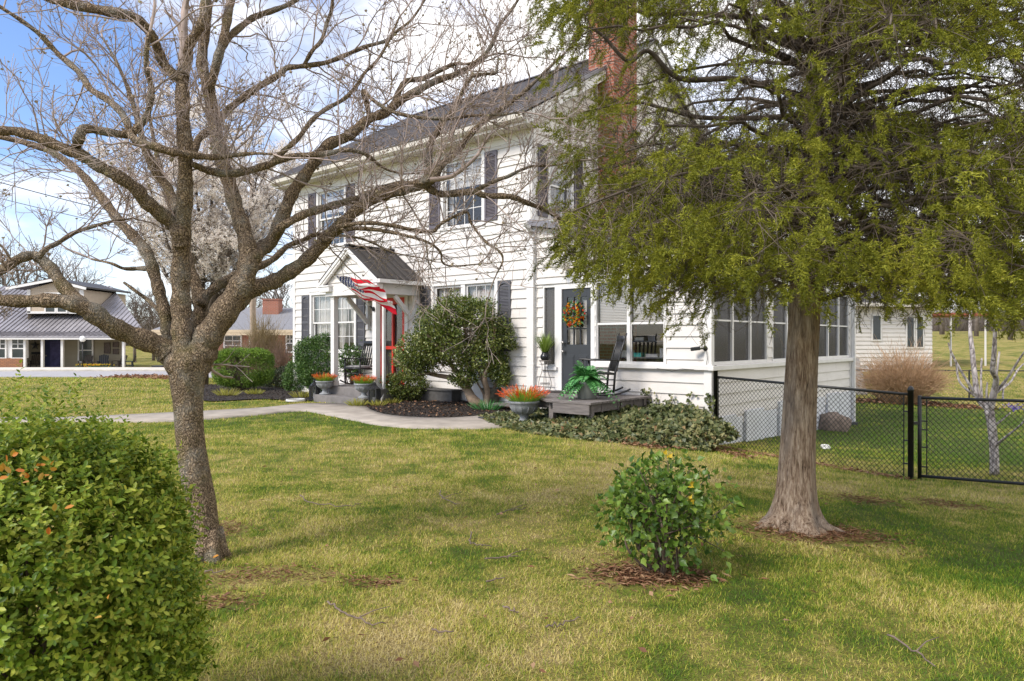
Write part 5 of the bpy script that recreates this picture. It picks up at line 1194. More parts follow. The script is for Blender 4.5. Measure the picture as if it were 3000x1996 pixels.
while len(P3) < NCL:
    n = 6000; z = rng.uniform(1.35, 6.0, n); a = rng.uniform(0, 6.283, n); Rm_ = np.interp(z, [1.2, 2, 4, 6.2], [2.5, 2.75, 2.6, 1.5]); q = rng.uniform(.12, 1, n)**.6; r = Rm_*q
    X = CB[0]+r*np.cos(a); Y = CB[1]+r*np.sin(a); x_ = CX+F*X/Y; y_ = CY-F*(z-CAMZ)/Y
    w = dens(np.clip(x_, 1500, 3150), y_)/9.; w = np.where((x_ < 1540) | (Y < 3.3), 0, w); w = np.where(x_ > 3150, .9*(y_ < 930), w)
    lump = sn(X, z*1.7+Y*.8, 3.0, 8); w = w**2.0*(1+.9*lump)*1.2
    ok = rng.uniform(0, 1, n) < w; P3 += list(np.stack([X, Y, z], 1)[ok])
P3 = np.array(P3[:NCL])-CB
# limbs: pick spread out targets, grow a limb from the trunk to each, hang sprays off twigs
lim = MB(); twg = MB(); targets = []
for p in P3[rng.permutation(NCL)]:
    if np.hypot(p[0], p[1]) > .9 and all(np.linalg.norm(p-t) > .42 for t in targets): targets.append(p)
    if len(targets) >= 185: break
nodes = []
for t in targets:
    rad = math.hypot(t[0], t[1]); z0 = np.clip(t[2]+rng.uniform(-.2, .35)*rad*.5, 2.0, 5.9); st_ = np.array((axis_x(z0), 0, z0)); n = 12; s = np.linspace(0, 1, n)
    C = st_[None]*(1-s)[:, None]+t[None]*s[:, None]; C[:, 2] += .18*rad*np.sin(s*math.pi)*.6; C = wig(C, .03)
    r_l = .007+.007*rad
    lim.tube(C, np.linspace(r_l, .005, n), 6, cap=False); nodes.append(C[2:])
    # dead side twigs along the bare inner part of the limb
    for k in range(int(20*rad)):
        ii_ = rng.integers(1, n-1); td = unit(C[ii_+1]-C[ii_]); sd = unit(np.cross(td, rng.normal(size=3))); twig(C[ii_], unit(td*.5+sd*.8+np.array((0, 0, -.15))), rng.uniform(.15, .5), .0028, 1, twg, [], -.3, (3, 2), .0016)
ND = np.concatenate(nodes)
# a few traced bare limbs that show against the sky
for pts, d0, d1 in (([(2410, 160, 26), (2290, 120, 26), (2200, 60, 24), (2160, -20, 20)], 6.1, 5.2), ([(2405, 215, 24), (2280, 160, 22), (2215, 110, 20), (2175, 30, 18)], 6.1, 5.3), ([(2400, 300, 24), (2300, 268, 20), (2150, 232, 18), (1990, 230, 16), (1900, 150, 13), (1840, 180, 12), (1760, 100, 9), (1690, 70, 7)], 6.1, 5.4),
                    ([(2400, 40, 20), (2200, 50, 18), (2050, 40, 15), (1900, 40, 12), (1780, 0, 9)], 6.1, 5.6), ([(2420, 300, 22), (2560, 185, 18), (2680, 165, 16), (2760, 200, 12)], 6.1, 5.5), ([(2420, 330, 22), (2550, 300, 18), (2700, 258, 16), (2800, 265, 14), (2900, 230, 8)], 6.1, 5.4), ([(2390, 330, 20), (2250, 345, 16), (2060, 345, 14), (1950, 320, 11), (1850, 300, 8), (1700, 330, 5)], 6.1, 5.7),
                    ([(2400, 560, 16), (2560, 470, 12), (2640, 462, 12), (2760, 478, 9)], 6.1, 5.2), ([(2400, 470, 18), (2550, 455, 10), (2700, 432, 10), (2780, 400, 8)], 6.1, 5.0), ([(2400, 880, 16), (2560, 835, 16), (2680, 810, 14), (2760, 800, 8)], 6.05, 5.0)):
    pts = np.array(pts, float); s = np.linspace(0, 1, len(pts)); dep = d0+(d1-d0)*s; P = np.array([px(x, y, d) for (x, y, _), d in zip(pts, dep)])-CB; C = catmull(np.column_stack([P, pts[:, 2]/2*dep/F]), 6); lim.tube(C[:, :3], C[:, 3], 8, cap=False)
    for k in range(3, len(C)-1, 1):
        td = unit(C[k+1, :3]-C[k, :3]); sd = unit(np.cross(td, rng.normal(size=3))); twig(C[k, :3], unit(td*.4+sd), rng.uniform(.2, .5), .003, 1, twg, [], -.2, (3, 2), .0016)
D2 = np.empty(NCL, int)
for a in range(0, NCL, 400): D2[a:a+400] = ((P3[a:a+400, None]-ND[None])**2).sum(-1).argmin(1)
NN = ND[D2]+rng.normal(0, .035, (NCL, 3)); far = np.linalg.norm(P3-NN, axis=1); kk_ = np.minimum(1, .34/np.maximum(far, 1e-6)); kk_ = kk_**.8; P3 = NN+(P3-NN)*kk_[:, None]; far = far*kk_
for p, q, f_ in zip(P3, NN, far):
    if f_ > .05 and rng.random() < .6: twg.tube([q, (p+q)/2+rng.normal(0, .05, 3)+np.array((0, 0, .06*f_)), p], [.003, .0022, .0014], 3, cap=False)
lim.build('limbs', M_CEDT, ced, True); twg.build('twigs', M_CEDT, ced)
def spray(seed):
    r = np.random.default_rng(seed); it = []
    for b in range(11):
        t = b/10; base = np.array((t*.20, .012*math.sin(3*t+seed), -.09*t*t)); 
        for k in range(4):
            ang = r.uniform(-1.0, 1.0)+(.8 if k % 2 else -.8); d = unit(np.array((math.cos(ang)*.8+.2, math.sin(ang), r.normal(0, .5)-.15))); L = r.uniform(.03, .085)*(1-.4*t)
            for s_ in (0., .35, .7):
                for g_ in (-1, 1): it.append(xf(TRI, base+d*L*s_, d+.8*g_*unit(np.cross(d, r.normal(size=3))), r.normal(size=3), (L*.42+.006, .0075, L)))
    return multi(it)
SPR = [spray(s) for s in range(7)]
out = unit(P3*np.array((1, 1, .0))+1e-6); Dr = unit(out*.7+rng.normal(0, .45, (NCL, 3))+np.array((0, 0, -.42)))
V, fs = scatter(SPR, P3, rots(Dr, rng.normal(0, .4, (NCL, 3))+np.array((0, 0, 1.))), rng.uniform(.42, .92, NCL)); co = np_mesh('foliage', V, fs, M_CEDF, ced); co['kind'] = 'stuff'

# ---------------------------------------------------------------- bushes
def shell(n, rad, lump=.12, seed=1, freq=3.0, inner=.35, zmin=-1, flat=0):
    d = rand_dir(n); d = d[d[:, 2] > zmin]; n = len(d); r = np.random.default_rng(seed); k = r.normal(0, freq, (7, 3)); ph = r.uniform(0, 6.3, 7)
    h = 1+lump*np.sin(d@k.T+ph).sum(1)/2.2
    q = 1-inner*rng.uniform(0, 1, n)**1.6
    p = d.copy()
    if flat: p = np.sign(p)*np.abs(p)**(1-flat)
    nr = unit(d/np.array(rad)); return p*h[:, None]*q[:, None]*np.array(rad), nr, q
def stems(mb, base, tips, r0, r1, bow=.12, n=7, forks=3):
    for t in tips:
        s = np.linspace(0, 1, n)[:, None]; C = np.array(base)[None]*(1-s)+np.array(t)[None]*s; C = C+np.sin(s*math.pi)*rng.normal(0, bow, 3)*np.linalg.norm(np.array(t)-np.array(base)); mb.tube(C, np.linspace(r0, r1, n), 6, cap=False)
M_STEM = plain('bush_stem', (.12, .085, .06), .9, .3, 12)
def leafy(name, where, rad, cz, n, tmpl, size, mat, label, cat='bush', lump=.12, seed=1, freq=3., inner=.35, spread=.8, up=.3, zmin=-1, flat=0, base_r=.02, nst=14, group=None, extra=None, rz=0):
    root = empty(name, where, rz, label, cat, group)
    P, Nr, q = shell(n, rad, lump, seed, freq, inner, zmin, flat); P = P+np.array((0, 0, cz)); keep = P[:, 2] > .02; P, Nr = P[keep], Nr[keep]
    D = unit(Nr+rng.normal(0, spread, Nr.shape)+np.array((0, 0, up))); Nn = Nr*.8+rng.normal(0, .5, Nr.shape)+np.array((0, 0, .5))
    V, fs = scatter(tmpl, P, rots(D, Nn), rng.uniform(.6, 1.3, len(P))*size); o = np_mesh('foliage', V, fs, mat, root); o['kind'] = 'stuff'
    m = MB(); idx = rng.integers(0, len(P), nst); stems(m, (0, 0, -.05), P[idx]*np.array((.9, .9, .95)), base_r, .004); 
    for k in range(nst*3):
        b = P[rng.integers(0, len(P))]; c = P[idx[k % nst]]*.55; m.tube([c, (b+c)/2+rng.normal(0, .03, 3), b], [.006, .004, .002], 4, cap=False)
    m.build('branches', M_STEM, root, True); return root
# glossy box-leaved bush in the near left corner
def sprig(seed, nl=11, L=.075, lw=.5, ll=.026):
    r = np.random.default_rng(seed); it = []
    for k in range(nl):
        t = k/(nl-1); a = k*2.4; d = np.array((.35+.5*t, math.cos(a), math.sin(a))); l = ll*r.uniform(.75, 1.15)*(1-.35*t)
        it.append(xf(OVAL, (L*t, 0, 0), d, np.array((1.0, -.3*math.cos(a), -.3*math.sin(a)))+r.normal(0, .2, 3), (l, l*lw, l)))
    return multi(it)
M_BOX = leafmat('glossy_box_leaf', [(.022, .050, .006), (.095, .165, .014), (.22, .30, .028), (.40, .42, .06), (.55, .38, .07)], [0, .24, .52, .84, 1], .42, .3, 5, .35, .28)
M_BOXO = leafmat('orange_leaf', [(.50, .08, .015), (.50, .20, .03), (.40, .28, .04), (.25, .25, .03)], None, .4, .2)
bx = leafy('boxwood_bush', (-1.60, 2.32, -.02), (.545, .54, .62), .60, 10500, [sprig(s) for s in range(6)], 1.1, M_BOX, 'large glossy green bush filling the near left corner', lump=.055, seed=4, freq=2.6, inner=.22, spread=.45, up=.35, base_r=.02)
c0 = np.array((-1.60, 2.32, -.02)); n = 46
ctr = [px(18, 1372, 1.80), px(98, 1388, 1.82), px(120, 1400, 1.84), px(140, 1550, 1.75), px(310, 1770, 1.72), px(620 - 30, 1640, 2.2)]
P = np.concatenate([np.array(c)[None]+rng.normal(0, .018, (k, 3)) for c, k in zip(ctr, (10, 9, 5, 3, 2, 2))])-c0
Nr = unit(P-np.array((0, 0, .6))); V, fs = scatter([OVAL], P+Nr*.02, rots(Nr+rng.normal(0, .8, Nr.shape), Nr+rng.normal(0, .4, Nr.shape)), np.tile((.022, .012, .022), (len(P), 1))); np_mesh('orange_leaves', V, fs, M_BOXO, bx)
m = []; 
for (x, y, d, k) in ((90, 1175, 2.1, 9), (180, 1190, 2.2, 10), (260, 1232, 2.25, 6), (40, 1190, 2.1, 8), (350, 1275, 2.35, 5), (475, 1345, 2.35, 4), (140, 1215, 2.2, 8)):
    b = px(x, y, d)-c0
    for q in range(k): m.append((b+rng.normal(0, .035, 3)-np.array((0, 0, .05)), unit(np.array((rng.normal(0, .25), rng.normal(0, .25), 1)))))
P = np.array([a for a, b in m]); D = np.array([b for a, b in m]); V, fs = scatter([sprig(s, 13, .11, .5, .024) for s in range(4)], P, rots(D, rand_dir(len(P))), np.full(len(P), 1.)); us_ = np_mesh('upright_shoots', V, fs, M_BOX, bx); us_['kind'] = 'stuff'
# small broad leaved bush on the lawn
LOB = (np.array([(0, 0, 0), (.20, -.30, .10), (.48, -.44, .10), (.66, -.22, .02), (1.05, 0, -.22), (.66, .22, .02), (.48, .44, .10), (.20, .30, .10), (.5, 0, -.06)]), [np.array([(0, 1, 8), (1, 2, 8), (2, 3, 8), (3, 4, 8), (4, 5, 8), (5, 6, 8), (6, 7, 8), (7, 0, 8)])])
M_SMALL = leafmat('fresh_green_leaf', [(.025, .060, .012), (.075, .150, .020), (.15, .245, .032), (.25, .34, .06), (.42, .36, .08)], [0, .3, .62, .93, 1], .38, .3, 6, .3, .45)
b_ = pg(1935, 1678); sb = leafy('small_bush', tuple(b_), (.42, .38, .35), .42, 1900, [LOB], .046, M_SMALL, 'small rounded leafy bush in a bare mulch ring on the lawn', lump=.16, seed=9, freq=3.2, inner=.75, spread=.75, up=.1, base_r=.012, nst=16)
P = np.array([px(1957, 1330, 4.6), px(2030, 1430, 4.5), px(2018, 1465, 4.45)])-b_; V, fs = scatter([LOB], np.repeat(P, 3, 0)+rng.normal(0, .014, (9, 3)), rots(rand_dir(9), rand_dir(9)), np.full(9, .034)); np_mesh('yellow_leaves', V, fs, leafmat('yellow_leaf', [(.65, .42, .02), (.7, .5, .05)], None, .5, .3), sb)
m = MB(); m.tube([(.02, 0, .6), tuple(P[0]*np.array((1, 1, .85))), tuple(P[0])], .004, 5); m.build('shoot', M_STEM, sb)
strew('bare_ring', (lambda q: np.stack([b_[0]+q[:, 0]*.19-.07, b_[1]+q[:, 1]*.12-.06], 1))(rng.normal(0, 1, (1100, 2))), .06, .012, M_DRY, 'dry grass and bark litter under the small bush', 'leaf litter', .006, .4)
strew('bare_ring', (lambda q: np.stack([CB[0]+q[:, 0]*.26+.1, CB[1]+q[:, 1]*.16-.18], 1))(rng.normal(0, 1, (1100, 2))), .05, .010, M_DRY, 'reddish bark litter around the foot of the cedar', 'leaf litter', .006, .4)
# big open shrub in front of the right hand windows
M_CAM = leafmat('dark_glossy_leaf', [(.022, .042, .010), (.075, .115, .018), (.17, .20, .036), (.32, .33, .10), (.50, .49, .25)], [0, .33, .62, .88, 1], .25, .2, 3, .35, .6)
w0 = pg(1420, 1190); cs = empty('large_shrub', tuple(w0), 0, 'large open evergreen shrub on bare crooked stems before the ground floor window', 'shrub')
D_ = w0[1]
lob = [(1222, 1030, .44, .40), (1282, 955, .46, .38), (1330, 905, .50, .34), (1400, 920, .45, .36), (1440, 985, .42, .45), (1300, 1010, .60, .42), (1400, 1050, .42, .36), (1225, 1070, .38, .28), (1460, 1080, .28, .26), (1185, 1060, .24, .2), (1470, 1110, .2, .16), (1360, 1110, .3, .2), (1500, 1010, .1, .1)]
PP = []; NR = []
for x, y, rx, rz_ in lob:
    c = px(x, y, D_-.1+rng.uniform(-.25, .25))-w0; P, Nr, q = shell(int(4300*rx*rz_*4), (rx, min(rx, .5), rz_), .2, int(x), 3.5, .55); PP.append(P+c); NR.append(Nr)
P = np.concatenate(PP); Nr = np.concatenate(NR); k = (P[:, 1] < .62); P, Nr = P[k], Nr[k]
V, fs = scatter([LEAF], P, rots(Nr+rng.normal(0, .7, P.shape)+np.array((0, 0, .2)), Nr+rng.normal(0, .5, P.shape)+np.array((0, 0, .4))), np.stack([rng.uniform(.045, .072, len(P)), rng.uniform(.024, .036, len(P)), np.full(len(P), .06)], 1)); o = np_mesh('foliage', V, fs, M_CAM, cs); o['kind'] = 'stuff'
M_CAMS = plain('tan_shrub_stem', (.26, .19, .13), .9, .35, 14, .3, 60)
m = MB()
def pq(x, y, dy=0): return px(x, y, D_+dy)-w0
for pts in ([(1415, 1195, 34), (1385, 1170, 30), (1365, 1135, 24), (1345, 1100, 18), (1300, 1040, 12), (1250, 980, 7)], [(1380, 1165, 20), (1340, 1115, 16), (1270, 1098, 12), (1200, 1080, 8), (1150, 1050, 5)], [(1425, 1195, 24), (1428, 1150, 17), (1420, 1100, 14), (1440, 1040, 11), (1450, 960, 6)], [(1428, 1150, 12), (1400, 1080, 10), (1370, 1000, 8), (1350, 920, 5)], [(1424, 1185, 10), (1455, 1120, 8), (1475, 1080, 5)], [(1365, 1135, 16), (1390, 1060, 12), (1400, 980, 8), (1420, 910, 4)], [(1412, 1195, 7), (1418, 1160, 6), (1385, 1100, 4)]):
    a = np.array(pts, float); Q = np.array([pq(x, y, rng.uniform(-.12, .12)*i) for i, (x, y, _) in enumerate(pts)]); C = catmull(np.column_stack([Q, a[:, 2]/2*D_/F]), 5); m.tube(C[:, :3], C[:, 3], 9, cap=False)
for k in range(150):
    b = P[rng.integers(0, len(P))]; c = pq(rng.uniform(1230, 1440), rng.uniform(960, 1090)); m.tube([c, (b+c)/2+rng.normal(0, .05, 3), b], [.008, .006, .003], 4, cap=False)
m.build('stems', M_CAMS, cs, True)
# rounded shrubs and clipped hedge on the left
M_PRIV = leafmat('mid_green_leaf', [(.016, .042, .012), (.050, .11, .022), (.10, .18, .036), (.18, .27, .07), (.30, .36, .13)], [0, .33, .62, .9, 1], .35, .2, 3, .4, .45)
M_HEDG = leafmat('clipped_hedge_leaf', [(.030, .075, .010), (.09, .18, .020), (.19, .30, .035), (.30, .42, .06), (.42, .50, .08)], [0, .3, .6, .88, 1], .4, .2, 4, .4, .35)
l6 = multi([xf(LEAF, rng.normal(0, .4, 3), rand_dir(1)[0]+np.array((1, 0, 0)), rand_dir(1)[0], (.62, .34, .6)) for _ in range(7)])
l6b = multi([xf(LEAF, rng.normal(0, .4, 3), rand_dir(1)[0]+np.array((1, 0, 0)), rand_dir(1)[0], (.62, .34, .6)) for _ in range(7)])
w0 = pg(935, 1155); x0_ = w0+np.array((0, .35, 0)); leafy('round_shrub', tuple(x0_), (.78, .62, .80), .74, 5200, [l6, l6b], .080, M_PRIV, 'tall rounded green shrub between the house corner and the left porch post', lump=.10, seed=12, inner=.25, spread=.6, zmin=-.8)
w0 = pg(868, 1150); leafy('round_shrub', tuple(w0+np.array((-.05, .4, 0))), (.42, .40, .50), .42, 1100, [l6, l6b], .085, M_PRIV, 'smaller green shrub tucked against the left side of the tall rounded one', lump=.12, seed=13, inner=.25, spread=.6)
w0 = pg(1008, 1120); leafy('round_shrub', (*H(-5.75, -.30), .1), (.34, .30, .42), .85, 420, [l6, l6b], .08, M_PRIV, 'loose shrub by the wall behind the porch rocking chair', lump=.2, seed=14, inner=.5, spread=.7)
w0 = pg(815, 1138); leafy('round_shrub', tuple(w0+np.array((0, .4, 0))), (.62, .5, .34), .26, 1300, [l6, l6b], .075, leafmat('dull_dark_leaf', [(.010, .018, .010), (.025, .04, .016), (.06, .075, .03), (.12, .12, .06)], None, .5, .15, 4, .4), 'low dark shrub between the clipped hedge and the rounded shrub', lump=.15, seed=15, inner=.3, spread=.6)
w0 = pg(703, 1148); hd = leafy('clipped_hedge', tuple(w0+np.array((0, .35, 0))), (.78, .60, .55), .70, 5200, [l6, l6b], .062, M_HEDG, 'flat topped clipped green hedge bush in the left mulch bed', 'hedge', lump=.03, seed=16, inner=.16, spread=.5, up=.1, flat=.42, base_r=.03, nst=22)
w0 = pg(1150, 1160); leafy('round_shrub', (*H(-3.28, -.62), .12), (.52, .34, .30), .34, 1100, [l6, l6b], .075, M_CAM, 'low dense evergreen shrub between the right porch post and the big shrub', lump=.18, seed=18, inner=.4, spread=.6)
# ivy bank below the sunroom
M_IVY = leafmat('ivy_leaf', [(.022, .034, .012), (.065, .085, .028), (.14, .155, .055), (.26, .24, .10), (.36, .16, .09)], [0, .33, .60, .80, .95], .45, .15, 5, .35, .35)
IV = (np.array([(0, 0, 0), (.12, -.50, .03), (.45, -.36, 0), (1, 0, -.06), (.45, .36, 0), (.12, .50, .03), (.42, 0, -.05)]), [np.array([(0, 1, 6), (1, 2, 6), (2, 3, 6), (3, 4, 6), (4, 5, 6), (5, 0, 6)])])
n = 14500; A = rng.uniform(0.15, 4.62, n); B_v = rng.uniform(0, 1, n)
front = np.interp(A, [.15, .8, 1.6, 2.4, 3.2, 4.1, 4.85], [-1.7, -2.2, -2.65, -2.8, -2.7, -2.2, -1.1]); top = np.interp(A, [.1, .9, 1.8, 2.6, 2.75, 3.0, 3.3, 3.7, 4.1, 4.5, 4.85], [.03, .10, .20, .38, .46, .46, .54, .58, .56, .40, .15])
back = np.where(A < 4., -.05, -.12-.25*(A-4)); yv = back+(front-back)*B_v; hgt = top*np.clip(1-B_v**1.6, 0, 1)*(1+.25*sn(A, yv, 5, 31))
PX_ = HO[0]+HX[0]*A+HY[0]*yv; PY_ = HO[1]+HX[1]*A+HY[1]*yv; g = gz(PX_, PY_); z = np.maximum(g+.02, g+(hgt-g*0)*rng.uniform(.75, 1.05, n) + (np.where(A > 2.6, .0, 0)))
under = (A > .45) & (A < 2.8) & (yv > -1.9) & (yv > -.8-(A-.45)/1.5*1.15) ; z = np.where(under, np.minimum(z, .30), z)
P = np.stack([PX_, PY_, z], 1); 
nrm_ = np.stack([-HY[0]*np.ones(n)*.6, -HY[1]*np.ones(n)*.6, np.ones(n)*.8], 1)
D = unit(rng.normal(0, .8, (n, 3))+np.array((0, 0, -.35))-np.array((HY[0], HY[1], 0))*.3)
V, fs = scatter([IV], P, rots(D, nrm_+rng.normal(0, .5, (n, 3))), np.stack([rng.uniform(.05, .10, n), rng.uniform(.05, .09, n), np.full(n, .07)], 1))
set_tag(np_mesh('ivy', V, fs, M_IVY), 'bank of mixed green ivy spilling from under the deck along the sunroom wall', 'ivy', kind='stuff')
m = MB(); 
for k in range(16):
    a0 = rng.uniform(2.75, 4.0); h0 = .05; pts = [(*H(a0+rng.normal(0, .04)*i, -.03), h0+.085*i) for i in range(rng.integers(3, 7))]; m.tube(pts, .004, 4)
n = 150; A = rng.choice([2.72, 2.8, 2.95, 3.25, 3.6, 3.95, 4.0], n)+rng.normal(0, .05, n); zz_ = rng.uniform(.2, .62, n); P = np.stack([HO[0]+HX[0]*A+HY[0]*-.05, HO[1]+HX[1]*A+HY[1]*-.05, zz_], 1)
V, fs = scatter([IV], P, rots(rng.normal(0, .7, (n, 3))+np.array((0, 0, -.3)), rng.normal(0, .4, (n, 3))+np.array((-.66, -.75, .3))), np.full(n, .06)); set_tag(np_mesh('ivy', V, fs, M_IVY), 'thin ivy runners climbing the white siding above the ivy bank', 'ivy', kind='stuff')
# leaf litter: ivy front, fence foot, yard edge, kerb
def along(pts, n, wd): 
    pts = np.array(pts)[:, :2]; t = rng.uniform(0, len(pts)-1.001, n); i = t.astype(int); f = (t-i)[:, None]; return pts[i]*(1-f)+pts[i+1]*f+rng.normal(0, wd, (n, 2))
strew('leaf_litter', np.vstack([along([pg(1560, 1250), pg(1700, 1265), pg(1790, 1290), pg(1900, 1312), pg(2080, 1318), pg(2200, 1345)], 1500, .11), along([pg(1470, 1228), pg(1500, 1235)], 150, .12)]), .06, .032, M_DRY, 'brown fallen leaves along the front of the ivy', 'leaf litter', .02, .6)
strew('leaf_litter', along([A_+np.array((.0, -.35)), B_+np.array((-.12, -.1))], 800, .09), .05, .028, M_DRY, 'brown fallen leaves along the foot of the black fence', 'leaf litter', .02, .6)
strew('leaf_litter', along([pg(2500, 1176), pg(2650, 1178), pg(2760, 1190), pg(2860, 1196)], 1800, .35), .16, .08, M_DRY, 'band of fallen leaves across the back yard', 'leaf litter', .03, .5)
strew('leaf_litter', along([pg(2500, 1120), pg(2560, 1112), pg(2620, 1130)], 500, .5), .18, .09, M_DRY, 'fallen leaves beside the white neighbouring house', 'leaf litter', .03, .5)
strew('leaf_litter', along([pg(350, 1108), pg(420, 1106), pg(520, 1112)], 900, .45), .18, .08, M_DRY, 'heap of brown leaves at the street edge of the lawn', 'leaf litter', .05, .7)
strew('leaf_litter', np.vstack([(lambda q: np.stack([rng.uniform(-.8, .8, 110)*q*.55, q], 1))(rng.uniform(3.1, 9, 110))]), .045, .024, M_DRY, 'single brown leaves scattered over the lawn', 'leaf litter', .03, .5)
strew('leaf_litter', sample_poly(BEDR, 420), .055, .03, M_DRY, 'tan leaves lying on the mulch under the big shrub', 'leaf litter', .045, .6)
# fallen twigs
M_DEAD = plain('dead_twig', (.17, .125, .10), .9, .4, 20)
for k, (pts, lb) in enumerate((([(880, 1462), (905, 1482), (1000, 1494), (1060, 1487)], 'long pale fallen twig on the lawn right of the left tree'), ([(960, 1780), (1010, 1815), (1080, 1846), (1130, 1846)], 'forked fallen twig on the near lawn in the middle'), ([(1380, 1572), (1378, 1600), (1400, 1610), (1440, 1615)], 'hooked dark twig standing on the lawn'), ([(1420, 1652), (1480, 1648), (1520, 1645)], 'straight pale twig on the lawn left of the small bush'), ([(1600, 1858), (1650, 1845), (1700, 1828)], 'curved twig on the near lawn below the small bush'), ([(1290, 1448), (1300, 1470), (1345, 1488)], 'small dark twig on the lawn before the walk'), ([(1265, 1865), (1330, 1870)], 'short thick stick on the near lawn'), ([(1455, 1520), (1490, 1508), (1540, 1500)], 'thin pale twig on the lawn in the middle'), ([(600, 1690), (660, 1688)], 'short pale stick at the foot of the left tree'), ([(2600, 1880), (2680, 1930), (2740, 1975)], 'thin straw coloured twig in the near right corner'), ([(1474, 1795), (1500, 1808), (1520, 1812)], 'short grey twig on the near lawn'), ([(1425, 1720), (1480, 1708)], 'thin grey stick on the near lawn beside the bush ring'))):
    C = catmull(np.array([pg(*p)+np.array((0, 0, .035)) for p in pts]), 6); C[1:-1] += rng.normal(0, .006, (len(C)-2, 3)); m = MB(); L = len(C); m.tube(C-C[0], np.linspace(.0055, .003, L), 6)
    if k % 2 == 1 and L > 8: q = C[L//2]-C[0]; m.tube([q, q+np.array((.08, .06, .02)), q+np.array((.16, .09, .03))], [.004, .003, .002], 5)
    o = m.build('fallen_twig', M_DEAD, None, True); o.location = tuple(C[0]); set_tag(o, lb, 'twig', 'twigs fallen on the lawn')
# ---------------------------------------------------------------- far trees and shrubs
random.seed(5)
M_FAR = plain('far_branch', (.155, .125, .105), .9, .3, 3)
M_FARB = plain('pear_bark', (.085, .065, .05), .9, .3, 6)
M_BLOS = leafmat('white_blossom', [(.65, .53, .44), (.88, .82, .75), (.93, .91, .88)], None, .8, .55, 1.2, .3, .1)
def grow(acc, p, d, L, r, lvl, kids, ups, tips, rmin, spread=.8):
    n = 5; P = [np.array(p)]; dd = unit(np.array(d))
    for i in range(n-1): dd = unit(dd+rng.normal(0, .13, 3)+np.array((0, 0, ups))); P.append(P[-1]+dd*L/(n-1))
    acc.tube(P, np.linspace(r, max(rmin, r*.55), n), 5 if r > .03 else 3, cap=False)
    if lvl == 0: tips.extend(P[1:]); return
    if lvl == 1: tips.extend(P[2:])
    for k in range(kids):
        i = rng.integers(1, n); sd = unit(np.cross(dd, rng.normal(size=3))); grow(acc, P[i], unit(dd*.8+sd*spread), L*rng.uniform(.5, .75), max(rmin, r*.5), lvl-1, kids, ups, tips, rmin, spread)
def bare_tree(name, where, h, mat, label, lvl=4, kids=4, rmin=.012, ups=.08, spread=.8, group=None, trunk=.45, r=None, blossoms=None, cat='tree'):
    root = empty(name, where, rng.uniform(0, 6), label, cat, group); acc = MB(); tk = MB(); tips = []
    r = r or h*.018; th = h*trunk; tk.tube([(0, 0, -.3), (.02*h*.2, 0, th*.5), (0, .01*h, th)], [r*1.2, r, r*.85], 8)
    for k in range(kids+2): a = rng.uniform(0, 6.28); z = th*rng.uniform(.45, 1); grow(acc, (0, 0, z), (math.cos(a)*spread, math.sin(a)*spread, 1), (h-z)*.5, r*.6, lvl-1, kids, ups, tips, rmin, spread)
    grow(acc, (0, .01*h, th), (0, 0, 1), (h-th)*.5, r*.8, lvl-1, kids+1, ups, tips, rmin, spread)
    tk.build('trunk', mat, root, True); acc.build('branches', mat, root)
    return root, np.array(tips)
# white flowering pear behind the dogwood
w0 = pg(590, 1112); D_ = 25.; w0 = np.array((*px(590, 1000, D_)[:2], gz(px(590, 1000, D_)[0], D_)))
pear = empty('blossom_tree', tuple(w0), 0, 'tall upright tree in white blossom behind the left tree', 'tree')
acc = MB(); tips = []; tk = MB()
tk.tube([(0, 0, -.2), (.05, 0, 1.2), (0, 0, 2.2)], [.24, .19, .16], 10)
for k in range(13):
    a = rng.uniform(0, 6.28); tl = rng.uniform(.05, .46); z = rng.uniform(1.3, 2.6); d = np.array((math.cos(a)*tl*1.3, math.sin(a)*tl, 1)); L = rng.uniform(4.2, 7.6)*(1-.5*tl)
    s = np.linspace(0, 1, 9)[:, None]; C = np.array((0, 0, z))+d*L*s+np.cumsum(rng.normal(0, .05, (9, 3)), 0); tk.tube(C, np.linspace(.085, .025, 9), 6, cap=False)
    for j in range(20):
        i = rng.integers(2, 9); b = rng.uniform(0, 6.28); grow(acc, C[i], (math.cos(b)*.9, math.sin(b)*.9, .8), rng.uniform(.7, 1.5), .016, 2, 3, .06, tips, .006, .8)
tk.build('trunk', M_FARB, pear, True); acc.build('branches', M_FARB, pear)
tips = np.array(tips); n = min(len(tips)*4, 26000); P = tips[rng.integers(0, len(tips), n)]+rng.normal(0, .06, (n, 3)); P = P[P[:, 2] > 1.4]; n = len(P)
bl = multi([xf(TRI, rng.normal(0, .45, 3), rand_dir(1)[0], rand_dir(1)[0], (.75, .7, .7)) for _ in range(6)])
V, fs = scatter([bl], P, rots(rand_dir(n), rand_dir(n)), rng.uniform(.04, .075, n)); o = np_mesh('blossoms', V, fs, M_BLOS, pear); o['kind'] = 'stuff'
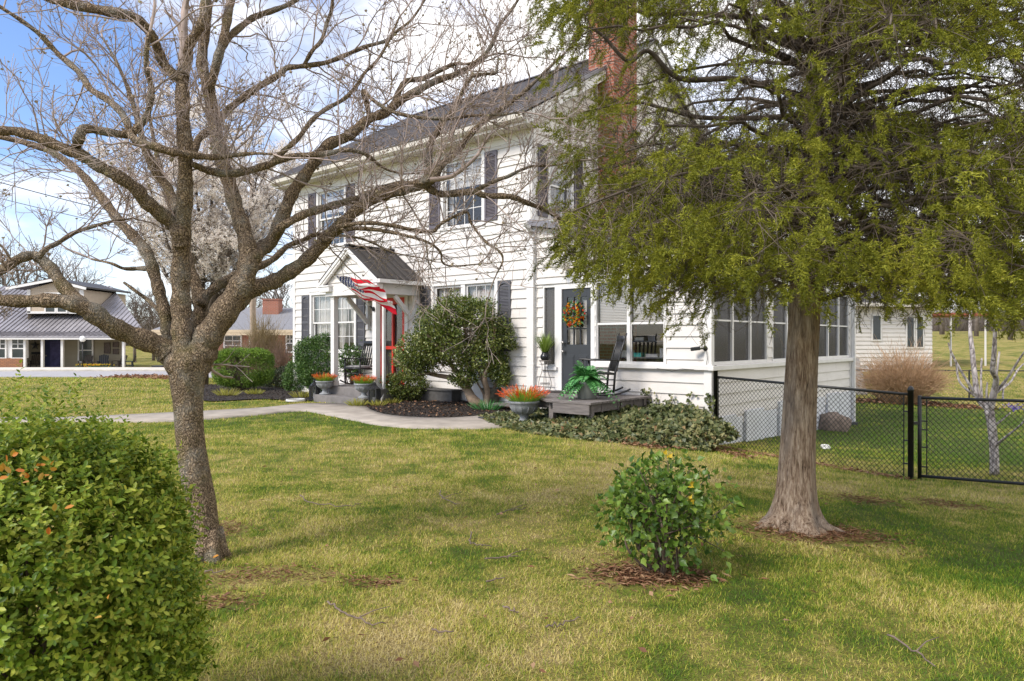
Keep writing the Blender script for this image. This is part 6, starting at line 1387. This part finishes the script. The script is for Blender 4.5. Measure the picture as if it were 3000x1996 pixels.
# bare far trees
far = [(60, 1010, 60, 11, 'bare far tree rising behind the left end of the tan neighbour house'), (190, 1010, 66, 11, 'thin bare far tree above the dormer of the neighbour house'), (395, 1010, 62, 6.5, 'low bare brownish tree right of the neighbour house roof'), (450, 1010, 66, 7, 'bare brownish tree between the two neighbour houses'), (835, 1010, 58, 8.5, 'bare tree behind the brick house beside the white house corner'), (690, 1010, 62, 7.5, 'bare far tree behind the brick house roof'), (2760, 1000, 75, 12, 'bare far tree behind the white neighbour house'), (2860, 1000, 70, 10, 'bare far tree on the rise at the right'), (2960, 1000, 62, 9, 'bare far tree at the right edge of the back yard'), (2620, 1000, 85, 12, 'tall bare far tree over the white neighbour house'), (-120, 1010, 60, 12, 'bare far tree beyond the left edge')]
for x, y, d, h, lb in far[:10]:
    p = px(x, y, d); z = gz(p[0], p[1]); t, tips_ = bare_tree('bare_tree', (p[0], p[1], z), h, M_FAR, lb, lvl=4, kids=4, rmin=.014, group='bare trees in the distance')
    p = None
# woods on the skyline
V_ = []
M_WOOD = leafmat('far_wood', [(.10, .085, .075), (.15, .125, .105), (.20, .17, .14)], None, .95, .1, .1, .5, .05)
n = 9500; a = rng.uniform(-.85, .85, n); d = rng.uniform(105, 150, n); X = d*a; Yy = d; hh = (6+3*sn(X, Yy, .05, 77))*np.where(a < 0, 1.0, 1.25); z0 = gz(X, Yy); P = np.stack([X, Yy, z0-.5], 1); D = np.stack([rng.normal(0, .12, n), rng.normal(0, .12, n), np.ones(n)], 1)
fan = multi([xf(BLADE, (.25*k/9, 0, 0), (1, .55*math.sin(k*2.1), .55*math.cos(k*2.1)), (0, math.cos(k), math.sin(k)), (.75-.03*k, .010, .6)) for k in range(10)])
V, fs = scatter([fan], P, rots(D, rand_dir(n)), hh*rng.uniform(.6, 1.1, n)); set_tag(np_mesh('far_woods', V, fs, M_WOOD), 'brown grey belt of bare woods on the skyline', 'woods', kind='stuff')
# bare twiggy shrubs
def whip_shrub(name, where, h, rad, n, mat, label, droop=.35, r=.012, kids=3, upright=1.):
    root = empty(name, where, 0, label, 'shrub'); m = MB(); mb_ = MB()
    for k in range(n):
        a = rng.uniform(0, 6.28); q = math.sqrt(rng.uniform(0, 1)); hz = h*rng.uniform(.55, 1.05)*(1-.55*q*q); e = np.array((math.cos(a)*q*rad, math.sin(a)*q*rad, hz)); s = np.linspace(0, 1, 8)[:, None]
        C = np.concatenate([e[None, :2]*(.35/upright+(1-.35/upright)*s**.9), hz*(s*(1+droop*q)-droop*q*s**3)], 1)+np.cumsum(rng.normal(0, h*.010, (8, 3)), 0); (mb_ if k % 9 == 0 else m).tube(C, np.linspace(r, r*.35, 8), 4, cap=False)
        for j in range(kids):
            i = rng.integers(2, 7); d = unit(C[i+1]-C[i])+rng.normal(0, .45, 3); L = h*rng.uniform(.12, .3); m.tube([C[i], C[i]+d*L*.5+rng.normal(0, .02, 3), C[i]+d*L], [r*.5, r*.4, r*.25], 3, cap=False)
    mb_.build('stems', mat, root); m.build('twigs', mat, root); return root
M_TAN = plain('tan_whip', (.42, .27, .155), .9, .3, 5); M_UMB = plain('umber_whip', (.25, .16, .11), .9, .35, 5); M_OLV = plain('olive_whip', (.24, .18, .09), .9, .3, 5)
p = np.array((13.2, 24.3)); whip_shrub('bare_shrub', (*p, gz(*p)), 1.95, 1.35, 620, M_TAN, 'wide tan bush of bare arching stems behind the fence', .5, .010, 5)
p = px(775, 1000, 30.); whip_shrub('bare_shrub', (p[0], p[1], gz(p[0], p[1])), 2.75, .85, 330, M_OLV, 'tall rounded olive brown bare bush before the brick house', .15, .012, 5, 2.)
p = px(700, 1000, 27.5); whip_shrub('bare_shrub', (p[0], p[1], gz(p[0], p[1])), 1.6, 1.3, 300, M_UMB, 'tangled reddish brown thicket behind the clipped hedge', .6, .009, 6)
p = px(820, 1000, 26.); whip_shrub('bare_shrub', (p[0], p[1], gz(p[0], p[1])), 1.5, .8, 220, M_UMB, 'brown thicket of bare stems beside the corner of the white house', .6, .009, 6)
p = np.array((16.4, 19.)); whip_shrub('bare_shrub', (*p, gz(*p)), 1.9, 1.4, 260, M_UMB, 'dark bare thicket at the right edge behind the pale young tree', .5, .010, 5)
# pale smooth young tree inside the gate
M_PALE = barkmat('pale_smooth_bark', (.22, .18, .17), (.50, .45, .43), (.62, .58, .56), 18, (1, 1, .3), .5, (.30, .26, .24))
w0 = px(2913, 1388, 10.6); w0[2] = gz(w0[0], w0[1]); cm_ = empty('pale_young_tree', tuple(w0), 0, 'small pale barked tree with several smooth stems behind the gate', 'tree'); tk = MB(); br = MB()
for key, pts, dd in (('t', [(2913, 1392, 26), (2912, 1320, 24), (2905, 1250, 24), (2897, 1200, 26)], 0), ('t', [(2897, 1200, 22), (2866, 1165, 18), (2856, 1100, 15), (2848, 1024, 14), (2842, 960, 10), (2846, 880, 6)], .1), ('t', [(2897, 1205, 24), (2912, 1150, 18), (2918, 1110, 15), (2908, 1085, 14), (2912, 1040, 13), (2916, 960, 9), (2920, 880, 6)], -.1), ('b', [(2860, 1160, 9), (2820, 1095, 7), (2790, 1040, 6), (2778, 1005, 4)], 0), ('b', [(2858, 1162, 8), (2812, 1120, 6), (2800, 1060, 5), (2782, 1020, 3)], .1), ('b', [(2912, 1155, 9), (2950, 1110, 7), (2985, 1055, 6), (3010, 1020, 4)], -.2), ('b', [(2920, 1150, 8), (2960, 1120, 6), (2985, 1080, 5), (3020, 1050, 4)], .2), ('b', [(2918, 1110, 7), (2924, 1060, 6), (2928, 1030, 5)], 0), ('b', [(2876, 1170, 7), (2874, 1110, 6), (2876, 1050, 5)], .1), ('b', [(2905, 1255, 8), (2930, 1235, 6), (2960, 1210, 4)], -.1), ('b', [(2912, 1310, 8), (2940, 1285, 6), (2990, 1245, 5), (3020, 1200, 4)], -.2), ('b', [(2895, 1200, 8), (2890, 1150, 6), (2893, 1120, 4)], 0), ('b', [(2938, 1175, 6), (2940, 1140, 5), (2955, 1100, 4)], .1)):
    a = np.array(pts, float); Q = np.array([px(x, y, 10.6+dd*i) for i, (x, y, _) in enumerate(pts)])-w0; C = catmull(np.column_stack([Q, a[:, 2]/2*10.6/F]), 5); (tk if key == 't' else br).tube(C[:, :3], C[:, 3], 9)
tk.build('trunk', M_PALE, cm_, True); br.build('branches', M_PALE, cm_, True)
# ---------------------------------------------------------------- neighbours
M_TANS = plain('tan_siding', (.30, .26, .185), .7, .08, 3); M_TANL = plain('light_tan_siding', (.44, .36, .27), .7, .08, 3)
M_BLUE = plain('navy_door', (.022, .028, .085), .5, .15, 3); M_STONE = brickmat('ledge_stone', (.42, .19, .09), (.30, .15, .09), (.12, .07, .05), .9)
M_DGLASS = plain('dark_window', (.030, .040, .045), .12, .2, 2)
def at(x, d): return (x-CX)/F*d
ND_ = 45.5; zb = gz(at(180, ND_), ND_)
nb = empty('tan_house', (at(180, ND_), ND_, zb), 0, 'tan neighbour house with grey metal roof, front dormer and porch across the street', 'house')
kx = lambda x, d=ND_: at(x, d)-at(180, ND_); kz = lambda y, d=ND_: CAMZ-(y-CY)/F*d-zb
PF = 43.2-ND_   # porch front (relative)
m = MB(); xr = kx(366); xl = kx(-260)
z = 0
while z < kz(990): m.add([(xl, .0, z), (xr, .0, z), (xr, .02, z+.15), (xl, .02, z+.15), (xl, .03, z), (xr, .03, z)], [(0, 1, 2, 3), (4, 5, 1, 0)]); z += .15
m.prism([(xl, .03), (xr, .03), (xr-4.2, 7), (xl, 7)], -.8, kz(972)); m.build('wall', M_TANS, nb)
m = MB(); eL, eR, rL, rR = kx(-320, 43), kx(426, 44.6), kx(-200, 50), kx(324, 50); ze = kz(974, 44.6)-.0; zr = kz(839, 50); y0, y1, y2 = PF+1.3, 4.6, 10.4
V = [(eL, y0, ze), (eR, y0, ze), (eR-6.2, y2, ze), (eL, y2, ze), (rL, y1, zr), (rR, y1, zr)]; m.add(V, [(0, 1, 5, 4), (1, 2, 5), (2, 3, 4, 5), (3, 0, 4)])
m.add([(eL, PF-.3, kz(986, 43)), (kx(345, 43), PF-.3, kz(986, 43)), (kx(345, 44.6), y0+.1, ze+.03), (eL, y0+.1, ze+.03), (eL, PF-.3, kz(990, 43)), (kx(345, 43), PF-.3, kz(990, 43))], [(0, 1, 2, 3), (4, 5, 1, 0)])
k = 46
for i in range(k+1):
    xx = eL+.2+(eR-eL-.3)*i/k; t = min(1, max(0, (eR-xx)/(eR-rR))) if xx > rR else 1
    m.beam((xx, y0, ze+.03), (xx, y0+(y1-y0)*t, ze+(zr-ze)*t+.03), .05, .05)
    if xx < kx(345, 43): m.beam((xx, PF-.3, kz(986, 43)+.03), (xx, y0+.1, ze+.06), .05, .05)
m.build('roof', roofmat('pale_metal_roof', (.30, .285, .30), .5), nb)
m = MB(); m.box(eL, kx(345, 43), PF-.28, PF-.1, kz(995, 43), kz(990.5, 43)); m.box(eL, xr, PF-.1, .0, kz(993, 43.2), kz(992, 43.2)); m.build('porch_beam', M_WHITE, nb)
m = MB(); m.box(xl, kx(372, 43), PF-.2, 0, -.8, .02); m.build('porch_floor', M_CONC2, nb)
for x in (78, 129, 187, 366): m = MB(); m.box(kx(x, 43.4)-.07, kx(x, 43.4)+.07, PF, PF+.14, .02, kz(993, 43.4)); m.build('porch_post', M_WHITE, nb)
m = MB(); m.box(kx(-100, 43.4), kx(72, 43.4), PF, PF+.35, -.3, kz(1050, 43.4)); m.build('stone_base', M_STONE, nb)
m = MB(); m.box(kx(-100, 43.4), kx(82, 43.4), PF+.1, PF+.25, kz(1049, 43.4), kz(993, 43.4)); m.build('front_bay', M_WHITE, nb)
m = MB(); d_ = 43.3
def nwin(x0, x1, yt, yb, d, y, parent, muntin=True):
    f = MB(); X0, X1, Z0, Z1 = kx(x0, d), kx(x1, d), kz(yb, d), kz(yt, d); 
    for q in ((X0-.09, X0, Z0-.09, Z1+.09), (X1, X1+.09, Z0-.09, Z1+.09), (X0, X1, Z1, Z1+.09), (X0, X1, Z0-.09, Z0), (X0, X1, (Z0+Z1)/2-.03, (Z0+Z1)/2+.03)): f.box(q[0], q[1], y-.06, y, q[2], q[3])
    if muntin: f.box((X0+X1)/2-.02, (X0+X1)/2+.02, y-.05, y-.01, (Z0+Z1)/2, Z1); f.box(X0, X1, y-.05, y-.01, (Z0+3*Z1)/4-.02, (Z0+3*Z1)/4+.02)
    o = f.build('window', M_WHITE, parent); g = MB(); g.box(X0, X1, y-.03, y-.02, Z0, Z1); g.build('pane', M_DGLASS, o)
    c = MB(); c.box(X0+.05, X1-.05, y-.012, y-.006, (Z0+Z1)/2, Z1); c.build('curtain', M_CURT, o); return o
nwin(38, 71, 995, 1048, 43.3, PF+.08, nb); nwin(-12, 17, 995, 1048, 43.3, PF+.08, nb); nwin(234, 271, 995, 1058, ND_, -.02, nb, False)
m = MB(); m.box(kx(133), kx(183), -.06, 0, .02, kz(995)); dr = m.build('front_door', M_BLUE, nb); m = MB(); m.box(kx(149), kx(178), -.09, -.06, .2, kz(1000)); m.build('door_panel', plain('violet_door', (.055, .05, .13), .5, .6, 3), dr)
V_l, Fs = ico((kx(138), -.1, .95), .05, 2); m = MB(); m.add(V_l, Fs); m.build('knob', M_STEEL, dr)
# dormer
DY = PF+2.6; dD = ND_+DY; m = MB(); X0, X1, Zb_, Ze, Za = kx(81, dD), kx(245, dD), kz(917, dD), kz(849, dD), kz(826, dD); Xm = (X0+X1)/2
m.add([(X0, DY, Zb_), (X1, DY, Zb_), (X1, DY, Ze), (Xm, DY, Za), (X0, DY, Ze)], [(0, 1, 2, 3, 4)]); m.add([(X0, DY, Zb_-1), (X0, DY+5, Zb_-1), (X0, DY+5, Ze), (X0, DY, Ze)], [(0, 1, 2, 3)]); m.add([(X1, DY, Zb_-1), (X1, DY+5, Zb_-1), (X1, DY+5, Ze), (X1, DY, Ze)], [(0, 1, 2, 3)])
dm = m.build('dormer', M_TANL, nb)
m = MB(); XL, XR = kx(29, dD), kx(262, dD); Zl = kz(846, dD)
for a, sg in ((XL, 1), (XR, -1)): m.add([(a, DY-.35, Zl), (Xm, DY-.35, Za+.12), (Xm, DY+5, Za+.12), (a, DY+5, Zl), (a, DY-.35, Zl+.1), (Xm, DY-.35, Za+.22), (Xm, DY+5, Za+.22), (a, DY+5, Zl+.1)], [(0, 1, 2, 3), (4, 5, 6, 7), (0, 1, 5, 4), (3, 0, 4, 7)])
m.build('dormer_roof', M_ROOFD, dm)
m = MB(); m.beam((XL, DY-.37, Zl-.03), (Xm, DY-.37, Za+.08), .05, .16); m.beam((XR, DY-.37, Zl-.03), (Xm, DY-.37, Za+.08), .05, .16); m.box(X1-.24, X1+.02, DY-.05, DY+.01, Zb_, Ze); m.box(X0-.02, X0+.20, DY-.05, DY+.01, Zb_, Ze); m.box(X0, X1, DY-.05, DY+.01, Zb_-.05, Zb_+.1); m.build('dormer_trim', M_WHITE, dm)
nwin(137, 163, 862, 914, dD, DY-.05, nb, False); nwin(172, 196, 862, 914, dD, DY-.05, nb, False)
# porch things of the neighbour
def adirondack(where, rz, mat, label):
    r = empty('porch_chair', where, rz, label, 'chair', 'chairs on the neighbour porch')
    m = MB(); m.beam((0, -.25, .40), (0, .25, .36), .5, .04); m.build('seat', mat, r)
    m = MB()
    for k in range(5): m.beam((-.2+.1*k, .22, .38), (-.22+.11*k, .42, 1.0-.03*abs(k-2)), .085, .02, up=(0, -1, 0))
    m.build('backrest', mat, r)
    for sx in (-.27, .27):
        m = MB(); m.beam((sx, -.25, 0), (sx, -.25, .60), .05, .05); m.build('leg', mat, r); m = MB(); m.beam((sx, .28, 0), (sx, .25, .60), .05, .05); m.build('leg', mat, r); m = MB(); m.beam((sx, -.3, .61), (sx, .3, .60), .08, .03); m.build('arm', mat, r)
    return r
M_PCH = plain('porch_chair_brown', (.06, .045, .035), .6, .2, 4); M_NAVY = plain('navy_plastic', (.012, .02, .035), .4, .1, 4)
Zp = zb+.03
for x, d, mt, rz, lb in ((98, 44.6, M_PCH, .2, 'brown rocking style chair left of the navy door on the neighbour porch'), (250, 44.2, M_PCH, 0, 'dark wooden chair under the window of the neighbour porch'), (302, 44.4, M_NAVY, .4, 'navy chair on the right half of the neighbour porch'), (348, 44.6, M_PCH, -.4, 'grey brown chair at the right end of the neighbour porch'), (374, 43.6, M_NAVY, -1.2, 'dark chair standing beyond the right porch corner of the neighbour house')):
    adirondack((at(x, d), d, Zp if x < 370 else gz(at(x, d), d)), rz, mt, lb)
m = MB(); Zl_ = 2.0; m.tube([(0, 0, 0), (0, 0, 1.75)], .03, 8); lp = empty('lamp_post', (at(242, 42.6), 42.6, gz(at(242, 42.6), 42.6)), 0, 'slim lamp post with a round white globe before the neighbour porch', 'lamp post'); m.build('post', M_BLACK, lp, True)
V, Fs = ico((0, 0, 1.95), (.17, .17, .2), 2); m = MB(); m.add(V, Fs); m.build('globe', plain('white_globe', (.8, .8, .78), .2, .05, 5), lp, True); m = MB(); m.lathe([(.08, 1.73), (.1, 1.78), (.03, 1.8)], n=10); m.build('collar', M_BLACK, lp)
m = MB(); pts = [(.33*(1 if k % 2 == 0 else .42)*math.sin(k*math.pi/5), .33*(1 if k % 2 == 0 else .42)*math.cos(k*math.pi/5)) for k in range(10)]; V = [(x, -.03, y) for x, y in pts]+[(0, -.08, 0), (0, -.0, 0)]; m.add(V, [(k, (k+1) % 10, 10) for k in range(10)]+[((k+1) % 10, k, 11) for k in range(10)])
o = m.build('wall_star', M_BLACK); o.location = (at(104, ND_), ND_-.02, zb+kz(1012)); set_tag(o, 'dark metal star hung on the tan wall left of the navy door', 'decoration')
m = MB(); m.box(-.28, .28, -.03, 0, -.06, .06); m.box(-.3, .3, -.022, -.005, -.08, .08); o = m.build('wall_plaque', M_BLACK); o.location = (at(107, ND_), ND_-.02, zb+kz(1035)); set_tag(o, 'narrow dark plaque on the tan wall below the star', 'plaque')
for x, y, w, h, lb in ((315, 1020, .40, .70, 'largest framed picture on the neighbour porch wall'), (340, 1010, .36, .34, 'upper small framed picture at the right of the neighbour porch'), (340, 1030, .36, .34, 'lower small framed picture at the right of the neighbour porch')):
    m = MB(); m.box(-w/2, w/2, -.02, 0, -h/2, h/2); 
    for q in ((-w/2, -w/2+.05, -h/2, h/2), (w/2-.05, w/2, -h/2, h/2), (-w/2, w/2, h/2-.05, h/2), (-w/2, w/2, -h/2, -h/2+.05)): m.box(q[0], q[1], -.05, -.02, q[2], q[3])
    o = m.build('framed_picture', plain('brown_frame', (.10, .07, .055), .6, .4, 9)); o.location = (at(x, ND_), ND_-.02, zb+kz(y)); set_tag(o, lb, 'picture', 'frames on the neighbour porch wall')
def flowers(x, y0, d, w, n, mat, label):
    p = np.array((at(x, d), d, 0)); p[2] = gz(p[0], p[1]); P = np.stack([rng.uniform(-w, w, n), rng.uniform(-.2, .2, n), np.zeros(n)], 1); D = unit(rng.normal(0, .25, (n, 3))+np.array((0, 0, 1))); r = empty('flower_clump', tuple(p), 0, label, 'flowers', 'flowers along the neighbour porch')
    V, fs = scatter([BLADE], np.repeat(P, 4, 0), rots(np.repeat(D, 4, 0)+rng.normal(0, .25, (4*n, 3)), rand_dir(4*n)), np.tile((.40, .03, .3), (4*n, 1))); np_mesh('leaves', V, fs, M_FERN, r)
    V, fs = scatter([cup], P+D*.42, rots(D, rand_dir(n)), np.full(n, 1.5)); np_mesh('blooms', V, fs, mat, r)
M_YEL = leafmat('yellow_bloom', [(.80, .55, .03), (.85, .65, .08)], None, .5, .2); M_ORB = leafmat('orange_bloom', [(.80, .35, .02), (.85, .45, .05)], None, .5, .2)
flowers(250, 0, 42.8, .55, 26, M_YEL, 'yellow daffodils below the lamp post across the street'); flowers(292, 0, 42.7, .65, 40, M_YEL, 'widest clump of yellow daffodils before the neighbour porch'); flowers(270, 0, 42.6, .2, 12, M_ORB, 'small orange flower clump between the yellow ones')
m = MB(); m.box(-.32, .32, -.3, .3, 0, .32); m.box(-.34, .34, -.32, .32, .32, .36); o = bevel(m.build('utility_box', plain('dark_blue_box', (.012, .016, .03), .5, .1, 3)), .02); p = (at(467, 43), 43); o.location = (*p, gz(*p)); set_tag(o, 'dark box on the grass between the two neighbour houses', 'box')
# brick house
BD = 42.; zb2 = gz(at(700, BD), BD); bk = empty('brick_house', (at(700, BD), BD, zb2), 0, 'red brick house with grey roof and brick chimney beyond the clipped hedge', 'house')
kx = lambda x, d=BD: at(x, d)-at(700, BD); kz = lambda y, d=BD: CAMZ-(y-CY)/F*d-zb2
m = MB(); m.box(kx(500), kx(1010), 0, 8, -1, kz(980)); m.build('wall', M_BRICK, bk)
m = MB(); zE, zR = kz(967, 41.4), kz(902, 46); x0, x1 = kx(462), kx(1040); m.add([(x0, -.7, zE), (x1, -.7, zE), (x1, 4, zR), (x0+1.2, 4, zR), (x0, 8.7, zE), (x1, 8.7, zE)], [(0, 1, 2, 3), (3, 2, 5, 4), (0, 3, 4)])
rf = m.build('roof', plain('grey_shingle', (.20, .20, .215), .85, .2, 12, .3, 20), bk)
m = MB(); m.box(x0, x1, -.74, -.68, zE-.16, zE+.01); m.box(x0, x1, -.72, .02, zE-.30, zE-.16); m.build('fascia', plain('tan_fascia', (.50, .40, .27), .6, .1), bk)
m = MB(); m.box(kx(777, 45), kx(823, 45), 2.5, 3.3, zR-1.2, kz(878, 45)); m.box(kx(775, 45), kx(825, 45), 2.45, 3.35, kz(880, 45), kz(877, 45)); m.build('chimney', M_BRICK, rf)
for xa, xb, yt, yb in ((660, 705, 985, 1040), (842, 858, 982, 1030), (735, 760, 985, 1040)): nwin(xa, xb, yt, yb, BD, -.01, bk)
# white house at the right
WD = 35.; p0 = np.array((at(2500, 33.), 33.)); zb3 = gz(19.5, 35) ; wh = empty('white_house', (p0[0], p0[1], .0), R(14), 'white sided neighbour house with narrow dark windows behind the back yard', 'house')
m = MB(); z = .35; zt = 3.15
m2 = MB(); m2.box(-6, 4.35, .05, 8, -1.2, .33); m2.build('foundation', M_PANEL, wh)
while z < zt: m.add([(-6, .0, z), (4.4, .0, z), (4.4, .035, z+.19), (-6, .035, z+.19), (-6, .06, z), (4.4, .06, z)], [(0, 1, 2, 3), (4, 5, 1, 0)]); m.add([(4.4, .0, z), (4.4, 8, z), (4.375, 8, z+.19), (4.375, 0, z+.19)], [(0, 1, 2, 3)]); z += .19
m.box(-6, 4.37, .03, 8, .33, zt); m.build('wall', M_SIDE, wh)
m = MB(); V = [(-6.4, -.5, 3.2), (4.9, -.5, 3.2), (4.9, 8.5, 3.2), (-6.4, 8.5, 3.2), (-6.4, 4, 4.9), (1.8, 4, 4.9)]; m.add(V, [(0, 1, 5, 4), (1, 2, 5), (2, 3, 4, 5)]); m.add([(x, y, z-.03) for x, y, z in V[:4]], [(0, 1, 2, 3)]); m.build('roof', plain('dark_shingle', (.075, .07, .07), .9, .25, 9), wh)
m = MB(); m.box(-6.4, 4.9, -.55, -.48, 3.06, 3.22); m.box(4.88, 4.95, -.5, 8.5, 3.06, 3.22); m.build('gutter', M_CREAM, wh)
m = MB(); m.box(4.4, 8.4, .6, 3.4, 2.72, 2.86); m.build('awning', plain('rust_awning', (.34, .09, .05), .6, .3, 5), wh)
for q in (6.2, 8.3): m = MB(); m.box(q-.03, q+.03, .7, .76, -.6, 2.72); m.build('awning_post', M_WHITE, wh)
for a, b, z0, z1 in ((1.05, 1.45, 1.55, 2.65), (2.95, 3.30, 1.2, 2.6), (3.50, 3.82, 1.2, 2.6)):
    m = MB(); m.box(a-.07, b+.07, -.03, .02, z0-.07, z1+.07); o = m.build('window', M_WHITE, wh); g = MB(); g.box(a, b, -.04, -.031, z0, z1); g.build('pane', M_DGLASS, o)
m = MB(); m.box(4.38, 4.42, 1.2, 2.1, .4, 2.4); m.build('door', M_DARK, wh)
p = px(2514, 1118, 27.); m = MB(); m.beam((-.10, 0, 0), (-.16, .55, 1.35), .40, .04, up=(0, -1, 0)); o = m.build('leaning_board', plain('weathered_board', (.27, .25, .23), .9, .3, 8)); o.location = (p[0]+.25, p[1], gz(p[0], p[1])); set_tag(o, 'weathered grey board leaning beside the rear corner of the sunroom', 'board')
p = px(2560, 1100, 30.); m = MB(); m.box(-.35, .35, -.2, .2, 0, .18); m.beam((-.3, 0, .1), (-.6, 0, .5), .05, .05); o = m.build('wheelbarrow', plain('teal_metal', (.02, .10, .09), .5, .1)); o.location = (p[0], p[1], gz(p[0], p[1])); set_tag(o, 'small dark green garden cart beside the white neighbour house', 'garden cart')
p = pg(2985, 1208); n = 60; P = np.stack([rng.normal(0, .25, n), rng.normal(0, .15, n), rng.uniform(.05, .25, n)], 1); V, fs = scatter([cup], P, rots(rand_dir(n), rand_dir(n)), np.full(n, .9)); o = np_mesh('violet_flowers', V, fs, leafmat('violet_bloom', [(.12, .08, .5), (.2, .14, .6)], None, .6, .2)); o.location = tuple(p); set_tag(o, 'patch of violet flowers at the right edge behind the gate', 'flowers', kind='stuff')
# utility pole and wires
M_POLE = plain('grey_pole', (.42, .33, .26), .9, .15, 4); d = 33.; p = (at(746, d), d); up_ = empty('utility_pole', (*p, gz(*p)), 0, 'weathered utility pole between the left tree and the white house', 'utility pole')
m = MB(); m.tube([(0, 0, -.5), (-.1, 0, 4), (-.12, 0, 9.2)], [.15, .13, .10], 10); m.build('shaft', M_POLE, up_, True); m = MB(); m.box(-1.2, 1., -.06, .06, 8.4, 8.52); m.build('crossarm', M_POLE, up_)
for k in (-1.1, -.4, .3, .95): V, Fs = ico((k, 0, 8.58), (.05, .05, .09), 1); m = MB(); m.add(V, Fs); m.build('insulator', M_WHITE, up_)
M_WIR = plain('power_wire', (.03, .03, .035), .6)
for k, (a, b, d0, d1, w) in enumerate((((-300, 345), (1000, 735), 24, 30, .011), ((-300, 395), (1000, 690), 24, 30, .009), ((-300, 450), (1000, 745), 24, 30, .016), ((-300, 505), (1000, 765), 24, 30, .011), ((-300, 225), (1000, 640), 24, 30, .009), ((-300, 120), (1000, 470), 24, 30, .008))):
    A1 = px(*a, d0); B1 = px(*b, d1); t = np.linspace(0, 1, 24)[:, None]; C = A1*(1-t)+B1*t; C[:, 2] -= .35*np.sin(t[:, 0]*math.pi); m = MB(); m.tube(C-A1, w, 5); o = m.build('power_line', M_WIR, None, True); o.location = tuple(A1)
    set_tag(o, ['uppermost but two of the wires crossing the sky at the left', 'fourth wire from the bottom crossing the sky at the left', 'thick second lowest wire crossing behind the left tree', 'lowest wire crossing behind the left tree', 'second highest thin wire crossing the left sky', 'highest thin wire crossing the left sky'][k], 'power line', 'wires across the left sky')
